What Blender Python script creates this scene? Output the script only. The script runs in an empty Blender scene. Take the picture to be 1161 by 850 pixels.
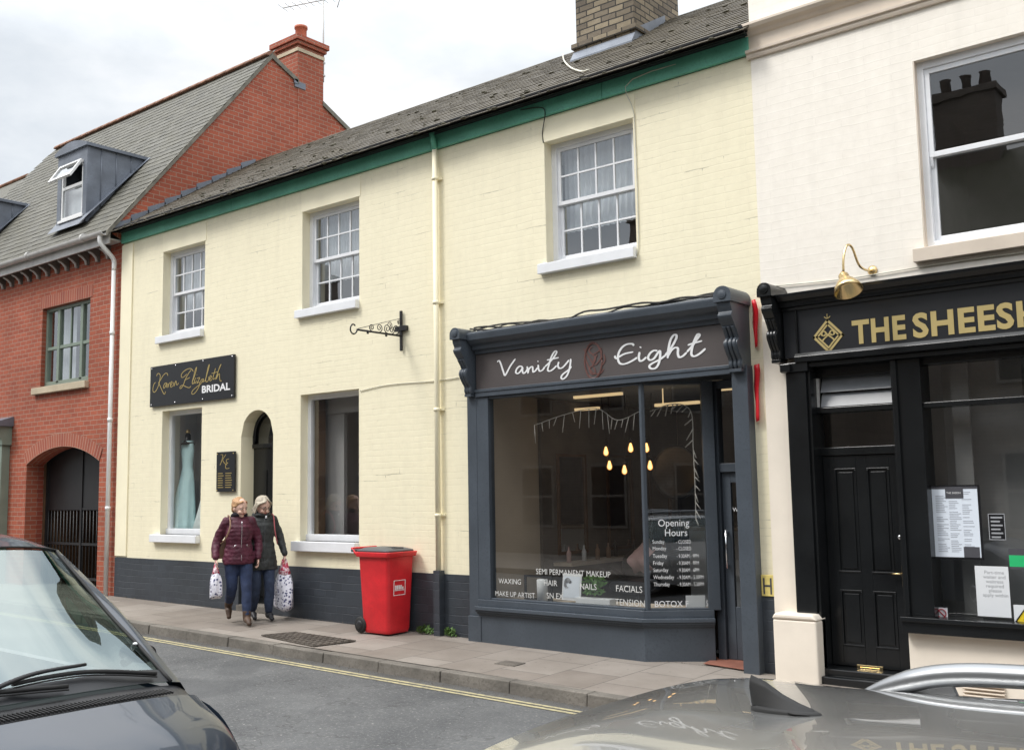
import bpy, bmesh, math, random
from mathutils import Vector, Matrix
random.seed(7)
sc = bpy.context.scene
COL = sc.collection
R = math.radians
# ---------------------------------------------------------------- camera calibration (measured once from the street)
F = 1166.0; CX, CY = 580.5, 425.0; CD = 9.4; CH = 1.6
def _n(v): return Vector(v).normalized()
v1 = _n((-1447, 155, F)); AX = -v1
v2 = _n((-185.5, -10500, F)); AZ = (v2 - v2.dot(AX) * AX).normalized()
AY = AZ.cross(AX)
def ray(px, py):
    c = Vector((px - CX, py - CY, F)); return (c.dot(AX), c.dot(AY), c.dot(AZ))
def P(px, py, Y=0.0):
    r = ray(px, py); t = (Y + CD) / r[1]; return (r[0] * t, CH + r[2] * t)
def zp(x, y=0.0):            # top of the far pavement
    return -.05 - .0116 * (x + 16.4) + .02 * y
SL = -.0116
def zr(x): return zp(x) - .145
def kerb_y(x): return -1.55 - .023 * (x + 12.8)

# ---------------------------------------------------------------- materials
M = {}
def newmat(name):
    m = bpy.data.materials.new(name); m.use_nodes = True
    nt = m.node_tree; b = nt.nodes['Principled BSDF']; M[name] = m
    return m, nt, b
def N(nt, t, **kw):
    n = nt.nodes.new(t)
    for k, v in kw.items():
        if hasattr(n, k): setattr(n, k, v)
        else: n.inputs[k.replace('_', ' ')].default_value = v
    return n
def L(nt, a, b): nt.links.new(a, b)
def ramp(nt, fac, stops):
    r = N(nt, 'ShaderNodeValToRGB'); e = r.color_ramp.elements
    while len(e) < len(stops): e.new(.5)
    for i, (p, c) in enumerate(stops):
        e[i].position = p; e[i].color = (c, c, c, 1) if isinstance(c, (int, float)) else (*c, 1)
    L(nt, fac, r.inputs[0]); return r.outputs[0]
def mix(nt, a, b, f, mode='MIX'):
    m = N(nt, 'ShaderNodeMix', data_type='RGBA', blend_type=mode)
    for s, i in ((f, 0), (a, 6), (b, 7)):
        if isinstance(s, (int, float)): m.inputs[i].default_value = s
        elif isinstance(s, tuple): m.inputs[i].default_value = (*s, 1)
        else: L(nt, s, m.inputs[i])
    return m.outputs[2]
def tex(nt, coord='Object'):
    return N(nt, 'ShaderNodeTexCoord').outputs[coord]
def noise(nt, vec, scale, detail=5, rough=.55):
    n = N(nt, 'ShaderNodeTexNoise'); n.inputs['Scale'].default_value = scale
    n.inputs['Detail'].default_value = detail; n.inputs['Roughness'].default_value = rough
    L(nt, vec, n.inputs['Vector']); return n.outputs[0]
def bump(nt, b, h, strength=.5, dist=.01, prev=None):
    n = N(nt, 'ShaderNodeBump'); n.inputs['Strength'].default_value = strength
    n.inputs['Distance'].default_value = dist; L(nt, h, n.inputs['Height'])
    if prev: L(nt, prev, n.inputs['Normal'])
    L(nt, n.outputs[0], b.inputs['Normal']); return n.outputs[0]
def mat(name, col, rough=.6, metal=0, var=.12, vs=3., bs=0, bst=.3, bd=.004, spec=.5, coat=0, fine=0):
    m, nt, b = newmat(name); t = tex(nt)
    b.inputs['Roughness'].default_value = rough; b.inputs['Metallic'].default_value = metal
    b.inputs['Specular IOR Level'].default_value = spec
    if coat: b.inputs['Coat Weight'].default_value = coat; b.inputs['Coat Roughness'].default_value = .03
    c = mix(nt, tuple(x * (1 - var) for x in col), tuple(min(1, x * (1 + var)) for x in col), ramp(nt, noise(nt, t, vs), [(.3, 0), (.7, 1)]))
    if fine: c = mix(nt, c, tuple(x * (1 - fine) for x in col), ramp(nt, noise(nt, t, 40), [(.5, 0), (.75, 1)]))
    L(nt, c, b.inputs['Base Color'])
    if bs: bump(nt, b, noise(nt, t, bs), bst, bd)
    return m
def brickmat(name, c1, c2, mortar, bw=.225, rh=.079, ms=.0065, off=.5, bst=.6, bd=.006, rough=.85, dirt=.25, warp=.004, painted=False, crack=.0):
    m, nt, b = newmat(name); uv = tex(nt, 'UV'); ob = tex(nt)
    b.inputs['Roughness'].default_value = rough
    nz = N(nt, 'ShaderNodeTexNoise'); nz.inputs['Scale'].default_value = 2.3; L(nt, uv, nz.inputs['Vector'])
    sub = N(nt, 'ShaderNodeVectorMath', operation='SUBTRACT'); L(nt, nz.outputs[1], sub.inputs[0]); sub.inputs[1].default_value = (.5, .5, .5)
    scl = N(nt, 'ShaderNodeVectorMath', operation='SCALE'); L(nt, sub.outputs[0], scl.inputs[0]); scl.inputs['Scale'].default_value = warp * 4
    add = N(nt, 'ShaderNodeVectorMath', operation='ADD'); L(nt, uv, add.inputs[0]); L(nt, scl.outputs[0], add.inputs[1])
    br = N(nt, 'ShaderNodeTexBrick'); br.offset = off
    L(nt, add.outputs[0], br.inputs['Vector'])
    for k, v in (('Color1', (*c1, 1)), ('Color2', (*c2, 1)), ('Mortar', (*mortar, 1)), ('Scale', 1.0), ('Mortar Size', ms), ('Mortar Smooth', .35 if painted else .15), ('Bias', 0.0), ('Brick Width', bw), ('Row Height', rh)):
        br.inputs[k].default_value = v
    big = ramp(nt, noise(nt, ob, .7, 6, .6), [(.3, 0), (.75, 1)])
    c = mix(nt, br.outputs['Color'], (1 - dirt, 1 - dirt * 1.03, 1 - dirt * 1.12), big, 'MULTIPLY')
    sm = ramp(nt, noise(nt, ob, 9, 6, .7), [(.35, 0), (.8, 1)])
    c = mix(nt, c, (.86, .85, .83), mix(nt, (0, 0, 0), (.6, .6, .6), sm), 'MULTIPLY')
    if painted:
        mp = N(nt, 'ShaderNodeMapping'); mp.inputs['Scale'].default_value = (.5, 3, 3.2); L(nt, ob, mp.inputs[0])
        k = ramp(nt, noise(nt, mp.outputs[0], 1.4, 7, .75), [(.6 - crack, 0), (.70 - crack, 1)])
        k2 = mix(nt, (0, 0, 0), br.outputs['Fac'], k)
        c = mix(nt, c, tuple(x * .42 for x in c1), k2)
        # vertical rain streaks
        mp2 = N(nt, 'ShaderNodeMapping'); mp2.inputs['Scale'].default_value = (6, 6, .5); L(nt, ob, mp2.inputs[0])
        st = ramp(nt, noise(nt, mp2.outputs[0], 1.2, 6, .6), [(.5, 0), (.84, .32)])
        c = mix(nt, c, tuple(x * .76 for x in c1), st)
        ed = N(nt, 'ShaderNodeSeparateXYZ'); L(nt, ob, ed.inputs[0]); gm = N(nt, 'ShaderNodeMath', operation='MULTIPLY_ADD'); L(nt, noise(nt, ob, 2.5, 6, .7), gm.inputs[0]); gm.inputs[1].default_value = 1.6; L(nt, ed.outputs[2], gm.inputs[2])
        c = mix(nt, c, tuple(x * .72 for x in c1), ramp(nt, gm.outputs[0], [(.75, .5), (.98, 0)]))
    L(nt, c, b.inputs['Base Color'])
    inv = N(nt, 'ShaderNodeMath', operation='SUBTRACT'); inv.inputs[0].default_value = 1; L(nt, br.outputs['Fac'], inv.inputs[1])
    hm = N(nt, 'ShaderNodeMath', operation='MULTIPLY_ADD'); L(nt, noise(nt, ob, 16, 5, .65), hm.inputs[0]); hm.inputs[1].default_value = .7; L(nt, inv.outputs[0], hm.inputs[2])
    if painted:   # mortar lines fade in and out under thick paint
        mp3 = N(nt, 'ShaderNodeMapping'); mp3.inputs['Scale'].default_value = (.45, 1, 2.0); L(nt, ob, mp3.inputs[0])
        fd = ramp(nt, noise(nt, mp3.outputs[0], 2.2, 4, .6), [(.40, .04), (.66, 1)])
        mm = N(nt, 'ShaderNodeMath', operation='MULTIPLY'); L(nt, inv.outputs[0], mm.inputs[0]); L(nt, fd, mm.inputs[1])
        ia = N(nt, 'ShaderNodeMath', operation='SUBTRACT'); L(nt, mm.outputs[0], ia.inputs[0]); L(nt, fd, ia.inputs[1])
        nx = N(nt, 'ShaderNodeMath', operation='MULTIPLY_ADD'); L(nt, noise(nt, ob, 12, 5, .6), nx.inputs[0]); nx.inputs[1].default_value = .45; L(nt, ia.outputs[0], nx.inputs[2])
        hm = nx
    bump(nt, b, hm.outputs[0], bst, bd)
    return m
YEL = (.92, .85, .63)
brickmat('yellow_paint', YEL, YEL, tuple(x * .97 for x in YEL), painted=True, bw=.5, bst=.24, bd=.010, rough=.6, dirt=.045, crack=.03, warp=.012)
WHT = (.93, .875, .785)
brickmat('ivory_paint', WHT, WHT, tuple(x * .97 for x in WHT), painted=True, bw=.5, bst=.14, bd=.010, rough=.6, dirt=.03, crack=-.03, warp=.012)
DG = (.042, .05, .062)
brickmat('plinth_paint', DG, tuple(x * 1.25 for x in DG), tuple(x * 1.15 for x in DG), painted=True, rh=.1, bst=.5, bd=.012, rough=.5, dirt=.3, warp=.012)
brickmat('red_brick', (.47, .118, .062), (.37, .088, .048), (.44, .27, .20), dirt=.38, rh=.084, ms=.007)
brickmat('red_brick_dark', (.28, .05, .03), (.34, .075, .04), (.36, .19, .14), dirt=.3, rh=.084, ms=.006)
brickmat('arch_brick', (.42, .12, .07), (.33, .08, .05), (.50, .30, .22), bw=.084, rh=.24, ms=.008, off=0)
brickmat('old_brick', (.42, .35, .25), (.17, .14, .11), (.045, .042, .038), bw=.24, rh=.085, ms=.009, dirt=.55, bst=.9, bd=.012, warp=.006)
brickmat('opposite_brick', (.17, .135, .11), (.13, .105, .09), (.22, .20, .17), dirt=.3)
mat('yellow_render', YEL, .6, var=.05, vs=1.5, bs=14, bst=.2, bd=.006)
mat('ivory_render', (.84, .76, .65), .6, var=.06, vs=2, bs=14, bst=.2, bd=.006)
mat('beige_trim', (.66, .57, .47), .55, var=.08, bs=20, bst=.2)
mat('green_paint', (.13, .45, .32), .45, var=.18, vs=2.5, bs=10, bst=.25, bd=.006, fine=.25)
mat('white_paint', (.80, .81, .83), .35, var=.05, vs=4, bs=30, bst=.1)
mat('white_plastic', (.78, .78, .77), .3, var=.06)
mat('sage_paint', (.20, .25, .20), .5, var=.1)
mat('gutter_paint', (.52, .51, .49), .45, var=.12, vs=6)
mat('slate_paint', (.064, .077, .094), .38, var=.13, vs=2.5, bs=18, bst=.12, fine=.2)
mat('fascia_panel', (.085, .072, .070), .5, var=.08, vs=2)
mat('emblem', (.14, .06, .05), .5, var=.2, vs=20)
mat('black_paint', (.0085, .0095, .0105), .24, var=.25, vs=3, bs=14, bst=.12)
mat('black_panel', (.0065, .0075, .010), .45, var=.1)
mat('black_iron', (.012, .012, .013), .5, var=.2, bs=40, bst=.2)
mat('gold', (.55, .42, .16), .35, metal=.55, var=.08)
mat('gold_flat', (.46, .36, .15), .45, var=.06)
mat('brass', (.78, .60, .32), .2, metal=1, var=.08)
mat('brass_dull', (.75, .55, .28), .35, metal=1, var=.1)
mat('chrome', (.75, .75, .77), .12, metal=1, var=.03)
mat('lettering_white', (.82, .82, .82), .5, var=.02)
mat('window_vinyl', (.62, .62, .60), .5, var=.1)
mat('lead', (.17, .19, .225), .48, metal=.25, var=.25, vs=2.5, bs=7, bst=.3, bd=.01, fine=.2)
mat('terracotta', (.42, .13, .07), .7, var=.2, vs=8, bs=20)
mat('stone_sill', (.50, .42, .30), .8, var=.15, bs=20)
mat('room_beige', (.52, .44, .35), .85, var=.1, vs=1)
mat('room_dark', (.15, .135, .12), .8, var=.3, vs=1.2)
mat('room_grey', (.26, .265, .27), .8, var=.2, vs=1)
mat('room_pale', (.66, .66, .68), .8, var=.1, vs=1)
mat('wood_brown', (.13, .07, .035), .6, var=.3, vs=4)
mat('curtain', (.80, .81, .83), .9, var=.1, vs=5)
mat('red_plastic', (.66, .022, .03), .42, var=.14, vs=5, bs=30, bst=.12, fine=.12)
mat('lid_plastic', (.085, .088, .095), .45, var=.15, bs=60, bst=.08)
mat('rubber', (.010, .010, .010), .7, var=.2)
mat('red_tape', (.62, .012, .022), .35, var=.15, vs=10)
mat('skin', (.74, .48, .38), .5, var=.08, vs=12)
mat('lips', (.42, .14, .12), .5)
mat('eye_dark', (.03, .02, .02), .3)
mat('hair_blonde', (.44, .25, .12), .6, var=.3, vs=30, bs=60, bst=.4)
mat('hair_grey', (.42, .37, .29), .6, var=.3, vs=30, bs=60, bst=.4)
mat('denim', (.022, .036, .085), .85, var=.3, vs=9, bs=60, bst=.25)
mat('denim_pale', (.030, .045, .085), .85, var=.35, vs=9, bs=60, bst=.25)
mat('boot_leather', (.075, .042, .025), .6, var=.3, vs=12)
mat('shoe_dark', (.012, .012, .015), .5, var=.2)
mat('tan_leather', (.38, .24, .16), .55, var=.15)
mat('pink_strap', (.50, .12, .14), .6)
mat('scarf_dark', (.015, .012, .018), .9, var=.3, bs=30, bst=.5)
mat('card_white', (.72, .74, .76), .6, var=.03)
mat('ink', (.06, .06, .07), .7)
mat('ink_pale', (.32, .33, .35), .7)
mat('paper', (.70, .76, .84), .6, var=.03)
mat('print_grey', (.42, .45, .50), .7)
mat('sign_green', (.02, .48, .16), .5)
mat('sign_yellow', (.78, .58, .03), .45, var=.08)
mat('hydrant_yellow', (.74, .60, .20), .45, var=.15, vs=10)
mat('sign_red', (.45, .03, .05), .5)
mat('leaf', (.08, .16, .03), .6, var=.4, vs=20)
mat('leaf_pot', (.09, .20, .05), .5, var=.4, vs=20)
mat('cable', (.03, .028, .025), .7, var=.3)
mat('cable_pale', (.62, .60, .50), .6, var=.2)
mat('room_light', (.42, .42, .43), .8, var=.1, vs=1)
mat('grit', (.09, .075, .055), .9, var=.5, vs=30)
mat('grille_metal', (.16, .14, .12), .6, metal=.4, var=.3, bs=30)
mat('painted_sky_reflection', (.24, .25, .265), .3, var=.2, vs=2)  # opaque grey for the hopper pane, sky reflection painted in as colour
mat('dress_blue', (.60, .86, .90), .7, var=.08, vs=4, bs=14, bst=.4, bd=.02)
mat('dress_white', (.72, .80, .80), .7, var=.06, vs=4, bs=12, bst=.4, bd=.02)
mat('pink_cloth', (.62, .42, .40), .8, var=.15, vs=8, bs=10, bst=.4, bd=.02)
mat('salon_black', (.012, .012, .014), .3, var=.2)
mat('garland', (.62, .60, .56), .5)
mat('trim_black', (.018, .018, .02), .42, var=.2, vs=10, bs=120, bst=.15)
mat('tail_red', (.35, .01, .01), .2)
mat('lamp_glass', (.5, .52, .55), .08, metal=.6)
mat('alloy', (.45, .46, .48), .3, metal=.9)
mat('seat_cloth', (.03, .032, .036), .9)
mat('terracotta_tile', (.27, .11, .075), .7, var=.2, vs=5)

def carpaint(name, col, metal, rough, coat=1.0):
    m, nt, b = newmat(name); t = tex(nt)
    b.inputs['Metallic'].default_value = metal
    b.inputs['Coat Weight'].default_value = coat; b.inputs['Coat Roughness'].default_value = .015
    fl = noise(nt, t, 900, 1)
    c = mix(nt, tuple(x * .8 for x in col), tuple(x * 1.25 for x in col), fl)
    dust = ramp(nt, noise(nt, t, 3, 8, .7), [(.45, 0), (.8, .0)])
    c = mix(nt, c, (.28, .27, .25), dust); b.inputs['Coat IOR'].default_value = 1.7 if name[0] == 's' else 1.45
    L(nt, c, b.inputs['Base Color'])
    rr = ramp(nt, noise(nt, t, 2.5, 2, .5), [(.3, rough), (.8, rough + .06)]); L(nt, rr, b.inputs['Roughness'])
    b.inputs['Coat Weight'].default_value = coat
carpaint('navy_paint', (.006, .015, .030), .0, .45, .7)
carpaint('silver_paint', (.52, .52, .51), .85, .24)
mat('rail_silver', (.27, .28, .29), .38, metal=.9, var=.04)

def jacket(name, col, rib):
    m, nt, b = newmat(name); t = tex(nt); b.inputs['Roughness'].default_value = .62
    c = mix(nt, tuple(x * .6 for x in col), tuple(x * 1.35 for x in col), ramp(nt, noise(nt, t, 8, 5, .6), [(.3, 0), (.7, 1)]))
    L(nt, c, b.inputs['Base Color'])
    w = N(nt, 'ShaderNodeTexWave', wave_type='BANDS', bands_direction='Z'); w.inputs['Scale'].default_value = rib; w.inputs['Distortion'].default_value = 2.5
    L(nt, t, w.inputs[0]); n1 = bump(nt, b, w.outputs[1], .28, .010)
    bump(nt, b, noise(nt, t, 12, 5), .6, .02, n1)
jacket('burgundy_quilt', (.085, .012, .030), 6.0)
jacket('charcoal_coat', (.030, .034, .034), 2.0)

def glass(name, tint=(.9, .93, .92), boost=.05, mul=1.0, rough=0.0, wob=0.0, gc=(.95, .97, 1)):
    m = bpy.data.materials.new(name); m.use_nodes = True; M[name] = m; nt = m.node_tree; nt.nodes.clear()
    o = N(nt, 'ShaderNodeOutputMaterial'); tr = N(nt, 'ShaderNodeBsdfTransparent'); gl = N(nt, 'ShaderNodeBsdfGlossy')
    tr.inputs[0].default_value = (*tint, 1); gl.inputs['Roughness'].default_value = rough; gl.inputs[0].default_value = (*gc, 1)
    ge = N(nt, 'ShaderNodeNewGeometry'); dt = N(nt, 'ShaderNodeVectorMath', operation='DOT_PRODUCT'); L(nt, ge.outputs['Incoming'], dt.inputs[0]); L(nt, ge.outputs['Normal'], dt.inputs[1])
    ab = N(nt, 'ShaderNodeMath', operation='ABSOLUTE'); L(nt, dt.outputs['Value'], ab.inputs[0]); iv = N(nt, 'ShaderNodeMath', operation='SUBTRACT'); iv.inputs[0].default_value = 1; L(nt, ab.outputs[0], iv.inputs[1])
    pw = N(nt, 'ShaderNodeMath', operation='POWER'); L(nt, iv.outputs[0], pw.inputs[0]); pw.inputs[1].default_value = 4
    ma = N(nt, 'ShaderNodeMath', operation='MULTIPLY_ADD', use_clamp=True); L(nt, pw.outputs[0], ma.inputs[0]); ma.inputs[1].default_value = mul * .75; ma.inputs[2].default_value = boost + .04
    mx = N(nt, 'ShaderNodeMixShader'); L(nt, ma.outputs[0], mx.inputs[0]); L(nt, tr.outputs[0], mx.inputs[1]); L(nt, gl.outputs[0], mx.inputs[2])
    if wob:
        bp = N(nt, 'ShaderNodeBump'); bp.inputs['Strength'].default_value = wob; bp.inputs['Distance'].default_value = .02
        L(nt, noise(nt, tex(nt), 1.6, 2), bp.inputs['Height']); L(nt, bp.outputs[0], gl.inputs['Normal']); 
    L(nt, mx.outputs[0], o.inputs[0])
glass('shop_glass', (.88, .88, .86), .085, 1.3)
glass('house_glass', (.85, .88, .88), .17, 1.3, wob=.05)
glass('upper_glass', (.7, .72, .72), .11, 1.2, wob=.06)
glass('car_glass', (.66, .74, .71), .17, .9, gc=(.80, .90, .89))
glass('hopper_glass', (.35, .37, .38), .10, .8)

def emis(name, col, s):
    m, nt, b = newmat(name); b.inputs['Emission Color'].default_value = (*col, 1); b.inputs['Emission Strength'].default_value = s
    L(nt, mix(nt, col, tuple(c * .9 for c in col), noise(nt, tex(nt), 5)), b.inputs['Base Color'])
emis('filament', (1.0, .55, .18), 30); emis('bulb_glow', (1.0, .50, .14), 3.0); emis('warm_tube', (1.0, .74, .40), .75)
def bulbm():
    m, nt, b = newmat('bulb_hot'); lw = N(nt, 'ShaderNodeLayerWeight'); lw.inputs[0].default_value = .5
    c = mix(nt, (1.0, .60, .20), (1.0, .32, .05), ramp(nt, lw.outputs['Facing'], [(.15, 0), (.6, 1)])); L(nt, c, b.inputs['Emission Color'])
    L(nt, ramp(nt, lw.outputs['Facing'], [(.1, 1), (.55, .22)]), b.inputs['Base Color'])
    mm = N(nt, 'ShaderNodeMath', operation='MULTIPLY'); L(nt, ramp(nt, lw.outputs['Facing'], [(.1, 1), (.55, .13)]), mm.inputs[0]); mm.inputs[1].default_value = 3.2; L(nt, mm.outputs[0], b.inputs['Emission Strength'])
bulbm()
mat('opposite_trim', (.16, .145, .13), .7)
mat('verge_mortar', (.17, .16, .13), .85, var=.3, vs=6, bs=20)
mat('ridge_terracotta', (.26, .13, .08), .8, var=.4, vs=5, bs=20, fine=.5)

def slate(name, ca, cb, moss, mossamt):
    m, nt, b = newmat(name); t = tex(nt); b.inputs['Roughness'].default_value = .7
    g = N(nt, 'ShaderNodeNewGeometry')
    c = mix(nt, ca, cb, g.outputs['Random Per Island'])
    c = mix(nt, c, moss, ramp(nt, noise(nt, t, 2.2, 8, .72), [(.5 - mossamt, 0), (.72, .85)]))
    c = mix(nt, c, tuple(x * .45 for x in ca), ramp(nt, noise(nt, t, 18, 6, .7), [(.5, 0), (.75, .7)]))
    L(nt, c, b.inputs['Base Color']); bump(nt, b, noise(nt, t, 30, 6, .7), .5, .008)
slate('slate_mossy', (.072, .061, .046), (.108, .094, .072), (.092, .074, .040), .20)
slate('slate_grey', (.090, .087, .073), (.136, .131, .110), (.105, .098, .068), .12)
slate('moss', (.055, .047, .03), (.085, .075, .045), (.05, .05, .02), .1)

def groundmats():
    m, nt, b = newmat('asphalt'); t = tex(nt); b.inputs['Roughness'].default_value = .82
    c = mix(nt, (.055, .057, .060), (.130, .132, .132), ramp(nt, noise(nt, t, .8, 9, .68), [(.32, 0), (.68, 1)]))
    c = mix(nt, c, (.20, .20, .19), ramp(nt, noise(nt, t, 38, 4, .75), [(.54, 0), (.66, .9)]))
    v = N(nt, 'ShaderNodeTexVoronoi'); v.inputs['Scale'].default_value = 7; L(nt, t, v.inputs['Vector'])
    c = mix(nt, c, (.34, .33, .31), ramp(nt, v.outputs['Distance'], [(.04, .9), (.08, 0)]))
    c = mix(nt, c, (.035, .035, .036), ramp(nt, noise(nt, t, 25, 6, .75), [(.55, 0), (.75, .7)]))
    v2_ = N(nt, 'ShaderNodeTexVoronoi', feature='DISTANCE_TO_EDGE'); v2_.inputs['Scale'].default_value = .9
    nzz = N(nt, 'ShaderNodeVectorMath', operation='ADD'); n3 = N(nt, 'ShaderNodeTexNoise'); n3.inputs['Scale'].default_value = 3; L(nt, t, n3.inputs[0]); L(nt, t, nzz.inputs[0]); L(nt, n3.outputs[1], nzz.inputs[1]); L(nt, nzz.outputs[0], v2_.inputs['Vector'])
    c = mix(nt, c, (.03, .03, .03), ramp(nt, v2_.outputs['Distance'], [(.0, .55), (.012, 0)]))
    sp_ = N(nt, 'ShaderNodeSeparateXYZ'); L(nt, t, sp_.inputs[0]); k1 = N(nt, 'ShaderNodeMath', operation='MULTIPLY_ADD'); L(nt, sp_.outputs[0], k1.inputs[0]); k1.inputs[1].default_value = .023; L(nt, sp_.outputs[1], k1.inputs[2])
    k2 = N(nt, 'ShaderNodeMath', operation='MULTIPLY_ADD'); L(nt, noise(nt, t, 3.5, 7, .75), k2.inputs[0]); k2.inputs[1].default_value = .45; L(nt, k1.outputs[0], k2.inputs[2])
    mr = N(nt, 'ShaderNodeMapRange'); L(nt, k2.outputs[0], mr.inputs[0]); mr.inputs[1].default_value = -1.95; mr.inputs[2].default_value = -1.62; mr.inputs[3].default_value = 0; mr.inputs[4].default_value = .75
    c = mix(nt, c, (.058, .051, .043), mr.outputs[0])
    pt = N(nt, 'ShaderNodeTexNoise'); pt.inputs['Scale'].default_value = .35; pt.inputs['Detail'].default_value = 2; L(nt, t, pt.inputs[0]); c = mix(nt, c, (.062, .064, .067), ramp(nt, pt.outputs[0], [(.555, 0), (.565, .55)]))
    L(nt, c, b.inputs['Base Color']); bump(nt, b, noise(nt, t, 90, 3, .8), .8, .008)
    m, nt, b = newmat('paving'); uv = tex(nt, 'UV'); t = tex(nt); b.inputs['Roughness'].default_value = .82
    mp = N(nt, 'ShaderNodeMapping'); mp.inputs['Rotation'].default_value = (0, 0, R(90)); L(nt, uv, mp.inputs[0])
    br = N(nt, 'ShaderNodeTexBrick'); L(nt, mp.outputs[0], br.inputs['Vector'])
    for k, vv in (('Color1', (.215, .185, .158, 1)), ('Color2', (.29, .258, .226, 1)), ('Mortar', (.115, .10, .088, 1)), ('Scale', 1.), ('Mortar Size', .006), ('Mortar Smooth', .3), ('Brick Width', .62), ('Row Height', .62)): br.inputs[k].default_value = vv
    c = mix(nt, br.outputs[0], (.72, .70, .68), ramp(nt, noise(nt, t, 1.3, 7, .65), [(.35, 0), (.75, 1)]), 'MULTIPLY')
    c = mix(nt, c, (.12, .11, .10), ramp(nt, noise(nt, t, 7, 8, .75), [(.58, 0), (.72, .5)]))
    v = N(nt, 'ShaderNodeTexVoronoi'); v.inputs['Scale'].default_value = 5; L(nt, t, v.inputs['Vector'])
    c = mix(nt, c, (.10, .09, .08), ramp(nt, v.outputs['Distance'], [(.05, .55), (.09, 0)]))
    c = mix(nt, c, (.36, .33, .30), ramp(nt, noise(nt, t, 70, 3, .7), [(.6, 0), (.75, .4)]))
    L(nt, c, b.inputs['Base Color'])
    n1 = bump(nt, b, noise(nt, t, 60, 4, .7), .35, .004)
    n2 = N(nt, 'ShaderNodeMath', operation='SUBTRACT'); n2.inputs[0].default_value = 1; L(nt, br.outputs['Fac'], n2.inputs[1]); bump(nt, b, n2.outputs[0], .6, .008, n1)
    mat('kerb_stone', (.155, .140, .120), .85, var=.3, vs=2.2, bs=14, bst=.8, bd=.015, fine=.35)
    m, nt, b = newmat('yellow_road_paint'); t = tex(nt); b.inputs['Roughness'].default_value = .7
    c = mix(nt, (.50, .44, .24), (.36, .32, .20), noise(nt, t, 5)); c = mix(nt, c, (.14, .135, .12), ramp(nt, noise(nt, t, 16, 8, .8), [(.48, 0), (.62, .9)]))
    L(nt, c, b.inputs['Base Color'])
    mat('field', (.10, .10, .09), .9, var=.2, vs=.2)
groundmats()
def bagmat():
    m, nt, b = newmat('printed_bag'); t = tex(nt); b.inputs['Roughness'].default_value = .4
    v = N(nt, 'ShaderNodeTexVoronoi'); v.inputs['Scale'].default_value = 25; v.inputs['Randomness'].default_value = .6
    dn = N(nt, 'ShaderNodeTexNoise'); dn.inputs['Scale'].default_value = 30; L(nt, t, dn.inputs[0])
    ad = N(nt, 'ShaderNodeMix', data_type='VECTOR'); ad.inputs[0].default_value = .03; L(nt, t, ad.inputs[4]); L(nt, dn.outputs[1], ad.inputs[5]); L(nt, ad.outputs[1], v.inputs['Vector'])
    c = mix(nt, (.74, .73, .80), (.06, .065, .16), ramp(nt, v.outputs['Distance'], [(.32, 1), (.40, 0)]))
    L(nt, c, b.inputs['Base Color']); bump(nt, b, noise(nt, t, 14, 4), .6, .02)
    m, nt, b = newmat('bag_top'); t = tex(nt); b.inputs['Roughness'].default_value = .4
    c = mix(nt, (.50, .03, .08), (.80, .62, .66), ramp(nt, noise(nt, t, 26, 3), [(.46, 0), (.56, 1)]))
    L(nt, c, b.inputs['Base Color']); bump(nt, b, noise(nt, t, 20, 4), .6, .02)
bagmat()

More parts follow.
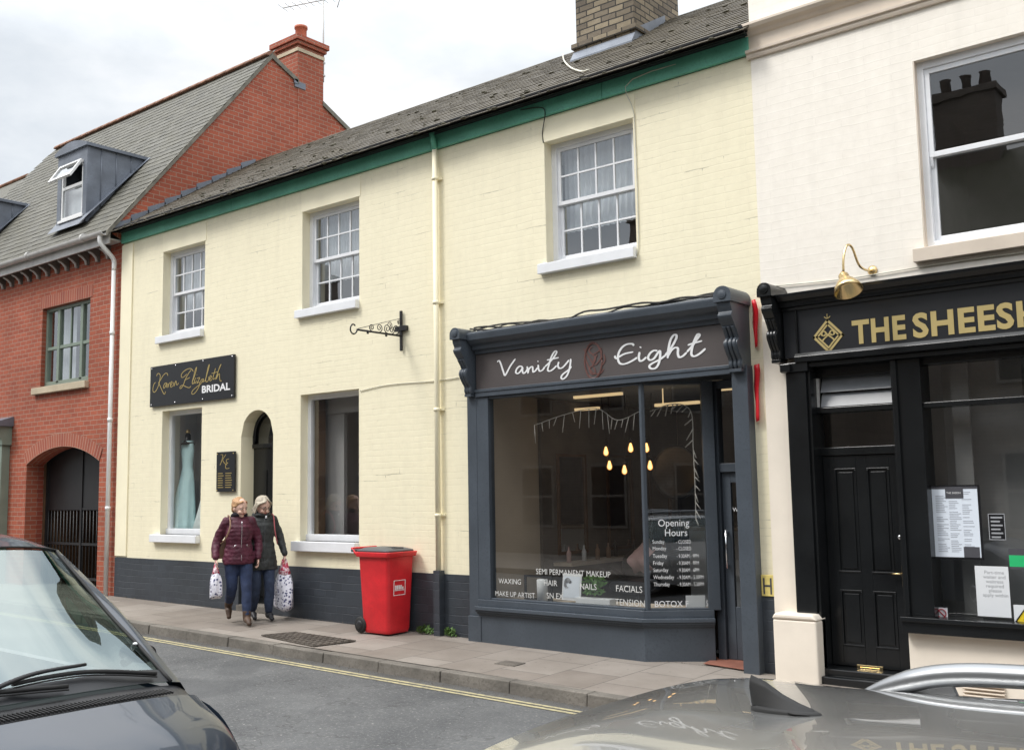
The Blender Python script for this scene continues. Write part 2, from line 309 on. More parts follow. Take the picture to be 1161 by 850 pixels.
# ---------------------------------------------------------------- mesh builder
ORG = {}
def cr(pts, n):      # catmull-rom through tuples of any length
    if len(pts) < 3 or n < 2: return [tuple(p) for p in pts]
    out = []
    for i in range(len(pts) - 1):
        p0 = pts[i - 1] if i else tuple(2 * a - b for a, b in zip(pts[0], pts[1])); p1 = pts[i]; p2 = pts[i + 1]
        p3 = pts[i + 2] if i + 2 < len(pts) else tuple(2 * a - b for a, b in zip(pts[-1], pts[-2]))
        for k in range(n):
            t = k / n
            out.append(tuple(.5 * (2 * b + (c - a) * t + (2 * a - 5 * b + 4 * c - d) * t * t + (3 * b - a - 3 * c + d) * t ** 3) for a, b, c, d in zip(p0, p1, p2, p3)))
    out.append(tuple(pts[-1])); return out
class MB:
    def __init__(s): s.v = []; s.f = []; s.m = []; s.sm = []
    def add(s, vs, fs, mi=0, smooth=False):
        o = len(s.v); s.v += [tuple(v) for v in vs]
        for f in fs: s.f.append([o + i for i in f]); s.m.append(mi); s.sm.append(smooth)
        return s
    def box(s, x0, x1, y0, y1, z0, z1, mi=0):
        if x0 > x1: x0, x1 = x1, x0
        if y0 > y1: y0, y1 = y1, y0
        if z0 > z1: z0, z1 = z1, z0
        return s.add([(x0, y0, z0), (x1, y0, z0), (x1, y1, z0), (x0, y1, z0), (x0, y0, z1), (x1, y0, z1), (x1, y1, z1), (x0, y1, z1)],
                     [(0, 3, 2, 1), (4, 5, 6, 7), (0, 1, 5, 4), (1, 2, 6, 5), (2, 3, 7, 6), (3, 0, 4, 7)], mi)
    def quad(s, *p, mi=0): return s.add(p, [tuple(range(len(p)))], mi)
    def hexa(s, p, mi=0):  # 8 corners, bottom 4 ccw then top 4
        return s.add(p, [(0, 3, 2, 1), (4, 5, 6, 7), (0, 1, 5, 4), (1, 2, 6, 5), (2, 3, 7, 6), (3, 0, 4, 7)], mi)
    def prism(s, poly, axis, a, b, mi=0, smooth=False):   # poly in the other two axes, extruded from a to b
        def pt(u, v, w): return {'x': (w, u, v), 'y': (u, w, v), 'z': (u, v, w)}[axis]
        n = len(poly); vs = [pt(u, v, a) for u, v in poly] + [pt(u, v, b) for u, v in poly]
        s.add(vs, [tuple(range(n))[::-1], tuple(range(n, 2 * n))], mi)
        o = len(s.v) - 2 * n
        for i in range(n):
            j = (i + 1) % n; s.f.append([o + i, o + j, o + n + j, o + n + i]); s.m.append(mi); s.sm.append(smooth)
        return s
    def tube(s, pts, r, n=8, mi=0, cap=True, flat=1.0):
        pts = [Vector(p[:3]) for p in pts]; rs = r if isinstance(r, (list, tuple)) else [r] * len(pts)
        ring = []; up = None
        for i, p in enumerate(pts):
            d = ((pts[min(i + 1, len(pts) - 1)] - pts[max(i - 1, 0)])).normalized()
            if up is None: up = d.orthogonal().normalized() if abs(d.z) > .9 else d.cross(Vector((0, 0, 1))).normalized()
            up = (up - up.dot(d) * d).normalized(); w = d.cross(up)
            ring.append([p + (up * math.cos(a) + w * math.sin(a) * flat) * rs[i] for a in [2 * math.pi * k / n for k in range(n)]])
        vs = [q for rg in ring for q in rg]; fs = []
        for i in range(len(pts) - 1):
            for k in range(n):
                k2 = (k + 1) % n; fs.append((i * n + k, i * n + k2, (i + 1) * n + k2, (i + 1) * n + k))
        s.add(vs, fs, mi, True)
        if cap:
            o = len(s.v) - len(vs); s.f.append([o + k for k in range(n)][::-1]); s.m.append(mi); s.sm.append(False)
            s.f.append([o + len(vs) - n + k for k in range(n)]); s.m.append(mi); s.sm.append(False)
        return s
    def rings(s, rg, mi=0, cap=True, smooth=True):  # list of rings of 3d points (closed loops)
        n = len(rg[0]); vs = [q for r_ in rg for q in r_]; fs = []
        for i in range(len(rg) - 1):
            for k in range(n):
                k2 = (k + 1) % n; fs.append((i * n + k, i * n + k2, (i + 1) * n + k2, (i + 1) * n + k))
        if cap: fs += [tuple(range(n))[::-1], tuple(range(len(vs) - n, len(vs)))]
        return s.add(vs, fs, mi, smooth)
    def lathe(s, prof, c, axis='z', n=24, mi=0, smooth=True):
        rg = []
        for r_, h in prof:
            r_ = max(r_, 1e-4); ring = []
            for k in range(n):
                a = 2 * math.pi * k / n; u, v = r_ * math.cos(a), r_ * math.sin(a)
                ring.append({'z': (c[0] + u, c[1] + v, c[2] + h), 'y': (c[0] + u, c[1] + h, c[2] + v), 'x': (c[0] + h, c[1] + u, c[2] + v)}[axis])
            rg.append(ring)
        return s.rings(rg, mi, True, smooth)
    def grid(s, rows, mi=0, smooth=True, flip=False):
        n = len(rows[0]); vs = [p for r_ in rows for p in r_]; fs = []
        for i in range(len(rows) - 1):
            for k in range(n - 1):
                q = (i * n + k, i * n + k + 1, (i + 1) * n + k + 1, (i + 1) * n + k); fs.append(q[::-1] if flip else q)
        return s.add(vs, fs, mi, smooth)
    def ell(s, c, r, n=14, mi=0):
        prof = []
        rg = []
        for i in range(1, n):
            t = math.pi * i / n; ring = [(c[0] + r[0] * math.sin(t) * math.cos(a), c[1] + r[1] * math.sin(t) * math.sin(a), c[2] - r[2] * math.cos(t)) for a in [2 * math.pi * k / (n + 4) for k in range(n + 4)]]
            rg.append(ring)
        return s.rings(rg, mi)
    def molding(s, prof, x0, x1, mi=0):   # profile (y,z) swept along x
        return s.prism(prof, 'x', x0, x1, mi)
    def shear(s, x_ref, sl=SL):
        s.v = [(x, y, z + sl * (x - x_ref)) for x, y, z in s.v]; return s
    def xf(s, mtx):
        s.v = [tuple(mtx @ Vector(v)) for v in s.v]; return s
    def mesh(s, name, mats, org=(0, 0, 0)):
        me = bpy.data.meshes.new(name)
        me.from_pydata([(v[0] - org[0], v[1] - org[1], v[2] - org[2]) for v in s.v], [], s.f)
        for i, p in enumerate(me.polygons): p.material_index = s.m[i]; p.use_smooth = s.sm[i]
        for m in mats: me.materials.append(M[m])
        me.validate(); me.update()
        uvm(me, org); return me
def uvm(me, org=(0, 0, 0)):
    uv = me.uv_layers.new(name='UVMap') if not me.uv_layers else me.uv_layers[0]
    o = Vector(org)
    for p in me.polygons:
        n = p.normal; ax, ay, az = abs(n.x), abs(n.y), abs(n.z)
        for li in p.loop_indices:
            c = me.vertices[me.loops[li].vertex_index].co + o
            if ay >= ax and ay >= az: q = (c.x, c.z)
            elif ax >= az: q = (c.y, c.z)
            else: q = (c.x, c.y)
            uv.data[li].uv = q
def bev(o, w=.004, seg=2, ang=35):
    b = o.modifiers.new('bevel', 'BEVEL'); b.width = w; b.segments = seg; b.limit_method = 'ANGLE'; b.angle_limit = R(ang); b.harden_normals = False
    return o
def fixn(me):
    bm = bmesh.new(); bm.from_mesh(me); bmesh.ops.recalc_face_normals(bm, faces=bm.faces); bm.to_mesh(me); bm.free()
def put(name, me, parent=None, org=(0, 0, 0)):
    o = bpy.data.objects.new(name, me); COL.objects.link(o); ORG[o] = org
    if parent: o.parent = parent
    else: o.location = org
    return o
def part(name, mb, m, parent, bw=0, fix=True):
    org = ORG[parent]; mats = [m] if isinstance(m, str) else m
    me = mb.mesh(name, mats, org)
    if fix: fixn(me); 
    o = put(name, me, parent, org)
    if bw: bev(o, bw)
    return o
def tag(o, label, cat, group=None, kind=None):
    if label: o['label'] = label
    if cat: o['category'] = cat
    if group: o['group'] = group
    if kind: o['kind'] = kind
    return o
def thing(name, loc, label, cat, group=None):
    o = bpy.data.objects.new(name, None); COL.objects.link(o); o.location = loc; ORG[o] = tuple(loc); o.empty_display_size = .2
    return tag(o, label, cat, group)
def single(name, mb, m, loc, label, cat, group=None, bw=0):
    mats = [m] if isinstance(m, str) else m
    me = mb.mesh(name, mats, loc); fixn(me); o = put(name, me, None, loc)
    if bw: bev(o, bw)
    return tag(o, label, cat, group)
def struct(name, mb, m, fix=True):
    me = mb.mesh(name, [m] if isinstance(m, str) else m, (0, 0, 0)); 
    if fix: fixn(me)
    o = put(name, me); o['kind'] = 'structure'; return o
def textmesh_(): pass
def textmesh(body, size, O, m, d=(1, 0, 0), align='LEFT', bold=0.0, ext=.0, shear=0, up=(0, 0, 1), sx=1.0, depth_off=0, space=1.0):
    cu = bpy.data.curves.new('text', 'FONT'); cu.body = body; cu.size = size; cu.align_x = align; cu.offset = bold; cu.extrude = ext; cu.shear = shear; cu.space_character = space
    cu.resolution_u = 3
    ob = bpy.data.objects.new('text', cu); COL.objects.link(ob)
    dg = bpy.context.evaluated_depsgraph_get(); me = bpy.data.meshes.new_from_object(ob.evaluated_get(dg)); bpy.data.objects.remove(ob)
    d = Vector(d).normalized(); up = Vector(up).normalized(); nrm = d.cross(up)
    mb = MB(); mb.add([Vector(O) + d * (v.co.x * sx) + up * v.co.y + nrm * v.co.z for v in me.vertices], [tuple(p.vertices) for p in me.polygons])
    bpy.data.meshes.remove(me); bpy.data.curves.remove(cu); return mb
def ribbon(mb, pts, w, y, mp, n=5, mi=0):     # pen stroke on a vertical plane; pts in a drawing, mp maps them to (x,z)
    q = cr(pts, n); q = [mp(*p[:2]) for p in q]; m = len(q)
    Lp, Rp = [], []
    for i, (x, z) in enumerate(q):
        x2, z2 = q[min(i + 1, m - 1)]; x1, z1 = q[max(i - 1, 0)]; dx, dz = x2 - x1, z2 - z1; l = math.hypot(dx, dz) or 1
        ww = w * (.55 + .45 * abs(dz / l)) * (.6 if i in (0, m - 1) else 1)
        Lp.append((x - dz / l * ww, y - i * 1e-5, z + dx / l * ww)); Rp.append((x + dz / l * ww, y - i * 1e-5, z - dx / l * ww))
    mb.add(Lp + Rp, [(i, i + 1, m + i + 1, m + i) for i in range(m - 1)], mi)
def wall(mb, x0, x1, z0, z1, holes, y=0, depth=.13, mi=0, mr=0, arcn=12):
    """front sheet with openings and their reveals. hole: (xa, xb, za, zb, rise)"""
    xs = {x0, x1}
    for h in holes:
        if h[4]:
            for k in range(arcn + 1): xs.add(h[0] + (h[1] - h[0]) * k / arcn)
        else: xs.add(h[0]); xs.add(h[1])
    xs = sorted(xs)
    def top(h, x):
        if not h[4]: return h[3]
        c = (h[0] + h[1]) / 2; a = (h[1] - h[0]) / 2; r = h[4]; t = max(-1, min(1, (x - c) / a))
        if r >= a * .98: return h[3] + r * math.sqrt(max(0, 1 - t * t))
        rad = (a * a + r * r) / (2 * r); return h[3] + math.sqrt(rad * rad - (t * a) ** 2) - (rad - r)
    for xa, xb in zip(xs, xs[1:]):
        hs = sorted([h for h in holes if h[0] < (xa + xb) / 2 < h[1]], key=lambda h: h[2]); z = (z0, z0)
        for h in hs:
            if h[2] > z[0] + 1e-6: mb.quad((xa, y, z[0]), (xb, y, z[1]), (xb, y, h[2]), (xa, y, h[2]), mi=mi)
            z = (top(h, xa), top(h, xb))
            if max(z) < z1 - .001: mb.quad((xa, y, z[0]), (xb, y, z[1]), (xb, y + depth, z[1]), (xa, y + depth, z[0]), mi=mr)
        if max(z) < z1 - .001: mb.quad((xa, y, z[0]), (xb, y, z[1]), (xb, y, z1), (xa, y, z1), mi=mi)
    for h in holes:
        for x in (h[0], h[1]): mb.quad((x, y, h[2]), (x, y + depth, h[2]), (x, y + depth, top(h, x)), (x, y, top(h, x)), mi=mr)
        if h[2] > z0 + .001: mb.quad((h[0], y, h[2]), (h[1], y, h[2]), (h[1], y + depth, h[2]), (h[0], y + depth, h[2]), mi=mr)
def room(mb, x0, x1, y0, y1, z0, z1, mi=0, ml=None, mfl=None):
    mb.quad((x0, y1, z0), (x1, y1, z0), (x1, y1, z1), (x0, y1, z1), mi=mi)
    mb.quad((x0, y0, z0), (x0, y1, z0), (x0, y1, z1), (x0, y0, z1), mi=mi if ml is None else ml)
    mb.quad((x1, y0, z0), (x1, y1, z0), (x1, y1, z1), (x1, y0, z1), mi=mi)
    mb.quad((x0, y0, z0), (x1, y0, z0), (x1, y1, z0), (x0, y1, z0), mi=mi if mfl is None else mfl)
    mb.quad((x0, y0, z1), (x1, y0, z1), (x1, y1, z1), (x0, y1, z1), mi=mi)
def slates(mb, x0, x1, y0, z0, pitch, rows, w=.26, ex=.165, th=.009, xlim=None):
    """slates laid up the slope from the eave (y0,z0), slope rising to +y"""
    c, s_ = math.cos(pitch), math.sin(pitch)
    for r_ in range(rows):
        x = x0 - (w / 2 if r_ % 2 else 0) + random.uniform(-.01, .01)
        while x < x1:
            a, b = x + .002, x + w * random.uniform(.985, .995); xx = x; x += w
            if a < x0: a = x0
            if b > x1: b = x1
            if b - a < .03: continue
            if xlim and not xlim((a + b) / 2, r_ * ex): continue
            u0 = r_ * ex + random.uniform(-.012, .012); u1 = u0 + ex * 1.5; lift = random.uniform(.010, .015); yaw = random.uniform(-.008, .008)
            def pt(xv, u, n): return (xv, y0 + u * c - n * s_, z0 + u * s_ + n * c)
            mb.hexa([pt(a, u0 + yaw, lift), pt(b, u0 - yaw, lift), pt(b, u1, 0), pt(a, u1, 0), pt(a, u0 + yaw, lift + th), pt(b, u0 - yaw, lift + th), pt(b, u1, th), pt(a, u1, th)])
    return mb

def mirrorm():
    m, nt, b = newmat('mirror'); b.inputs['Metallic'].default_value = 1; b.inputs['Roughness'].default_value = .03
    L(nt, mix(nt, (.62, .62, .62), (.7, .7, .7), noise(nt, tex(nt), 3)), b.inputs['Base Color'])
mirrorm()
# ================================================================= GROUND
g = MB(); g.quad((-400, -400, zr(-400) - .03), (400, -400, zr(400) - .03), (400, 400, zr(400) - .03), (-400, 400, zr(-400) - .03)); struct('ground', g, 'field')
g = MB()
for i in range(-60, 30, 2):
    for a, b in ((-8.32, -5.5), (-5.5, -3.4), (-3.4, None)):
        x0, x1 = i, i + 2
        ya0 = ya1 = a; yb0, yb1 = (b, b) if b is not None else (kerb_y(x0) + .02, kerb_y(x1) + .02)
        g.quad((x0, ya0, zr(x0)), (x1, ya1, zr(x1)), (x1, yb1, zr(x1)), (x0, yb0, zr(x0)))
struct('road', g, 'asphalt')
for nm, da in (('yellow_line', .20), ('yellow_line', .285)):
    g = MB()
    for i in range(-40, 8, 2):
        x0, x1 = i, i + 2
        g.quad(*[(x, kerb_y(x) - da - w_, zr(x) + .005) for x, w_ in ((x0, .05), (x1, .05), (x1, 0), (x0, 0))])
    struct(nm, g, 'yellow_road_paint')
g = MB()
for i in range(-60, 30, 2):
    x0, x1 = i, i + 2
    g.quad((x0, kerb_y(x0) + .13, zp(x0, kerb_y(x0))), (x1, kerb_y(x1) + .13, zp(x1, kerb_y(x1))), (x1, 0.6, zp(x1)), (x0, 0.6, zp(x0)))
struct('pavement', g, 'paving')
k = MB(); x = -40.0
while x < 12:
    w_ = .91; a, b = x + .004, x + w_ - .004; dz = random.uniform(-.006, .006); dy = random.uniform(-.008, .008)
    if -9.9 < x < -9.2: dz -= .012
    t0, t1 = zp(a, kerb_y(a)) + dz, zp(b, kerb_y(b)) + dz + random.uniform(-.004, .004)
    k.hexa([(a, kerb_y(a) - .03 + dy, t0 - .30), (b, kerb_y(b) - .03 + dy, t1 - .30), (b, kerb_y(b) + .13, t1 - .3), (a, kerb_y(a) + .13, t0 - .3), (a, kerb_y(a) + dy, t0), (b, kerb_y(b) + dy, t1), (b, kerb_y(b) + .13, t1), (a, kerb_y(a) + .13, t0)])
    x += w_
ko = struct('kerb', k, 'kerb_stone'); bev(ko, .012, 3)
k = MB()
for i in range(-40, 14, 1): k.hexa([(i + .004, -8.45, zr(i) - .2), (i + .996, -8.45, zr(i + 1) - .2), (i + .996, -8.32, zr(i + 1) - .2), (i + .004, -8.32, zr(i) - .2), (i + .004, -8.45, zr(i) + .12), (i + .996, -8.45, zr(i + 1) + .12), (i + .996, -8.32, zr(i + 1) + .12), (i + .004, -8.32, zr(i) + .12)])
bev(struct('kerb', k, 'kerb_stone'), .012, 3)
g = MB(); g.quad((-60, -12.2, zr(-60) + .118), (30, -12.2, zr(30) + .118), (30, -8.45, zr(30) + .118), (-60, -8.45, zr(-60) + .118)); struct('pavement', g, 'paving')
rg_ = random.Random(3); gr_ = MB()
for i in range(900):
    x = rg_.uniform(-16, 0)
    if rg_.random() < .45: y = -.02 - abs(rg_.gauss(0, .02)); z = zp(x, y)
    else: y = kerb_y(x) - .04 - abs(rg_.gauss(0, .05)); z = zr(x)
    s_ = rg_.uniform(.003, .009) * (1.6 if rg_.random() < .05 else 1); a_ = rg_.uniform(0, 3.14)
    c_, d_ = math.cos(a_) * s_, math.sin(a_) * s_
    gr_.add([(x - c_, y - d_, z), (x + d_, y - c_, z), (x + c_ * 1.4, y + d_, z), (x - d_, y + c_, z), (x, y, z + s_ * .9)], [(0, 1, 4), (1, 2, 4), (2, 3, 4), (3, 0, 4)])
gro = tag(put('grit', gr_.mesh('grit', ['grit'])), 'fine brown grit gathered in the gutter and along the wall foot', 'grit', None, 'stuff')
hp_ = thing('access_cover', (-6.9, -1.0, zp(-6.9, -1)), 'small square iron access cover in the pavement before the grey shopfront', 'cover')
def sq_(x0, x1, y0, y1, h0, h1): return [(x, y, zp(x, y) + h) for h in (h0, h1) for x, y in ((x0, y0), (x1, y0), (x1, y1), (x0, y1))]
m_ = MB(); m_.hexa(sq_(-7.0, -6.78, -1.08, -.93, -.02, .006)); part('lid', m_, 'grille_metal', hp_); m_ = MB()
for q_ in ((-7.02, -7.001, -1.1, -.91), (-6.779, -6.76, -1.1, -.91), (-7.0, -6.78, -1.1, -1.081), (-7.0, -6.78, -.929, -.91)): m_.hexa(sq_(*q_, -.02, .004))
part('rim', m_, 'kerb_stone', hp_)
# darker trench patch and broken kerb bit
# pavement grate
G0 = [(-10.60, -1.31), (-9.42, -1.47), (-9.28, -.95), (-10.42, -.92)]
gc = (-9.95, -1.2, zp(-9.95, -1.2))
d = MB(); fr = MB()
def gp(u, v, z=0.004):
    x = (G0[0][0] * (1 - u) + G0[1][0] * u) * (1 - v) + (G0[3][0] * (1 - u) + G0[2][0] * u) * v
    y = (G0[0][1] * (1 - u) + G0[1][1] * u) * (1 - v) + (G0[3][1] * (1 - u) + G0[2][1] * u) * v
    return (x, y, zp(x, y) + z)
t = thing('pavement_grate', gc, 'rusty dark iron grating set in the pavement near the kerb', 'grate')
d.quad(gp(0, 0), gp(1, 0), gp(1, 1), gp(0, 1)); part('plate', d, 'boot_leather', t)
for i in range(13):
    u = i / 12; fr.hexa([gp(max(0, u - .008), 0, .005), gp(min(1, u + .008), 0, .005), gp(min(1, u + .008), 1, .005), gp(max(0, u - .008), 1, .005), gp(max(0, u - .008), 0, .018), gp(min(1, u + .008), 0, .018), gp(min(1, u + .008), 1, .018), gp(max(0, u - .008), 1, .018)])
for i in range(7):
    v = i / 6; fr.hexa([gp(0, max(0, v - .014), .005), gp(1, max(0, v - .014), .005), gp(1, min(1, v + .014), .005), gp(0, min(1, v + .014), .005), gp(0, max(0, v - .014), .016), gp(1, max(0, v - .014), .016), gp(1, min(1, v + .014), .016), gp(0, min(1, v + .014), .016)])
part('bars', fr, 'grille_metal', t)

# ================================================================= shared window builder
def sash(parent, x0, x1, z0, z1, y, cols=4, half=2, glz='house_glass', fm='white_paint', bar=.022, fr_w=.075, sill=None, sillm='white_paint', plain=False, mid=None):
    w = MB(); zm = mid or (z0 + z1) / 2; f = fr_w
    w.box(x0, x0 + f, y, y + .11, z0, z1); w.box(x1 - f, x1, y, y + .11, z0, z1); w.box(x0 + f, x1 - f, y, y + .11, z1 - f * .8, z1); w.box(x0 + f, x1 - f, y, y + .11, z0, z0 + f * .9)
    xa, xb = x0 + f, x1 - f; s_ = .045
    for (za, zb, yy) in ((zm - .02, z1 - f * .8, y + .018), (z0 + f * .9, zm + .02, y + .058)):
        w.box(xa, xa + s_, yy, yy + .036, za, zb); w.box(xb - s_, xb, yy, yy + .036, za, zb)
        w.box(xa + s_, xb - s_, yy, yy + .036, zb - s_ * .95, zb); w.box(xa + s_, xb - s_, yy, yy + .036, za, za + s_)
        if not plain:
            for i in range(1, cols):
                xx = xa + s_ + (xb - xa - 2 * s_) * i / cols; w.box(xx - bar / 2, xx + bar / 2, yy + .004, yy + .03, za + s_, zb - s_)
            for j in range(1, half):
                zz = za + s_ + (zb - za - 2 * s_) * j / half; w.box(xa + s_, xb - s_, yy + .0055, yy + .0285, zz - bar / 2, zz + bar / 2)
    wo = part('window', w, fm, parent, .003)
    for (za, zb, yy) in ((zm, z1 - f * .8, y + .036), (z0 + f * .9, zm, y + .076)):
        g_ = MB(); g_.quad((xa, yy, za), (xb, yy, za), (xb, yy, zb), (xa, yy, zb)); g2 = part('pane', g_, glz, wo, fix=False)
    if sill:
        s = MB(); s.box(sill[0], sill[1], -.075, y + .02, sill[2], sill[3]); part('sill', s, sillm, wo, .006)
    return wo
def curtain(x0, x1, z0, z1, y, label, folds=14, m='curtain', amp=.022, gap=None):
    mb = MB(); n = folds * 6; rows = []
    for zi in (z0, (z0 + z1) / 2, z1):
        rows.append([(x0 + (x1 - x0) * i / n, y + amp * math.sin(i / 6 * 2 * math.pi + .4 * math.sin(zi)) * (1.1 - .3 * (zi - z0)), zi) for i in range(n + 1)])
    mb.grid(rows); return single('curtain', mb, m, ((x0 + x1) / 2, y, z1), label, 'curtain')

# ================================================================= CREAM (yellow painted) BUILDING
XL, XR = -16.26, -4.40; ZT = 5.95
cb = thing('painted_brick_building', (-10.3, 0, zp(-10.3)), 'long pale yellow painted brick building with green eaves board', 'building')
W1 = (-15.01, -13.83, 4.19, 5.61); W2 = (-11.45, -10.25, 4.19, 5.63); W3 = (-7.06, -5.83, 4.19, 5.65)
L1 = (-14.95, -13.85, .98, 2.96); L2 = (-11.47, -10.26, .935, 2.98); AD = (-12.84, -12.08, zp(-12.4) - .02, 2.45)
SHOP = (-8.08, -4.62, -.25, 3.0)
w = MB()
wall(w, XL, XR, .58, ZT, [W1 + (0,), W2 + (0,), W3 + (0,), L1 + (0,), L2 + (0,), (AD[0], AD[1], .58, AD[3], .38), (SHOP[0], SHOP[1], .58, SHOP[3], 0)], 0, .2, 0, 1)
w.quad((XL, 0, -.3), (XL, 5.6, -.3), (XL, 5.6, ZT), (XL, 0, ZT)); w.quad((XR, 0.3, -.3), (XR, 5.6, -.3), (XR, 5.6, ZT), (XR, 0.3, ZT)); w.quad((XL, 5.6, -.3), (XR, 5.6, -.3), (XR, 5.6, ZT), (XL, 5.6, ZT))
w.quad((XL, 0, ZT), (XR, 0, ZT), (XR, 5.6, ZT), (XL, 5.6, ZT))
w.quad((XR, 0, ZT), (XR, 5.6, ZT), (XR, 2.8, 8.06)); w.quad((XL, 0, ZT), (XL, 5.6, ZT), (XL, 2.8, 8.06))
# smooth lintel bands above the upper windows
for a in (W1, W2, W3): w.box(a[0] - .02, a[1] + .03, -.006, -.0005, a[3] + .001, ZT - .03, 1)
w.box(XL, XL + .34, -.022, -.001, .61, ZT - .03, 1)
part('wall', w, ['yellow_paint', 'yellow_render'], cb)
p = MB()
wall(p, XL, XR, -.32, .585, [(AD[0], AD[1], AD[2] - .2, .59, 0), (SHOP[0], SHOP[1], -.31, .59, 0)], -.018, .3, 0, 0)
p.quad((XL, -.018, .585), (AD[0], -.018, .585), (AD[0], 0.0, .585), (XL, 0.0, .585)); p.quad((AD[1], -.018, .585), (SHOP[0], -.018, .585), (SHOP[0], 0.0, .585), (AD[1], 0.0, .585)); p.quad((SHOP[1], -.018, .585), (XR, -.018, .585), (XR, 0.0, .585), (SHOP[1], 0.0, .585))
part('plinth', p, 'plinth_paint', cb)
f = MB(); xx = XL
for x1_ in (-13.1, -8.85, -6.2, XR):
    f.box(xx + (.004 if xx > XL else 0), x1_ - .004, -.045, 0, 5.955, 6.14); xx = x1_
part('fascia_board', f, 'green_paint', cb, .004)
gt = MB()
prof = []
for i in range(13):
    a = math.pi + math.pi * i / 12; prof.append((-.15 + .062 * math.cos(a), 6.195 + .062 * math.sin(a)))
for i in range(13):
    a = 2 * math.pi - math.pi * i / 12; prof.append((-.15 + .055 * math.cos(a), 6.195 + .055 * math.sin(a)))
gt.prism(prof, 'x', XL - .02, XR + .02); gt.box(XL, XR, -.10, 0.0, 6.142, 6.19)
part('gutter', gt, 'trim_black', cb)
PIT = math.atan(.652)
r = MB(); slates(r, XL - .05, XR + .05, -.27, 6.10, PIT, 23, .25, .165)
rb = MB(); c_, s_ = math.cos(PIT), math.sin(PIT)
rb.quad((XL - .03, -.22, 6.10), (XR + .03, -.22, 6.10), (XR + .03, 2.82, 6.10 + 3.04 * .652), (XL - .03, 2.82, 6.10 + 3.04 * .652))
rb.quad((XL, 2.82, 6.10 + 3.04 * .652), (XR, 2.82, 6.10 + 3.04 * .652), (XR, 5.9, 6.1), (XL, 5.9, 6.1))
ro = part('roof', rb, 'moss', cb); part('slates', r, 'slate_mossy', ro)
rd = MB()
x = XL - .05
while x < XR + .05:
    b = min(x + .45, XR + .06)
    for sg in (-1, 1): rd.quad((x + .004, 2.82 + sg * .15, 8.012 + random.uniform(-.006, .006)), (b - .004, 2.82 + sg * .15, 8.012), (b - .004, 2.82, 8.125), (x + .004, 2.82, 8.125))
    x += .45
part('ridge_tiles', rd, 'slate_mossy', ro)
ms = MB()
for i in range(260):
    x = random.uniform(XL, XR); u = random.choice([random.uniform(-.02, .25), random.uniform(0, 3.4)]); s = random.uniform(.012, .036)
    y_ = -.27 + u * c_; z_ = 6.11 + u * s_ + .015; ms.ell((x, y_, z_), (s * 1.5, s, s * .55), 5)
part('moss_tufts', ms, 'moss', ro)['kind'] = 'stuff'
fl = MB(); k_ = 9
for i in range(k_):
    ya = -.2 + 2.95 * i / k_; yb = -.2 + 2.95 * (i + 1) / k_; za = 6.12 + (ya + .2) * .652
    fl.quad((XL + .004, ya, za), (XL + .004, yb + .02, za + (yb - ya) * .652), (XL + .004, yb + .02, za + .33), (XL + .004, ya, za + .17))
    fl.quad((XL + .004, ya, za + .01), (XL + .16, ya, za + .035), (XL + .16, yb, za + .035 + (yb - ya) * .652), (XL + .004, yb, za + .01 + (yb - ya) * .652))
part('flashing', fl, 'lead', ro)
# chimney on the street side of the ridge
def roofhit(px, py):
    r_ = ray(px, py); s = .652; t = (6.12 + (-CD + .27) * s - CH) / (r_[2] - r_[1] * s); return (r_[0] * t, -CD + r_[1] * t, CH + r_[2] * t)
ca = roofhit(651.7, 68); cbp = roofhit(720, 45)
cx0, cx1 = ca[0], cbp[0]; cy0 = (ca[1] + cbp[1]) / 2; cy1 = cy0 + 1.25
ch = MB(); zb = 7.2; zc = cbp[2] + .14
ch.box(cx0, cx1, cy0, cy1, zb, zc); ch.box(cx0 - .035, cx1 + .035, cy0 - .035, cy1 + .035, zc + .001, zc + .075); ch.box(cx0 + .02, cx1 - .02, cy0 + .02, cy1 - .02, zc + .076, 10.3)
ch.box(cx0 - .04, cx1 + .04, cy0 - .04, cy1 + .04, 10.301, 10.5)
cho = part('chimney', ch, 'old_brick', ro, .006)
cf = MB(); zf = ca[2]
cf.hexa([(cx0 - .01, cy0 - .10, zf - .10), (cx1 + .01, cy0 - .10, zf - .10), (cx1 + .01, cy0 - .002, zf - .06), (cx0 - .01, cy0 - .002, zf - .06), (cx0 - .01, cy0 - .10, zf - .045), (cx1 + .01, cy0 - .10, zf - .045), (cx1 + .01, cy0 - .006, zf + .10), (cx0 - .01, cy0 - .006, zf + .10)])
cf.quad((cx1 + .006, cy0, zf - .03), (cx1 + .006, cy0 + .8, zf + .5), (cx1 + .006, cy0 + .8, zf + .62), (cx1 + .006, cy0, zf + .16))
part('flashing', cf, 'lead', cho)
# windows
for a in (W1, W2, W3): sash(cb, a[0] + .0, a[1] - 0, a[2], a[3], .135, sill=(a[0] - .085, a[1] + .0, a[2] - .115, a[2] - .0))
def shopwin(h, sill):
    w = MB(); x0, x1, z0, z1 = h; f = .07
    w.box(x0, x0 + f, .13, .2, z0 + .09, z1); w.box(x1 - f, x1, .13, .2, z0 + .09, z1); w.box(x0 + f, x1 - f, .13, .2, z1 - f, z1); w.box(x0, x1, .10, .2, z0, z0 + .09)
    o = part('window', w, 'white_paint', cb, .004)
    g_ = MB(); g_.quad((x0 + f, .165, z0 + .09), (x1 - f, .165, z0 + .09), (x1 - f, .165, z1 - f), (x0 + f, .165, z1 - f)); part('pane', g_, 'shop_glass', o, fix=False)
    s = MB(); s.box(*sill); part('sill', s, 'white_paint', o, .008)
shopwin(L1, (L1[0] - .18, L1[1], -.085, .12, .86, .98)); shopwin(L2, (L2[0] - .10, L2[1], -.085, .12, .80, .935))
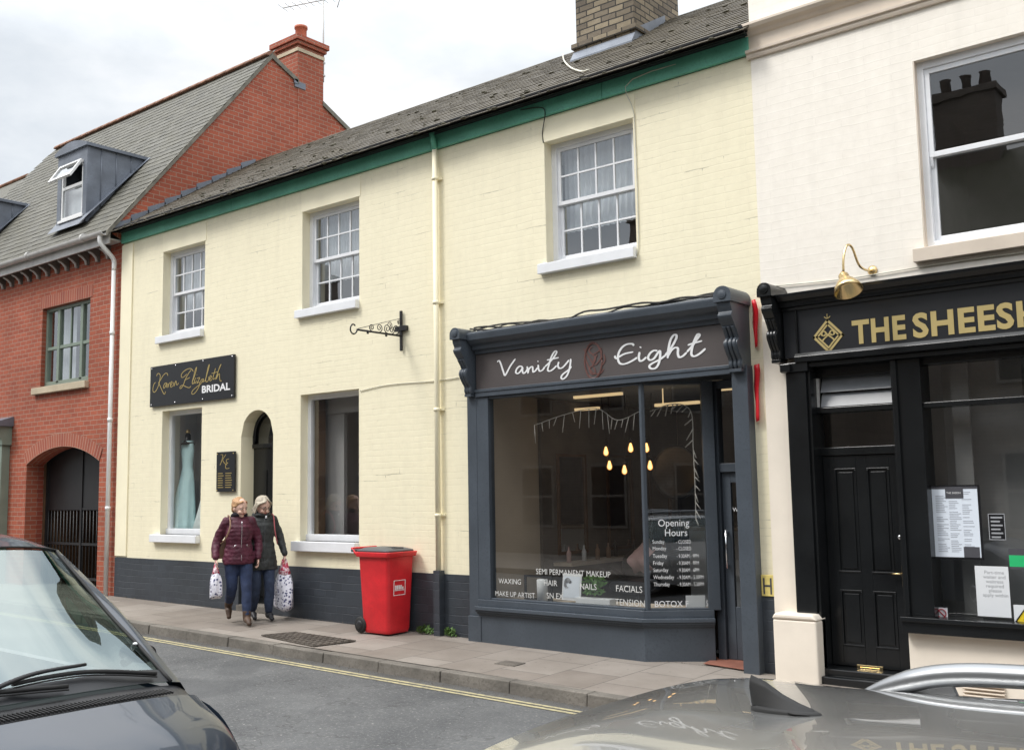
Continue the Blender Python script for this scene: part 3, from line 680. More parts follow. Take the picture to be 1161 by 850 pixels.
# rooms behind
rm = MB()
for a, ml in ((W1, 0), (W2, 0), (W3, 0)): room(rm, a[0] - .8, a[1] + .8, .25, 3.2, 3.4, 5.9, 0)
room(rm, L1[0] - .3, L1[1] + .35, .21, .85, -.1, 3.1, 2)
room(rm, L2[0] - .06, L2[1] + 1.0, .21, 3.5, -.1, 3.2, 1, 2)
room(rm, AD[0] - .2, AD[1] + .2, .5, 2, -.15, 3.1, 1)
part('interior_wall', rm, ['room_grey', 'room_dark', 'room_pale'], cb)
sh = MB(); sh.box(L1[0] + .0, L1[1] + .3, .24, .84, .75, .86); part('display_shelf', sh, 'white_paint', cb)
rp = MB(); rp.box(L2[0] - .05, L2[0] + .42, .44, .50, -.1, 3.1); rp.box(L2[0] - .05, L2[0] + 1.6, .40, .46, 2.72, 3.1); part('partition', rp, 'room_light', cb)
wd = MB(); wd.box(L2[0] + .02, L2[0] + .14, .22, .34, .3, 3.0); part('post', wd, 'wood_brown', cb)
# arched doorway: black door and fanlight
dd = MB(); xa, xb = AD[0], AD[1]; yd = .23
dd.box(xa, xb, yd, yd + .05, AD[2], 2.28); dd.box(xa, xb, yd - .03, yd, 2.28, 2.34)
for i in (0, 1):
    for j in (0, 1): q0 = xa + .09 + i * .33; z0_ = .1 + j * 1.0; dd.box(q0, q0 + .24, yd - .012, yd, z0_, z0_ + .85)
do = part('door', dd, 'black_paint', cb, .004)
arc = [(xa + .38 - .38 * math.cos(math.pi * i / 16), 2.45 + .38 * math.sin(math.pi * i / 16)) for i in range(17)]
fn = MB(); fn.prism([(xa, 2.34)] + arc + [(xb, 2.34)], 'y', yd + .02, yd + .03); part('fanlight', fn, 'hopper_glass', do)
fr = MB(); fr.tube([(x_, yd, z_) for x_, z_ in [(xa + .02, 2.34)] + [(a_ * .95 + (xa + .38) * .05, (b_ - 2.45) * .95 + 2.45) for a_, b_ in arc] + [(xb - .02, 2.34)]], .03, 6); part('frame', fr, 'black_paint', do)
st = MB(); st.box(xa - .06, xb + .02, -.02, .24, zp(-12.4) - .1, zp(-12.4) + .09); part('doorstep', st, 'kerb_stone', do, .01)
rv = MB(); wall(rv, xa - .001, xb + .001, AD[2] - .1, 2.9, [(xa, xb, AD[2] - .1, 2.45, .38)], .2, .3); part('reveal', rv, 'yellow_render', cb)
# downpipe
dp = MB(); X_ = -8.76
dp.tube([(X_, -.13, 6.17), (X_, -.09, 6.03), (X_, -.07, 5.93)], .034, 12, 1); dp.tube([(X_, -.07, 5.94), (X_, -.07, .62)], .034, 12, 0)
for z in (5.55, 3.95, 2.6, 1.3): dp.tube([(X_, -.07, z - .02), (X_, -.07, z + .02)], .042, 12, 0); dp.box(X_ - .07, X_ + .07, -.03, 0, z - .012, z + .012, 0)
dp.box(X_ - .05, X_ + .05, -.115, -.02, zp(X_) - .05, .63, 2)
part('downpipe', dp, ['yellow_render', 'green_paint', 'plinth_paint'], cb)
# cracks and old cables on the wall
def cable(pts, r_, m, label, name='wall_cable', n=5, y0=0, cat='cable'):
    q = []
    for p_ in pts:
        Y = p_[2] if len(p_) > 2 else y0; x_, z_ = P(p_[0], p_[1], Y); q.append((x_, Y, z_))
    mb = MB(); mb.tube(cr(q, 4), r_, n); return single(name, mb, m, q[0], label, cat)
cable([(846, 53, -.02), (717, 90, -.05), (719, 130, -.015), (722, 200, -.012), (724, 270, -.012), (722, 290, -.012)], .006, 'cable_pale', 'thin pale cable running down past the sash window nearest the ivory building')
cable([(590, 125, -.055), (612, 122, -.055), (618, 128, -.055), (615, 150, -.012), (616, 162, -.012)], .006, 'cable', 'thin dark cable looping over the green eaves board')
cable([(408, 443, -.012), (440, 436, -.012), (490, 432, -.012), (520, 428, -.012)], .006, 'cable_pale', 'thin cable from the tall shop window towards the left scroll bracket')
def roofline(px, py, dz=.0):
    a_ = roofhit(px, py); return (a_[0], a_[1], a_[2] + .03 + dz)
mb = MB(); q = [roofline(*a_) for a_ in ((638, 64), (640, 72), (648, 80), (660, 84), (668, 82))]; mb.tube(cr(q, 4), .012, 6)
single('roof_cable', mb, 'cable_pale', q[0], 'loose pale cable lying on the slates below the grey brick chimney', 'cable')

for a, t_ in ((W1, 'net curtain in the upstairs window above the black bridal sign'), (W2, 'net curtain in the upstairs window above the iron bracket'), (W3, 'net curtain in the upstairs window above the dark shopfront')):
    curtain(a[0] + .05, a[1] - .05, a[2] + .42, a[3] - .02, .34, t_)

# ================================================================= RED BRICK HOUSE
rh = thing('red_brick_house', (-21, 0, zp(-21)), 'red brick house with slate roof, dormers and an arched passage', 'house')
XE = -24.9; EZ = 6.14; RY = 3.136; RZ = 10.43; PR = math.atan((RZ - EZ) / (RY + .3))
RW = (-19.07, -17.32, 3.66, 5.16); AR = (-19.5, -16.86, -.2, 2.22)
w = MB(); wall(w, -30, XL - .003, -.2, 6.0, [RW + (0,), AR + (.30,)], 0, .22, 0, 0)
w.quad((XL - .004, 0, -.2), (XL - .004, 7, -.2), (XL - .004, 7, 6.), (XL - .004, 0, 6.))
w.quad((XL - .004, -.2, 6.1), (XL - .004, 0, 6), (XL - .004, 7, 6), (XL - .004, 7, 8.5), (XL - .004, RY, RZ - .06), (XL - .004, -.24, 6.16))
w.quad((-30, 7, -.2), (XL - .01, 7, -.2), (XL - .01, 7, 8.5), (-30, 7, 8.5)); w.quad((-30, 0, -.2), (-30, 7, -.2), (-30, 7, 8.5), (-30, 0, 6))
part('wall', w, 'red_brick', rh)
ab = MB()   # arch ring
c0 = (AR[0] + AR[1]) / 2; a0 = (AR[1] - AR[0]) / 2; rise = .30; rad = (a0 * a0 + rise * rise) / (2 * rise); zc_ = AR[3] + rise - rad; th = math.asin(a0 / rad)
def arcpt(t_, rr): return (c0 + rr * math.sin(t_), zc_ + rr * math.cos(t_))
vs = []
for i in range(29):
    t_ = -th + 2 * th * i / 28
    for rr in (rad - .002, rad + .24): x_, z_ = arcpt(t_, rr); vs.append((x_, -.012, z_))
ab.add(vs, [(2 * i, 2 * i + 1, 2 * i + 3, 2 * i + 2) for i in range(28)]); ao = part('arch_bricks', ab, 'arch_brick', rh, fix=False)
uvl = ao.data.uv_layers[0]
for p_ in ao.data.polygons:
    for li in p_.loop_indices:
        vi = ao.data.loops[li].vertex_index; uvl.data[li].uv = ((vi // 2) * 2 * th * rad / 28, (vi % 2) * .235 + .0025)
lb = MB(); lb.box(RW[0] - .08, RW[1] + .08, -.006, 0, RW[3] + .002, RW[3] + .235); lo_ = part('lintel', lb, 'arch_brick', rh)
uvl = lo_.data.uv_layers[0]
for p_ in lo_.data.polygons:
    for li in p_.loop_indices: u_ = uvl.data[li].uv; uvl.data[li].uv = (u_[0], u_[1] - RW[3])
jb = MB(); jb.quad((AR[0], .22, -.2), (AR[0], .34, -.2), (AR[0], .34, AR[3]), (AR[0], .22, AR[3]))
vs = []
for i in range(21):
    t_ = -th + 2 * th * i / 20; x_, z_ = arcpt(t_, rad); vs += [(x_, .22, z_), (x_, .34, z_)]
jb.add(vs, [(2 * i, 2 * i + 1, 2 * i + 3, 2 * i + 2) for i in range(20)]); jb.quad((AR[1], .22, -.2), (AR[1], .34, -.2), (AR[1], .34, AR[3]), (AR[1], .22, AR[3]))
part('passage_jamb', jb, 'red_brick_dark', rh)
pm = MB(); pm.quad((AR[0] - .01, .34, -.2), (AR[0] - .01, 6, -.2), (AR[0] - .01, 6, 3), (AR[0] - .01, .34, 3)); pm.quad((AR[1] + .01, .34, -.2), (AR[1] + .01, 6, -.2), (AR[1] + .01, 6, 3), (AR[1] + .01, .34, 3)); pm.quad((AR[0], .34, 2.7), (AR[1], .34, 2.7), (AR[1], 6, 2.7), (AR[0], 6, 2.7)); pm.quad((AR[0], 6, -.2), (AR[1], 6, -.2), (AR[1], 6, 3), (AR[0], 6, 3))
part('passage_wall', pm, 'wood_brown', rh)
gm = MB()   # iron gate
for i in range(22):
    x_ = AR[0] + .08 + i * (AR[1] - AR[0] - .16) / 21; gm.tube([(x_, .42, 0), (x_, .42, 1.35)], .012, 6)
for z in (.1, .72, 1.36): gm.box(AR[0] + .02, AR[1] - .02, .40, .44, z, z + .045)
gm.box(AR[0] + .02, AR[1] - .02, .41, .43, 1.4, 2.56); gm.box(c0 - .03, c0 + .03, .39, .45, 0, 2.5)
gm.box(AR[0], AR[0] + .07, .39, .45, -.1, 2.3); gm.box(AR[1] - .07, AR[1], .39, .45, -.1, 2.3)
part('gate', gm, 'black_iron', rh)
bk = MB(); bk.box(-18.75, -18.05, 2.2, 2.25, .5, 1.32); bk.box(-19.45, -19.0, 2.2, 2.25, .5, 1.32); part('painted_backlight', bk, 'room_pale', rh)  # pale panels standing in for back light seen through the gate bars
# roof
r = MB(); slates(r, -25.6, XL + .03, -.3, EZ, PR, 33, .24, .168, xlim=lambda x_, u: x_ > -24.95 - (5.45 - u) * .14)
rb = MB(); rb.quad((-26, -.27, EZ), (XL, -.27, EZ), (XL, RY, RZ - .02), (XE, RY, RZ - .02)); rb.quad((XE, RY, RZ - .02), (XL, RY, RZ - .02), (XL, 7.2, 8.4), (-26, 7.2, 8.4))
lx, lz = P(32, 200, RY); lx2, lz2 = P(0, 210, RY)
rb.quad((-30, -.27, EZ), (-25.9, -.27, EZ), (XE, RY, RZ - .03), (lx, RY, lz), (-34, RY, lz))
rb.quad((-30, 7.2, 8.0), (-26, 7.2, 8.0), (XE, RY, RZ - .03), (lx, RY, lz), (-34, RY, lz))
ro = part('roof', rb, 'slate_grey', rh); part('slates', r, 'slate_grey', ro)
rd = MB(); x = XE
while x < XL - .05:
    b = min(x + .33, XL + .02)
    pr = [(RY + .13 * math.cos(a_), RZ - .045 + .11 * math.sin(a_)) for a_ in [math.pi * i / 8 for i in range(9)]]
    rd.prism(pr, 'x', x + .005, b - .005, smooth=True); x += .33
rd.tube([(lx, RY, lz + .03), (-34, RY, lz + .03)], .05, 8)
part('ridge_tiles', rd, 'ridge_terracotta', ro)
vg = MB()
def vbar(y0_, z0_, y1_, z1_, w_=.06): vg.hexa([(XL - .02, y0_, z0_ - .07), (XL + w_, y0_, z0_ - .07), (XL + w_, y1_, z1_ - .07), (XL - .02, y1_, z1_ - .07), (XL - .02, y0_, z0_ + .03), (XL + w_, y0_, z0_ + .03), (XL + w_, y1_, z1_ + .03), (XL - .02, y1_, z1_ + .03)])
vbar(-.32, EZ - .02, RY, RZ - .02, .03); vbar(RY, RZ - .02, 3.82, 10.08, .03); vbar(4.47, 9.80, 7.1, 8.45, .03)
part('verge', vg, 'verge_mortar', ro)
# chimney
cm = MB(); y0, y1, x0, x1 = 3.80, 4.49, -17.0, XL + .005
cm.box(x0, x1, y0, y1, 8.6, 10.72); cm.box(x0 - .02, x1 + .02, y0 - .02, y1 + .02, 10.721, 10.80, 1); cm.box(x0, x1, y0, y1, 10.801, 10.87); cm.box(x0 - .05, x1 + .05, y0 - .05, y1 + .05, 10.871, 10.95); cm.box(x0 - .09, x1 + .09, y0 - .09, y1 + .09, 10.951, 11.06)
cho = part('chimney', cm, ['red_brick', 'stone_sill'], ro, .004)
cpt = MB(); cpt.lathe([(.14, 0), (.13, .04), (.12, .08), (.12, .34), (.14, .35), (.14, .40), (.10, .40), (.10, .1)], ((x0 + x1) / 2 + .05, (y0 + y1) / 2, 11.06), n=20); part('chimney_pot', cpt, 'terracotta', cho)
ff = MB(); ff.box(XL + .006, XL + .02, 3.72, 4.0, 9.93, 10.06); ff.box(x0, XL + .03, 3.70, 3.795, 10.0, 10.09); part('flashing', ff, 'lead', cho)
# TV aerial
al = thing('tv_aerial', (-16.5, 4.52, 10.6), 'thin grey television aerial on a mast beside the red chimney', 'aerial')
am = MB(); ax_, ay_ = XL - .08, 4.56; ztop = PX_ = 12.15
am.tube([(ax_, ay_, 10.3), (ax_, ay_, ztop + .15)], .017, 8); am.box(ax_ - .03, ax_ + .03, ay_ - .06, ay_ + .03, 10.42, 10.46); am.box(ax_ - .03, ax_ + .03, ay_ - .06, ay_ + .03, 10.7, 10.74); part('mast', am, 'gutter_paint', al)
am = MB(); am.tube([(ax_ - 1.0, ay_ - .3, ztop + .02), (ax_ + .35, ay_ + .1, ztop - .02)], .012, 6)
for i in range(9):
    t_ = i / 8; bx, by, bz = ax_ - 1.0 + 1.35 * t_, ay_ - .3 + .4 * t_, ztop + .02 - .04 * t_; am.tube([(bx + .05, by - .17, bz), (bx - .05, by + .17, bz)], .006, 5)
am.tube([(ax_ + .33, ay_ + .1, ztop - .25), (ax_ + .42, ay_ + .12, ztop), (ax_ + .33, ay_ + .1, ztop + .25)], .01, 5); part('antenna_rods', am, 'gutter_paint', al)
# dormers
def dormer(xl, xr):
    yf = .06; zt = 8.05; zb_ = 6.62; sl = (RZ - EZ) / (RY + .3)
    m_ = MB(); yb = (zt - EZ) / sl - .3
    for xx_ in (xl, xr): m_.quad((xx_, yf, zb_), (xx_, yb, zt), (xx_, yf, zt))
    w_ = (xr - xl)
    m_.box(xl - .01, xl + .13, yf - .03, yf + .03, zb_, zt); m_.box(xr - .13, xr + .01, yf - .03, yf + .03, zb_, zt); m_.box(xl + .13, xr - .13, yf - .03, yf + .03, zt - .22, zt); m_.box(xl + .13, xr - .13, yf - .03, yf + .03, zb_, zb_ + .16)
    for i in range(3): m_.tube([(xr + .002, yf + .25 + i * .3, min(zt, EZ + (yf + .55 + i * .3) * sl)), (xr + .002, yf + .25 + i * .3, zt)], .012, 6)
    seg = 8
    for i in range(seg):
        a_, b_ = i / seg, (i + 1) / seg; ha, hb = .12 * math.sin(math.pi * a_), .12 * math.sin(math.pi * b_)
        m_.hexa([(xl - .06 + (w_ + .12) * a_, yf - .08, zt), (xl - .06 + (w_ + .12) * b_, yf - .08, zt), (xl - .06 + (w_ + .12) * b_, yb + .1, zt), (xl - .06 + (w_ + .12) * a_, yb + .1, zt),
                 (xl - .06 + (w_ + .12) * a_, yf - .08, zt + .06 + ha), (xl - .06 + (w_ + .12) * b_, yf - .08, zt + .06 + hb), (xl - .06 + (w_ + .12) * b_, yb + .15, zt + .06 + hb), (xl - .06 + (w_ + .12) * a_, yb + .15, zt + .06 + ha)])
    m_.quad((xl - .08, yf - .17, zb_ - .08), (xr + .14, yf - .17, zb_ - .08), (xr + .2, yf + .05, zb_ + .22 - .02), (xl - .12, yf + .05, zb_ + .22 - .02))
    m_.quad((xr + .0, yf - .2, zb_ - .05), (xr + .18, yf - .2, zb_ - .05), (xr + .18, yb, zt + .04), (xr, yb, zt + .04))
    o = part('dormer', m_, 'lead', ro)
    wx0, wx1, wz0, wz1 = xl + .13, xr - .13, zb_ + .16, zt - .22; zm = wz0 + (wz1 - wz0) * .58
    wm = MB(); f = .05
    wm.box(wx0, wx0 + f, yf - .02, yf + .04, wz0, wz1); wm.box(wx1 - f, wx1, yf - .02, yf + .04, wz0, wz1); wm.box(wx0 + f, wx1 - f, yf - .02, yf + .04, wz1 - f, wz1); wm.box(wx0 + f, wx1 - f, yf - .02, yf + .04, wz0, wz0 + f); wm.box(wx0 + f, wx1 - f, yf - .02, yf + .04, zm - .03, zm + .03)
    wm.box(wx0 - .05, wx1 + .05, yf - .06, yf + .03, wz0 - .05, wz0 - .001)
    # top-hung casement swung out
    an = R(33); hx, hz, hl = yf - .03, wz1 - .02, wz1 - zm - .02
    def hp(u, n_): return (hx - u * math.sin(an) - n_ * math.cos(an), hz - u * math.cos(an) + n_ * math.sin(an))
    def bar_(xa_, xb_, ua, ub):
        q = [hp(ua, 0), hp(ub, 0), hp(ub, .045), hp(ua, .045)]; wm.prism(q, 'x', xa_, xb_)
    bar_(wx0, wx0 + .055, 0, hl); bar_(wx1 - .055, wx1, 0, hl); bar_(wx0 + .055, wx1 - .055, 0, .055); bar_(wx0 + .055, wx1 - .055, hl - .055, hl)
    wo = part('window_frame', wm, 'white_plastic', o, .002)
    gm_ = MB(); a1, a2 = hp(.05, .02), hp(hl - .05, .02); gm_.quad((wx0 + .05, a1[0], a1[1]), (wx1 - .05, a1[0], a1[1]), (wx1 - .05, a2[0], a2[1]), (wx0 + .05, a2[0], a2[1]))
    gm_.quad((wx0 + f, yf, wz0 + f), (wx1 - f, yf, wz0 + f), (wx1 - f, yf, zm - .03), (wx0 + f, yf, zm - .03)); 
    return o, gm_, (wx0, wx1, wz0, wz1, zm, yf)
for xl, xr in ((-18.70, -17.64), (-23.5, -22.45)):
    o, gm_, q = dormer(xl, xr); ORG.setdefault(o, ORG[rh]); part('pane', gm_, 'house_glass', o, fix=False)
    bl = MB(); bl.quad((q[0], q[5] + .12, q[2]), (q[1], q[5] + .12, q[2]), (q[1], q[5] + .12, q[4]), (q[0], q[5] + .12, q[4])); bl.box(q[0] - .05, q[1] + .05, q[5] + .5, q[5] + .55, q[2] - .1, q[3], 1); part('blind', bl, ['curtain', 'room_dark'], o)
# window, sill, gutter, brackets, downpipe
wm = MB(); x0, x1, z0, z1 = RW; y = .08; f = .06
wm.box(x0, x0 + f, y, y + .1, z0, z1); wm.box(x1 - f, x1, y, y + .1, z0, z1); wm.box(x0 + f, x1 - f, y, y + .1, z1 - f, z1); wm.box(x0 + f, x1 - f, y, y + .1, z0, z0 + f + .04)
m1, m2 = x0 + (x1 - x0) * .27, x0 + (x1 - x0) * .75; zm = (z0 + z1) / 2 - .02
for m_ in (m1, m2): wm.box(m_ - .045, m_ + .045, y, y + .09, z0 + f, z1 - f)
for a_, b_ in ((x0 + f, m1 - .045), (m1 + .045, m2 - .045), (m2 + .045, x1 - f)): wm.box(a_, b_, y + .01, y + .07, zm - .03, zm + .03)
cc = (m1 + m2) / 2; wm.box(cc - .015, cc + .015, y + .02, y + .06, z0 + f, zm - .03); wm.box(cc - .015, cc + .015, y + .02, y + .06, zm + .03, z1 - f)
wo = part('window', wm, 'sage_paint', rh, .004)
g_ = MB(); g_.quad((x0 + f, y + .04, z0 + f), (x1 - f, y + .04, z0 + f), (x1 - f, y + .04, z1 - f), (x0 + f, y + .04, z1 - f)); part('pane', g_, 'house_glass', wo, fix=False)
s = MB(); s.box(x0 - .2, x1 + .02, -.08, .1, z0 - .13, z0 - .005); part('sill', s, 'stone_sill', wo, .008)
rm = MB(); room(rm, x0 - .5, x1 + .5, .25, 3, 3.3, 5.5); part('interior_wall', rm, 'room_grey', rh)
curtain(x0 + .1, x0 + .75, z0 + .05, z1, .3, 'pale curtain in the left half of the sage green window', 8)
curtain(x1 - .45, x1 - .02, z0 + .05, z1, .3, 'pale curtain in the right half of the sage green window', 5)
gt = MB(); prof = [(-.34 + .07 * math.cos(math.pi + math.pi * i / 12), 6.13 + .07 * math.sin(math.pi + math.pi * i / 12)) for i in range(13)]
prof += [(-.34 + .06 * math.cos(2 * math.pi - math.pi * i / 12), 6.13 + .06 * math.sin(2 * math.pi - math.pi * i / 12)) for i in range(13)]
gt.prism(prof, 'x', -30, XL - .02)
for x_ in range(-29, -16, 2): gt.tube([(x_ - .02 , -.34, 6.125), (x_ + .05, -.34, 6.125)], .078, 10)
part('gutter', gt, 'gutter_paint', rh)
sf = MB(); sf.box(-30, XL - .01, -.27, -.24, 5.93, 6.12); sf.box(-30, XL - .01, -.239, 0, 6.0, 6.02); part('fascia_board', sf, 'gutter_paint', rh)
x = -16.7; bc = MB()
while x > -24:
    bc = MB(); bc.prism([(0, 5.99), (-.225, 5.99), (-.225, 5.93), (-.13, 5.90), (-.05, 5.84), (-.03, 5.76), (0, 5.76)], 'x', x - .035, x + .035)
    bc.tube([(x, -.20, 5.925), (x, -.13, 5.895), (x, -.06, 5.83), (x, -.045, 5.76)], .022, 6, 1); part('eave_bracket', bc, ['room_dark', 'gutter_paint'], rh); x -= .36
dp = MB(); X_ = -16.43
dp.tube(cr([(X_, -.34, 6.08), (X_, -.34, 5.98), (X_ + .01, -.30, 5.9), (X_ + .02, -.14, 5.75), (X_ + .02, -.08, 5.66), (X_ + .02, -.08, 5.5)], 4), .04, 12); dp.tube([(X_ + .02, -.08, 5.52), (X_ + .02, -.08, zp(-16.4) - .02)], .038, 12)
for z in (4.4, 2.9, 1.4): dp.tube([(X_ + .02, -.08, z - .03), (X_ + .02, -.08, z + .03)], .047, 12)
part('downpipe', dp, 'white_plastic', rh)
# green shopfront at the far left
gs = thing('green_shopfront', (-22.5, 0, zp(-22)), 'sage green shopfront at the far left with a lead capped cornice', 'shopfront')
m_ = MB(); xs = -20.13
m_.box(xs - .42, xs - .06, -.16, 0, -.1, 2.62); m_.box(xs - .36, xs - .12, -.175, -.16, .4, 2.3); part('pilaster', m_, 'sage_paint', gs, .006)
m_ = MB(); m_.box(-26, xs - .43, -.08, 0, -.1, 1.0); m_.box(-26, xs - .43, -.1, 0, 2.35, 2.62); part('panelling', m_, 'sage_paint', gs, .006)
m_ = MB(); m_.molding([(0, 2.621), (-.18, 2.621), (-.2, 2.72), (-.26, 2.80), (-.30, 2.90), (-.30, 2.98), (0, 2.98)], -26, xs); part('cornice', m_, 'sage_paint', gs, .004)
m_ = MB(); m_.molding([(0, 2.981), (-.36, 2.981), (-.37, 3.05), (-.02, 3.17), (0, 3.17)], -26, xs + .06); part('lead_cap', m_, 'lead', gs, .004)
# ================================================================= DARK GREY SHOPFRONT (beauty salon)
vs_ = thing('salon_shopfront', (-6.4, -.1, zp(-6.4)), 'slate grey shopfront with white handwritten lettering on its fascia', 'shopfront')
PLx = (-8.21, -8.06); PRx = (-4.70, -4.53)
def corbel(x0, x1, ztop, zbot, parent, m, ymax=-.40, ymin=-.17, extra=None):
    h = ztop - zbot
    pr = [(0, ztop), (ymax * .55, ztop), (ymax * .86, ztop - .02 * h), (ymax, ztop - .10 * h), (ymax, ztop - .20 * h), (ymax * .93, ztop - .28 * h), (ymax * .98, ztop - .34 * h), (ymax * .80, ztop - .46 * h), (ymax * .66, ztop - .56 * h), (ymax * .62, ztop - .615 * h),
          (ymax * .70, ztop - .64 * h), (ymax * .73, ztop - .70 * h), (ymax * .62, ztop - .80 * h), (ymax * .50, ztop - .88 * h), (ymax * .50, ztop - .95 * h), (ymax * .44, zbot), (0, zbot)]
    pr = [pr[0]] + cr(pr[1:-1], 4) + [pr[-1]]
    mb = MB(); mb.prism(pr, 'x', x0 + .012, x1 - .012, smooth=False)
    # raised reeds following the scroll
    for k in (.2, .5, .8):
        xx = x0 + .012 + (x1 - x0 - .024) * k; body = [q for q in pr[2:-2]]
        body = body[int(len(body) * .42):]; mb.tube([(xx, q[0], q[1]) for q in body], .020, 6)
    # rounded barrel cap
    n = 12; c_y = ymax * .42
    cap = [(x0 + (x1 - x0) * .5 + (x1 - x0) * .56 * math.cos(math.pi * i / n), ztop - .06 + (x1 - x0) * .56 * math.sin(math.pi * i / n)) for i in range(n + 1)] + [(x0 - .008, ztop - .13), (x1 + .008, ztop - .13)][::1]
    cap = cap[:n + 1] + [(x0 - .008, ztop - .12), (x1 + .008, ztop - .12)]
    mb.prism(cap, 'y', ymax - .03, 0, smooth=False)
    mb.lathe([(.045, -.01), (.045, 0), (.03, .0), (.03, -.012)], ((x0 + x1) / 2, ymax - .03, ztop - .05), 'y', 14)
    mb.box(x0 + .02, x1 - .02, ymax * .44 - .03, 0, zbot - .03, zbot - .001)
    return part('corbel', mb, m, parent, .004)
for (x0, x1, cx_) in ((PLx[0], PLx[1], (-8.20, -8.06)), (PRx[0], PRx[1], (-4.70, -4.53))):
    m_ = MB(); zb_ = zp(x0) - .05
    m_.box(x0, x1, -.13, 0.35 if x0 > -6 else 0.0, zb_, 2.78)
    if x0 < -6: m_.box(x0 - .0, x1 + .05, -.16, -.131, zb_, zb_ + .33)
    part('pilaster', m_, 'slate_paint', vs_, .006)
    corbel(cx_[0], cx_[1], 3.50, 2.74, vs_, 'slate_paint')
xl, xr = PLx[1] + .002, PRx[0] - .002
m_ = MB(); m_.box(xl, xr, -.13, .25, 2.775, 3.215); fb = part('fascia_board', m_, 'fascia_panel', vs_, .002)
m_ = MB(); m_.molding([(0, 3.216), (-.15, 3.216), (-.16, 3.25), (-.20, 3.265), (-.21, 3.31), (-.25, 3.33), (-.29, 3.37), (-.30, 3.43), (-.30, 3.45), (0, 3.47)], xl, xr); part('cornice', m_, 'slate_paint', vs_, .003)
m_ = MB(); m_.box(xl, xr, -.155, .25, 2.70, 2.774); m_.box(xl, xr, -.165, -.13, 2.755, 2.79); m_.box(xl, xr, -.09, .9, 2.62, 2.699) if False else None
part('fascia_rail', m_, 'slate_paint', vs_, .004)
m_ = MB(); m_.quad((-5.76, -.10, 2.699), (xr, -.10, 2.699), (xr, .62, 2.699), (-5.27, .62, 2.699), (-5.0, .27, 2.699)); part('soffit', m_, 'black_panel', vs_)
# bay
ang = R(35); ca_, sa_ = math.cos(ang), math.sin(ang)
bx, by = -5.79, -.15       # riser corner
ex_, ey_ = -5.20, by + .59 * math.tan(ang)
def bayprism(off, z0, z1, m, name, x_left=xl, depth=.12, par=vs_, bw=.004, xe=-5.20):
    # plan outline of the bay pushed outwards by off
    c_ = (bx + off * math.tan(ang / 2), by - off)
    e_ = (xe + off * sa_, by + (xe - bx) * math.tan(ang) - off * ca_)
    mb = MB(); poly = [(x_left, by - off), c_, e_, (e_[0] - depth * sa_, e_[1] + depth * ca_), (c_[0] - depth * math.tan(ang / 2), by - off + depth), (x_left, by - off + depth)]
    if isinstance(z0, tuple): mb.prism(poly, 'z', z0[0], z1); mb.v = [(x, y, (z if z > z0[0] + .01 else z)) for x, y, z in mb.v]
    else: mb.prism(poly, 'z', z0, z1)
    return mb
m_ = bayprism(0, -.4, .165, '', ''); part('stall_riser', m_, 'slate_paint', vs_, .003)
m_ = MB(); off = .07
for o_, za, zb_ in ((.075, .215, .255), (.055, .19, .214), (.03, .166, .189), (.012, .256, .33)):
    mm = bayprism(o_, za, zb_, '', '', depth=.25); m_.add(mm.v, mm.f)
part('window_sill', m_, 'slate_paint', vs_, .004)
# window frame
WZ0, WZ1 = .33, 2.70
wx0 = -7.88; py = -.08
cxp = -5.777
def cant(u, n=0.0): return (cxp + ca_ * u - sa_ * n * -1, py + sa_ * u + ca_ * n * 1) if False else (cxp + ca_ * u + sa_ * (-n), py + sa_ * u + ca_ * n)
m_ = MB()
m_.box(xl, wx0, -.13, -.02, WZ0, WZ1); m_.box(wx0, cxp - .02, -.12, -.03, WZ0, WZ0 + .02); m_.box(wx0, cxp - .02, -.12, -.03, WZ1 - .03, WZ1 - .001)
def cbox(mb, u0, u1, n0, n1, z0, z1):
    q = [cant(u0, n0), cant(u1, n0), cant(u1, n1), cant(u0, n1)]; mb.hexa([(a_, b_, z0) for a_, b_ in q] + [(a_, b_, z1) for a_, b_ in q])
m_.prism([(cxp - .022, py - .03), (cxp + .01, py - .035), (cxp + .03, py), (cxp + .0, py + .04), (cxp - .022, py + .03)], 'z', WZ0, WZ1)
cbox(m_, .03, .62, -.03, .03, WZ0, WZ0 + .02); cbox(m_, .03, .62, -.03, .03, WZ1 - .03, WZ1 - .001)
cbox(m_, .618, .74, -.05, .06, WZ0, WZ1)
wf = part('window_frame', m_, 'slate_paint', vs_, .004)
g_ = MB(); g_.quad((wx0, py, WZ0), (cxp - .02, py, WZ0), (cxp - .02, py, WZ1), (wx0, py, WZ1)); part('pane', g_, 'shop_glass', wf, fix=False)
g_ = MB(); a_, b_ = cant(.02), cant(.62); g_.quad((*a_, WZ0), (*b_, WZ0), (*b_, WZ1), (*a_, WZ1)); part('pane', g_, 'shop_glass', wf, fix=False)
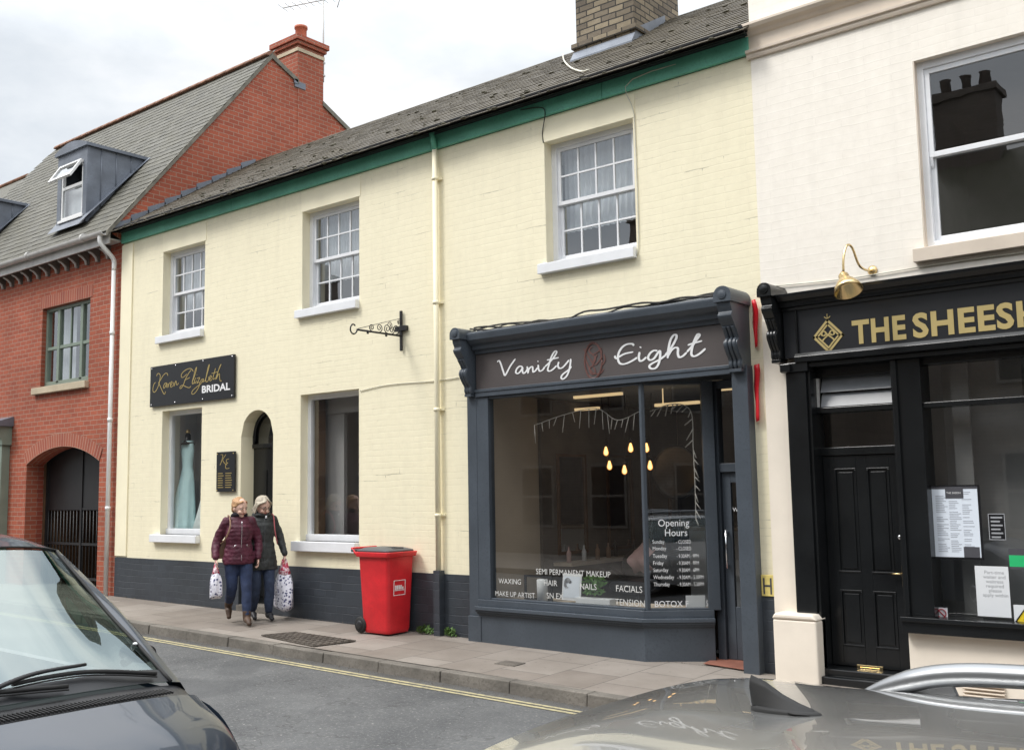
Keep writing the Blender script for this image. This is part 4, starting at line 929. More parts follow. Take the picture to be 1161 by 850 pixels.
# door in the recess
yd = .40; dx0, dx1 = -5.13, -4.58; zd0 = zp(-4.9) + .01
m_ = MB(); m_.box(-5.22, dx0, yd - .04, yd + .08, zd0 - .2, 2.7); m_.box(dx1, PRx[0] + .16, yd - .04, yd + .08, zd0 - .2, 2.7) ; m_.box(dx0, dx1, yd - .04, yd + .08, 1.74, 1.83); m_.box(dx0, dx1, yd - .04, yd + .08, 2.62, 2.7)
df = part('door_frame', m_, 'slate_paint', vs_, .004)
g_ = MB(); g_.quad((dx0, yd, 1.83), (dx1, yd, 1.83), (dx1, yd, 2.62), (dx0, yd, 2.62)); part('pane', g_, 'shop_glass', df, fix=False)
m_ = MB(); m_.box(dx0 + .004, dx0 + .10, yd, yd + .045, zd0, 1.735); m_.box(dx1 - .10, dx1 - .004, yd, yd + .045, zd0, 1.735); m_.box(dx0 + .10, dx1 - .10, yd, yd + .045, 1.63, 1.735); m_.box(dx0 + .10, dx1 - .10, yd + .005, yd + .04, zd0, .36)
do = part('door', m_, 'slate_paint', vs_, .004)
g_ = MB(); g_.quad((dx0 + .1, yd + .02, .36), (dx1 - .1, yd + .02, .36), (dx1 - .1, yd + .02, 1.63), (dx0 + .1, yd + .02, 1.63)); part('pane', g_, 'shop_glass', do, fix=False)
m_ = MB(); m_.tube([(dx0 + .05, yd - .05, .75), (dx0 + .05, yd - .05, 1.15)], .011, 8); m_.box(dx0 + .04, dx0 + .06, yd - .05, yd, .77, .79); m_.box(dx0 + .04, dx0 + .06, yd - .05, yd, 1.11, 1.13); part('handle', m_, 'chrome', do)
for k in range(4): m_ = MB(); m_.lathe([(.022, -.001), (.022, 0)], (-4.90, yd + .012, .88 + k * .085), 'y', 12); part('icon', m_, 'lettering_white', do)
m_ = MB()
m_.lathe([(.028, -.001), (.028, 0)], (-4.93, yd + .012, .43), 'y', 12); m_.box(-4.96, -4.90, yd + .0105, yd + .0115, .385, .40); m_.box(-4.94, -4.92, yd + .0105, yd + .0115, .45, .50)
t1 = textmesh('WELCOME', .06, (-5.02, yd + .01, 1.33), 'x'); m_.add(t1.v, t1.f)
part('lettering', m_, 'lettering_white', do)
m_ = MB(); m_.quad((-5.22, .02, zp(-5.3) + .006), (-4.55, -.08, zp(-4.6) + .006), (-4.55, .5, zp(-4.6) + .006), (-5.3, .5, zp(-5.3) + .006)); part('threshold', m_, 'terracotta_tile', vs_)
# lettering on the fascia
m_ = MB(); FY = -.134
def mp1(u, v): return P(540 + u * .2412, 370 + v * .2412, FY)
ST = [[(98, 166), (108, 162), (116, 178), (126, 208), (134, 230), (144, 216), (160, 186), (184, 152)],
 [(218, 190), (204, 187), (190, 200), (186, 216), (196, 221), (210, 208), (218, 192), (217, 208), (222, 220), (234, 212), (240, 200)],
 [(238, 188), (243, 202), (243, 219), (246, 204), (255, 192), (264, 190), (266, 204), (268, 214), (278, 208), (288, 194)],
 [(291, 180), (293, 200), (299, 210), (312, 204), (322, 190)], [(288, 162), (292, 166)],
 [(322, 190), (345, 168), (368, 140), (378, 120), (368, 118), (352, 146), (342, 180), (336, 204), (346, 210), (362, 200), (378, 184)], [(332, 158), (358, 153), (388, 146)],
 [(388, 166), (384, 184), (390, 196), (404, 194), (420, 178), (436, 158)], [(444, 152), (442, 178), (436, 208), (424, 234), (408, 247), (399, 240), (408, 224), (432, 206), (448, 188)],
 [(742, 90), (732, 82), (708, 84), (686, 98), (670, 124), (666, 152), (674, 172), (692, 177), (716, 170), (742, 156), (756, 146)], [(650, 138), (658, 150), (672, 142), (700, 128), (738, 120)],
 [(768, 120), (764, 146), (770, 162), (784, 158), (800, 144)], [(768, 96), (776, 100)],
 [(852, 114), (834, 114), (816, 128), (808, 148), (818, 158), (836, 150), (854, 124), (864, 116), (864, 146), (856, 178), (842, 196), (822, 198), (814, 186), (830, 172), (862, 156), (892, 134)],
 [(886, 138), (912, 106), (936, 66), (942, 44), (930, 40), (914, 62), (904, 104), (900, 150)], [(902, 138), (916, 114), (934, 100), (948, 104), (948, 128), (954, 144), (970, 140), (990, 122)],
 [(990, 120), (1012, 96), (1036, 62), (1050, 42), (1040, 38), (1024, 70), (1014, 106), (1012, 132), (1026, 140), (1050, 128), (1078, 104)], [(994, 88), (1024, 78), (1062, 68)]]
for i, s_ in enumerate(ST): ribbon(m_, s_, .0125 if i < 9 else .0145, FY - i * .00008, mp1)
part('lettering', m_, 'lettering_white', fb, fix=False)
m_ = MB(); ec = mp1(550, 162); rx_, rz_ = .118, .205
for k_, rr in enumerate((1.0, .93)): m_.tube([(ec[0] + rx_ * rr * math.cos(t_), FY, ec[1] + rz_ * rr * math.sin(t_)) for t_ in [2 * math.pi * i / 40 for i in range(41)]], .006, 5)
for s_ in ([(505, 105), (520, 130), (545, 170), (548, 190)], [(545, 95), (530, 110), (545, 130), (570, 120), (590, 100)], [(590, 110), (585, 150), (560, 180), (550, 165), (570, 130)], [(510, 140), (520, 170), (545, 215), (580, 222), (600, 200)], [(545, 185), (530, 200), (545, 225), (560, 215), (552, 190)], [(535, 120), (560, 150), (545, 185)], [(600, 130), (605, 160), (585, 190)]):
    ribbon(m_, s_, .008, FY - .002, mp1)
part('emblem', m_, 'emblem', fb, fix=False)
# writing on the glass
gy = py - .004
m_ = MB()
def addt(s_, px_, py_, size, sx=.95):
    x_, z_ = P(px_, py_, gy); t_ = textmesh(s_, size, (x_, gy, z_), 'x', sx=sx, bold=.0); m_.add(t_.v, t_.f)
def tx(u, v): return (540 + u * .2412, 630 + v * .2412)
addt('SEMI PERMANENT MAKEUP', *tx(280, 84), .088); addt('WAXING', *tx(105, 128), .085); addt('MAKE UP ARTIST', *tx(88, 186), .082)
addt('HAIR', *tx(316, 138), .09); addt('NAILS', *tx(486, 155), .09); addt('FACIALS', *tx(655, 166), .095); addt('SN EX', *tx(330, 198), .09); addt('TENSIONS', *tx(652, 229), .095)
part('lettering', m_, 'window_vinyl', wf, fix=False)
m_ = MB()
def cantx(px_):   # distance along the canted pane for an image column
    r_ = ray(px_, 600); det = -r_[0] * sa_ + ca_ * r_[1]; t_ = (cxp * -sa_ + ca_ * (py + CD)) / det
    return (r_[0] * t_ - cxp) / ca_
def cantz(px_, py_):
    u = cantx(px_); x_, y_ = cant(u); r_ = ray(px_, py_); return CH + r_[2] * (y_ + CD) / r_[1]
def addc(s_, px_, py_, size, sx=.95):
    u = cantx(px_); a_, b_ = cant(u, -.004); t_ = textmesh(s_, size, (a_, b_, cantz(px_, py_)), 'x', d=(ca_, sa_, 0), sx=sx); m_.add(t_.v, t_.f)
addc('Opening', 746, 596.5, .105, .9); addc('Hours', 753, 607.5, .105, .9)
for (d_, h_, y_) in (('Sunday', '- CLOSED', 616), ('Monday', '- CLOSED', 623.5), ('Tuesday', '- 9.30AM - 9PM', 632), ('Friday', '- 9.30AM - 9PM', 640), ('Saturday', '- 9.30AM - 6PM', 648), ('Wednesday', '- 9.30AM - 5.30PM', 656), ('Thursday', '- 9.30AM - 5.30PM', 664)):
    addc(d_, 739, y_, .056, .8); addc(h_, 766, y_, .054, .66)
addc('BOTOX F', 739, 687.5, .088, .95); addc('S', 797.2, 686.5, .085, .6)
part('lettering', m_, 'lettering_white', wf, fix=False)
# interior
rm = MB(); X0, X1, Z0, Z1 = -8.05, -4.50, -.12, 2.76
rm.quad((X0, -.02, Z0), (X0, 4.6, Z0), (X0, 4.6, Z1), (X0, -.02, Z1), mi=1)
rm.quad((X0, 4.6, Z0), (X1, 4.6, Z0), (X1, 4.6, Z1), (X0, 4.6, Z1), mi=0); rm.quad((X1, .5, Z0), (X1, 4.6, Z0), (X1, 4.6, Z1), (X1, .5, Z1), mi=0)
rm.quad((X0, -.03, Z0), (X1, .5, Z0), (X1, 4.6, Z0), (X0, 4.6, Z0), mi=2); rm.quad((X0, .1, Z1), (X1, .48, Z1), (X1, 4.6, Z1), (X0, 4.6, Z1), mi=2)
rm.box(X0 + .003, X0 + .05, 1.05, 4.5, Z0, Z1 - .02, 0)
rm.quad((wx0, -.05, .32), (cxp, -.05, .32), (-5.25, .3, .32), (-5.25, .6, .32), (wx0, .42, .32), mi=1); rm.quad((wx0, .42, Z0), (-5.25, .6, Z0), (-5.25, .6, .32), (wx0, .42, .32), mi=0)
part('interior_wall', rm, ['room_dark', 'room_beige', 'room_grey'], vs_)
# pendant bulbs: one holder each
for i, (px_, py_) in enumerate([(687, 511), (715, 507), (733, 507), (691, 527), (708, 532), (737, 527)]):
    Y = 1.6; x_, z_ = P(px_, py_, Y)
    pos = ['upper left of the six', 'upper middle of the six', 'upper right of the six', 'lower left of the six', 'lowest, in the middle of the six', 'lower right of the six'][i]
    t = thing('pendant_bulb', (x_, Y, z_), 'glowing amber pendant bulb in the salon, ' + pos, 'light bulb', 'pendant bulbs glowing inside the salon')
    b = MB(); b.lathe([(.012, .06), (.018, .045), (.03, .01), (.038, -.02), (.034, -.045), (.018, -.062), (.004, -.066)], (x_, Y, z_), n=16); part('bulb', b, 'bulb_hot', t)
    b = MB(); b.lathe([(.018, .055), (.02, .06), (.02, .11), (.006, .12)], (x_, Y, z_), n=12); b.tube([(x_, Y, z_ + .12), (x_ + .02 * (i - 2.5), Y, Z1)], .004, 5); part('cord', b, 'black_iron', t)
for i, (pa, pb, Y) in enumerate((((650, 452), (704, 453), 1.2), ((636, 467), (678, 467), 1.8), ((742, 461), (792, 461), 1.2), ((813, 443), (835, 441), 1.0))):
    a_, b_ = P(*pa, Y), P(*pb, Y); mb = MB(); mb.box(a_[0], b_[0], Y, Y + .05, a_[1] - .0, a_[1] + .035)
    if i < 3: mb.box(a_[0] + .1, a_[0] + .11, Y + .02, Y + .03, a_[1] + .035, Z1)
    single('strip_light', mb, 'warm_tube', (a_[0], Y, a_[1]), 'thin warm strip light under the salon ceiling, ' + ['the longer one left of the mullion', 'the lower one left of the mullion', 'right of the mullion', 'seen through the pane above the door'][i], 'strip light', 'strip lights in the salon')
for i, (ya, yb, za, zb_, lab) in enumerate(((1.35, 2.0, .75, 2.05, 'tall styling mirror nearest the salon window'), (2.5, 3.15, .75, 2.05, 'second tall styling mirror along the salon wall'), (3.6, 4.2, .75, 2.05, 'farthest tall styling mirror along the salon wall'))):
    xw = X0 + .055; t = thing('styling_mirror', (xw, ya, za), lab, 'mirror', 'styling mirrors on the salon wall'); m_ = MB()
    for (a_, b_, c_2, d_) in ((ya, yb, za, za + .04), (ya, yb, zb_ - .04, zb_), (ya, ya + .04, za + .041, zb_ - .041), (yb - .04, yb, za + .041, zb_ - .041)): m_.box(xw, xw + .03, a_, b_, c_2, d_)
    part('frame', m_, 'wood_brown', t); m_ = MB(); m_.quad((xw + .01, ya + .04, za + .04), (xw + .01, yb - .04, za + .04), (xw + .01, yb - .04, zb_ - .04), (xw + .01, ya + .04, zb_ - .04)); part('glass', m_, 'mirror', t)
t = thing('styling_shelf', (X0 + .06, 1.2, .6), 'long pale shelf with bottles below the styling mirrors', 'shelf'); m_ = MB(); m_.box(X0 + .055, X0 + .35, 1.25, 4.3, .62, .66); part('board', m_, 'room_beige', t); random.seed(5)
for k_ in range(9): m_ = MB(); m_.lathe([(.03, 0), (.032, .12), (.012, .16), (.012, .2)], (X0 + random.uniform(.1, .25), 1.4 + k_ * .3, .661), n=12); tag(single('bottle', m_, random.choice(['card_white', 'tan_leather', 'pink_cloth', 'salon_black']), (X0 + .15, 1.4 + k_ * .3, .661), 'small product bottle standing on the salon shelf', 'bottle', 'bottles on the salon shelf'), None, None)
t = thing('reception_desk', (-6.4, 3.2, Z0), 'pale reception desk at the back of the salon', 'desk'); m_ = MB(); m_.box(-7.2, -5.9, 3.2, 3.75, 1.0, 1.05); part('desktop', m_, 'room_beige', t); m_ = MB(); m_.box(-7.15, -5.95, 3.25, 3.3, Z0 + .01, .995); m_.box(-7.15, -7.1, 3.31, 3.7, Z0 + .01, .995); m_.box(-6.0, -5.95, 3.31, 3.7, Z0 + .01, .995); part('front', m_, 'card_white', t)
# wall mirror, chair, towel, garland, sill objects
x_, z_ = P(768, 535, 1.9); mb = MB(); mb.lathe([(.30, 0), (.34, -.02), (.34, -.04), (.30, -.05), (.28, -.03), (.001, -.03)], (x_, 1.9, z_), 'y', 36)
o = single('round_mirror', mb, 'salon_black', (x_, 1.9, z_), 'large round black framed mirror deep inside the salon', 'mirror')
ctl = thing('salon_chair', (-7.1, 1.45, Z0), 'black padded salon chair behind the window lettering', 'chair')
cxx, cyy = P(716, 668, 1.2)[0], 1.3
mb = MB(); mb.ell((cxx, cyy, .42), (.34, .3, .10), 16); part('seat', mb, 'salon_black', ctl)
mb = MB(); mb.ell((cxx, cyy + .25, .62), (.36, .10, .26), 16); part('backrest', mb, 'salon_black', ctl)
mb = MB(); mb.tube([(cxx, cyy, Z0 + .03), (cxx, cyy, .36)], .035, 10); mb.lathe([(.26, 0), (.26, .02), (.05, .04)], (cxx, cyy, Z0 + .003), n=24); part('pedestal', mb, 'chrome', ctl)
for s_ in (-1, 1): mb = MB(); mb.tube([(cxx + s_ * .3, cyy + .2, .5), (cxx + s_ * .36, cyy, .62), (cxx + s_ * .34, cyy - .2, .6)], .03, 8); part('armrest', mb, 'salon_black', ctl)
mb = MB(); rows = []
for i in range(9):
    v = i / 8; rows.append([(cxx - .14 + .30 * u / 9 + .03 * math.sin(i), cyy + .17 - .10 * math.sin(math.pi * v) - .01 * math.sin(u * 1.7), .55 + .33 * v - .05 * math.cos(u * .8) * v) for u in range(10)])
mb.grid(rows); single('towel', mb, 'pink_cloth', (cxx, cyy, .7), 'pale pink towel draped over the black salon chair', 'towel')
gl_ = MB(); pts = [P(606, 482, .12), P(640, 470, .12), P(676, 463, .12), P(700, 476, .12), P(726, 466, .12)]
q = cr([(a_, .12, b_) for a_, b_ in pts], 8); gl_.tube(q, .004, 4)
for i, p_ in enumerate(q):
    if i % 2 == 0: l_ = random.uniform(.08, .22); gl_.tube([p_, (p_[0] + random.uniform(-.05, .03), p_[1], p_[2] - l_)], .0045, 4)
single('icicle_garland', gl_, 'garland', (pts[0][0], .12, pts[0][1]), 'white icicle garland strung across the top of the large salon pane', 'garland')
gl_ = MB(); base = [P(a_, b_, .32) for a_, b_ in ((736, 466), (762, 458), (782, 466), (785, 510), (787, 550), (788, 588))]; q = cr([(a_, .34, b_) for a_, b_ in base], 8); gl_.tube(q, .006, 5)
for i, p_ in enumerate(q[2:]):
    if i % 2 == 0: gl_.tube([p_, (p_[0] - random.uniform(.03, .10) * (1 if i < 22 else -.6), p_[1], p_[2] - random.uniform(.05, .12))], .0065, 4)
single('icicle_garland', gl_, 'garland', (base[0][0], .34, base[0][1]), 'white icicle garland hanging down beside the canted salon pane', 'garland')
def card(pa, pb, Y, m, name, label, cat, frame=None, th=.012, tilt=.04):
    (x0, z1), (x1, z0) = P(*pa, Y), P(*pb, Y); mb = MB(); mb.hexa([(x0, Y, z0), (x1, Y, z0), (x1, Y + th, z0), (x0, Y + th, z0), (x0, Y + tilt, z1), (x1, Y + tilt, z1), (x1, Y + tilt + th, z1), (x0, Y + tilt + th, z1)])
    return mb, (x0, x1, z0, z1)
SB = .32
mb, q = card((594, 651), (626, 681), .16, 0, 0, 0, 0); x0, x1, z0, z1 = q
t = thing('picture_frame', (x0, .16, SB), 'empty black picture frame leaning in the salon window', 'picture frame'); m_ = MB()
for (a_, b_, c_2, d_) in ((x0, x1, z0, z0 + .025), (x0, x1, z1 - .025, z1), (x0, x0 + .025, z0 + .026, z1 - .026), (x1 - .025, x1, z0 + .026, z1 - .026)): m_.box(a_, b_, .16, .18, c_2, d_)
part('frame', m_, 'salon_black', t)
mb, q = card((609, 654), (621, 682), .12, 0, 0, 0, 0); mb2 = MB(); mb2.lathe([(.06, 0), (.065, .24), (.058, .25), (.05, .02)], ((q[0] + q[1]) / 2, .12, SB), n=18); single('white_jar', mb2, 'card_white', ((q[0] + q[1]) / 2, .12, SB), 'white cylindrical jar in front of the black picture frame', 'jar')
mb, q = card((636, 650), (658, 681), .10, 0, 0, 0, 0); x0, x1, z0, z1 = q
t = thing('framed_print', (x0, .1, SB), 'white framed print of a face standing in the salon window', 'framed print'); part('frame', mb, 'card_white', t)
m_ = MB(); f_ = lambda z: .10 + .04 * (z - z0) / (z1 - z0) - .003
m_.quad((x0 + .02, f_(z0 + .03), z0 + .03), (x1 - .02, f_(z0 + .03), z0 + .03), (x1 - .02, f_(z1 - .03), z1 - .03), (x0 + .02, f_(z1 - .03), z1 - .03)); part('print', m_, 'paper', t)
m_ = MB(); cx_, cz_ = (x0 + x1) / 2, (z0 + z1) / 2 + .03
for k_ in range(5): m_.tube([(cx_ - .05 + .05 * math.cos(a_) * (1 - .13 * k_), f_(cz_) - .004, cz_ + .07 * math.sin(a_) * (1 - .13 * k_)) for a_ in [.4 + i * .45 for i in range(11)]], .004, 4)
part('drawing', m_, 'ink_pale', t)
t = thing('potted_plant', (-6.55, .12, SB), 'small green plant in a long white planter in the salon window', 'plant')
(x0, _), (x1, _) = P(656, 684, .12), P(695, 684, .12); m_ = MB(); m_.box(x0, x1, .06, .18, SB, SB + .075); part('planter', m_, 'card_white', t, .006)
m_ = MB()
for i in range(130):
    a_, l_ = random.uniform(0, 6.28), random.uniform(.05, .19); bx_ = (x0 + x1) / 2 + random.uniform(-.08, .06); h_ = random.uniform(.04, .24)
    c_ = Vector((bx_ + l_ * .6 * math.cos(a_), .12 + .05 * math.sin(a_), SB + .07 + h_)); d_ = Vector((math.cos(a_), .4 * math.sin(a_), random.uniform(-.5, .8))).normalized() * .035; s2 = d_.cross(Vector((0, 1, .2))).normalized() * .012
    m_.quad(c_ - d_, c_ + s2, c_ + d_, c_ - s2)
part('leaves', m_, 'leaf_pot', t)
a0_ = cant(cantx(775), .04); a1_ = cant(cantx(797), .04); z0, z1 = cantz(785, 689) , cantz(785, 675)
m_ = MB(); m_.hexa([(*a0_, z0), (*a1_, z0), (a1_[0], a1_[1] + .01, z0), (a0_[0], a0_[1] + .01, z0), (*a0_, z1), (*a1_, z1), (a1_[0], a1_[1] + .01, z1), (a0_[0], a0_[1] + .01, z1)]); 
single('notice_card', m_, 'card_white', (*a0_, z0), 'blank white card standing behind the canted salon pane', 'card', bw=.003)
# debris and cable above the cornice, red tape beside the right corbel
m_ = MB(); 
for j in range(4):
    pts = []
    for i in range(15):
        u = i / 14; pts.append((xl + (xr - xl) * u, -.10 - .04 * j + random.uniform(-.03, .03), 3.485 + random.uniform(-.012, .03) + .03 * math.sin(u * 7 + j)))
    m_.tube(cr(pts, 3), random.uniform(.007, .014), 5)
single('loose_cables', m_, 'cable', (xl, -.1, 3.48), 'tangle of dark cables lying along the top of the grey shopfront cornice', 'cables')
m_ = MB(); m_.hexa([(xl, -.28, 3.452), (xr, -.28, 3.452), (xr, 0, 3.475), (xl, 0, 3.475), (xl, -.28, 3.458), (xr, -.28, 3.458), (xr, 0, 3.53), (xl, 0, 3.53)]); part('lead_cap', m_, 'lead', vs_)
for i, (pa, pb) in enumerate((((851, 341), (855, 394)), ((854, 414), (857, 478)))):
    Y = -.05; (x0, z1), (x1, z0) = P(*pa, Y), P(*pb, Y); m_ = MB(); rows = []
    for k_ in range(12):
        v = k_ / 11; w_ = .05 * (1 + .25 * math.sin(5 * v + i)); cc_ = x0 + (x1 - x0) * v + .006 * math.sin(9 * v + i)
        rows.append([(cc_ - w_ * .2, Y + .04, z1 + (z0 - z1) * v), (cc_ + .3 * w_, Y - .015 * math.sin(7 * v + 2), z1 + (z0 - z1) * v), (cc_ + w_ * 1.0, Y + .01 * math.sin(4 * v), z1 + (z0 - z1) * v + .01)])
    m_.grid(rows); o = single('red_tape', m_, 'red_tape', (x0, Y, z0), ['upper strip of red tape hanging beside the grey corbel', 'lower strip of red tape hanging below the grey corbel'][i], 'tape', 'red tape strips'); so = o.modifiers.new('s', 'SOLIDIFY'); so.thickness = .006

# ================================================================= IVORY BUILDING with black shopfront
wb = thing('ivory_brick_building', (0, 0, zp(-2)), 'ivory painted brick building with beige cornice and large plain sash window', 'building')
UW = (-2.81, -1.55, 3.68, 5.43)
w = MB(); wall(w, XR + .002, 3.0, -.4, 9.0, [UW + (0,), (-3.97, 2.8, -.4, 3.2, 0)], -.012, .16, 0, 1)
w.quad((XR + .002, -.012, -.4), (XR + .002, 8, -.4), (XR + .002, 8, 9), (XR + .002, -.012, 9)); w.quad((3, -.012, -.4), (3, 8, -.4), (3, 8, 9), (3, -.012, 9)); w.quad((XR, 8, -.4), (3, 8, -.4), (3, 8, 9), (XR, 8, 9)); w.quad((XR, -.01, 9), (3, -.01, 9), (3, 8, 9), (XR, 8, 9))
w.box(XR + .004, -3.98, -.03, -.0125, .36, 3.2, 1)
part('wall', w, ['ivory_paint', 'ivory_render'], wb)
w = MB(); w.molding([(-.012, 5.90), (-.04, 5.90), (-.05, 5.925), (-.045, 5.95), (-.07, 5.955), (-.072, 5.985), (-.03, 5.99), (-.03, 6.13), (-.05, 6.14), (-.07, 6.17), (-.11, 6.19), (-.13, 6.22), (-.13, 6.245), (-.012, 6.27)], XR - .03, 3.0); part('cornice', w, 'beige_trim', wb, .003)
def bigsash():
    x0, x1, z0, z1 = UW; y = .06; f = .07; w = MB(); zm = 4.55
    w.box(x0, x0 + f, y, y + .1, z0, z1); w.box(x1 - f, x1, y, y + .1, z0, z1); w.box(x0 + f, x1 - f, y, y + .1, z1 - f, z1); w.box(x0 + f, x1 - f, y, y + .1, z0, z0 + f)
    for za, zb_, yy in ((zm - .025, z1 - f, y + .015), (z0 + f, zm + .025, y + .055)):
        w.box(x0 + f, x0 + f + .045, yy, yy + .035, za, zb_); w.box(x1 - f - .045, x1 - f, yy, yy + .035, za, zb_); w.box(x0 + f + .045, x1 - f - .045, yy, yy + .035, za, za + .05); w.box(x0 + f + .045, x1 - f - .045, yy, yy + .035, zb_ - .05, zb_)
    w.prism([(y + .016, zm - .025), (y + .05, zm - .025), (y + .05, zm - .12), (y + .035, zm - .10)], 'x', x0 + f, x0 + f + .03)
    o = part('window', w, 'white_paint', wb, .004)
    g_ = MB(); g_.quad((x0 + f, y + .033, zm), (x1 - f, y + .033, zm), (x1 - f, y + .033, z1 - f), (x0 + f, y + .033, z1 - f)); part('pane', g_, 'upper_glass', o, fix=False)
    g_ = MB(); g_.quad((x0 + f, y + .073, z0 + f), (x1 - f, y + .073, z0 + f), (x1 - f, y + .073, zm), (x0 + f, y + .073, zm)); part('pane', g_, 'upper_glass', o, fix=False)
    s = MB(); s.box(x0 - .08, x1 + .12, -.09, .06, z0 - .125, z0 - .001); part('sill', s, 'beige_trim', o, .006)
    m_ = MB(); room(m_, x0 - .5, x1 + .5, .24, 3.5, 3.45, 5.8); part('interior_wall', m_, 'room_grey', wb)
bigsash()
rv = MB(); rv.box(UW[0] - .001, UW[0] + .012, -.011, .06, UW[2], UW[3]); part('reveal', rv, 'beige_trim', wb)
bl = MB(); bl.box(-4.325, -3.90, -.24, -.013, -.45, .355); bl.prism([(-4.335, .356), (-3.89, .356), (-3.93, .41), (-4.30, .41)], 'y', -.25, -.013); part('plinth_block', bl, 'ivory_render', wb, .018)
bs = thing('restaurant_shopfront', (-2.5, -.1, zp(-3)), 'glossy black shopfront with gold capital lettering and diamond emblem', 'shopfront')
m_ = MB(); m_.box(-4.13, -3.93, -.13, .1, .412, 2.66); m_.box(-4.17, -3.9, -.15, 0, 2.661, 2.75)
m_.box(-4.16, -4.06, -.19, -.15, 2.665, 2.74); m_.box(-3.93, -3.90, -.10, .12, -.2, 2.66); part('pilaster', m_, 'black_paint', bs, .006)
corbel(-4.26, -4.13, 3.50, 2.79, bs, 'black_paint', ymax=-.36)
m_ = MB(); m_.box(-4.129, 2.6, -.125, .1, 2.80, 3.25); fb2 = part('fascia_board', m_, 'black_panel', bs)
m_ = MB(); m_.molding([(-.015, 3.251), (-.14, 3.251), (-.155, 3.275), (-.19, 3.285), (-.20, 3.32), (-.24, 3.335), (-.27, 3.37), (-.275, 3.40), (-.015, 3.43)], -4.129, 2.6); m_.molding([(-.126, 2.74), (-.165, 2.75), (-.17, 2.80), (-.15, 2.83), (-.126, 2.84)], -4.02, 2.6); m_.box(-4.0, -3.985, -.15, -.1251, 2.845, 3.25)
part('cornice', m_, 'black_paint', bs, .003)
m_ = MB()   # timber frame around door and window
yf = .10
m_.box(-3.95, -3.905, yf - .02, yf + .1, -.2, 2.70); m_.box(-3.16, -2.90, yf - .16, yf + .1, .431, 2.70); m_.box(-3.14, -3.10, yf - .19, yf - .16, .4, 2.7)
m_.box(-3.95, -3.16, yf - .04, yf + .08, 2.60, 2.70); m_.box(-3.95, -3.16, yf - .09, yf + .08, 2.265, 2.315); m_.box(-3.95, -3.16, yf - .02, yf + .08, 1.865, 1.94)
m_.box(-2.90, 2.6, yf - .13, yf + .06, 2.255, 2.30); m_.box(-2.90, 2.6, yf - .1, yf + .06, 2.64, 2.735); m_.box(-4.0, 2.6, -.125, .16, 2.70, 2.739)
m_.box(-1.97, -1.90, yf - .12, yf + .06, .4, 2.7); m_.box(-.7, -.6, yf - .1, yf + .06, .4, 2.7); m_.box(2.5, 2.6, yf - .1, yf + .06, .4, 2.7)
m_.box(-3.155, 2.6, -.16, yf + .1, .30, .43); m_.box(-3.155, 2.6, -.19, -.16, .40, .44)
ff = part('window_frame', m_, 'black_paint', bs, .005)
g_ = MB(); yy = yf - .03
for (a_, b_, c_2, d_) in ((-2.90, -1.97, .43, 2.255), (-2.90, -1.97, 2.30, 2.64), (-1.90, -.7, .43, 2.255), (-1.90, -.7, 2.30, 2.64), (-.6, 2.5, .43, 2.64)):
    g_ = MB(); g_.quad((a_, yy, c_2), (b_, yy, c_2), (b_, yy, d_), (a_, yy, d_)); part('pane', g_, 'shop_glass', ff, fix=False)
g_ = MB(); g_.quad((-3.905, yf + .03, 1.94), (-3.16, yf + .03, 1.94), (-3.16, yf + .03, 2.265), (-3.905, yf + .03, 2.265)); part('pane', g_, 'shop_glass', ff, fix=False)
m_ = MB()  # tilted hopper
zb0, zt0 = 2.325, 2.60
for xx in (-3.89, -3.175): m_.quad((xx, yf - .055, zb0), (xx, yf - .005, zt0), (xx, yf + .02, zt0), (xx, yf - .02, zb0)); m_.box(xx - .012, xx + .012, yf - .06, yf - .045, zb0, zt0)
hp_ = part('hopper_frame', m_, 'gutter_paint', ff)
g_ = MB(); g_.quad((-3.87, yf - .05, zb0), (-3.19, yf - .05, zb0), (-3.19, yf - .0, (zb0 + zt0) / 2 - .01), (-3.87, yf - .0, (zb0 + zt0) / 2 - .01)); g_.quad((-3.87, yf - .04, (zb0 + zt0) / 2), (-3.19, yf - .04, (zb0 + zt0) / 2), (-3.19, yf + .02, zt0), (-3.87, yf + .02, zt0)); part('pane', g_, 'painted_sky_reflection', hp_, fix=False)
m_ = MB(); m_.box(-3.905, -3.16, yf + .06, yf + .1, -.12, 1.86)
part('backing', m_, 'black_panel', bs)
# six-panel style black door
m_ = MB(); x0, x1, z0, z1 = -3.895, -3.17, zp(-3.5) + .13, 1.86; yd = yf + .0
m_.box(x0, x1, yd + .012, yd + .05, z0, z1); st_ = .105; cxm = (x0 + x1) / 2; zl = z0 + .18; zk = .62; zk2 = .78
for (a_, b_, c_2, d_) in ((x0, x0 + st_, z0, z1), (x1 - st_, x1, z0, z1), (cxm - .05, cxm + .05, z0 + .001, z1 - .001)): m_.box(a_, b_, yd - .002, yd + .0115, c_2, d_)
for (c_2, d_) in ((z1 - .12, z1), (zk, zk2), (z0, zl)):
    for (a_, b_) in ((x0 + st_, cxm - .05), (cxm + .05, x1 - st_)): m_.box(a_, b_, yd - .002, yd + .0115, c_2, d_)
do = part('door', m_, 'black_paint', bs, .003)
m_ = MB()
for (a_, b_) in ((x0 + st_, cxm - .05), (cxm + .05, x1 - st_)):
    for (c_2, d_) in ((zl, zk), (zk2, z1 - .12)):
        m_.box(a_ + .035, b_ - .035, yd + .002, yd + .0118, c_2 + .035, d_ - .035)
        for e_ in ((a_, b_, c_2, c_2 + .014), (a_, b_, d_ - .014, d_)): m_.box(e_[0], e_[1], yd - .010, yd - .0022, e_[2], e_[3])
        for e_ in (a_, b_ - .014): m_.box(e_, e_ + .014, yd - .009, yd - .0022, c_2 + .014, d_ - .014)
part('panel', m_, 'black_paint', do, .004)
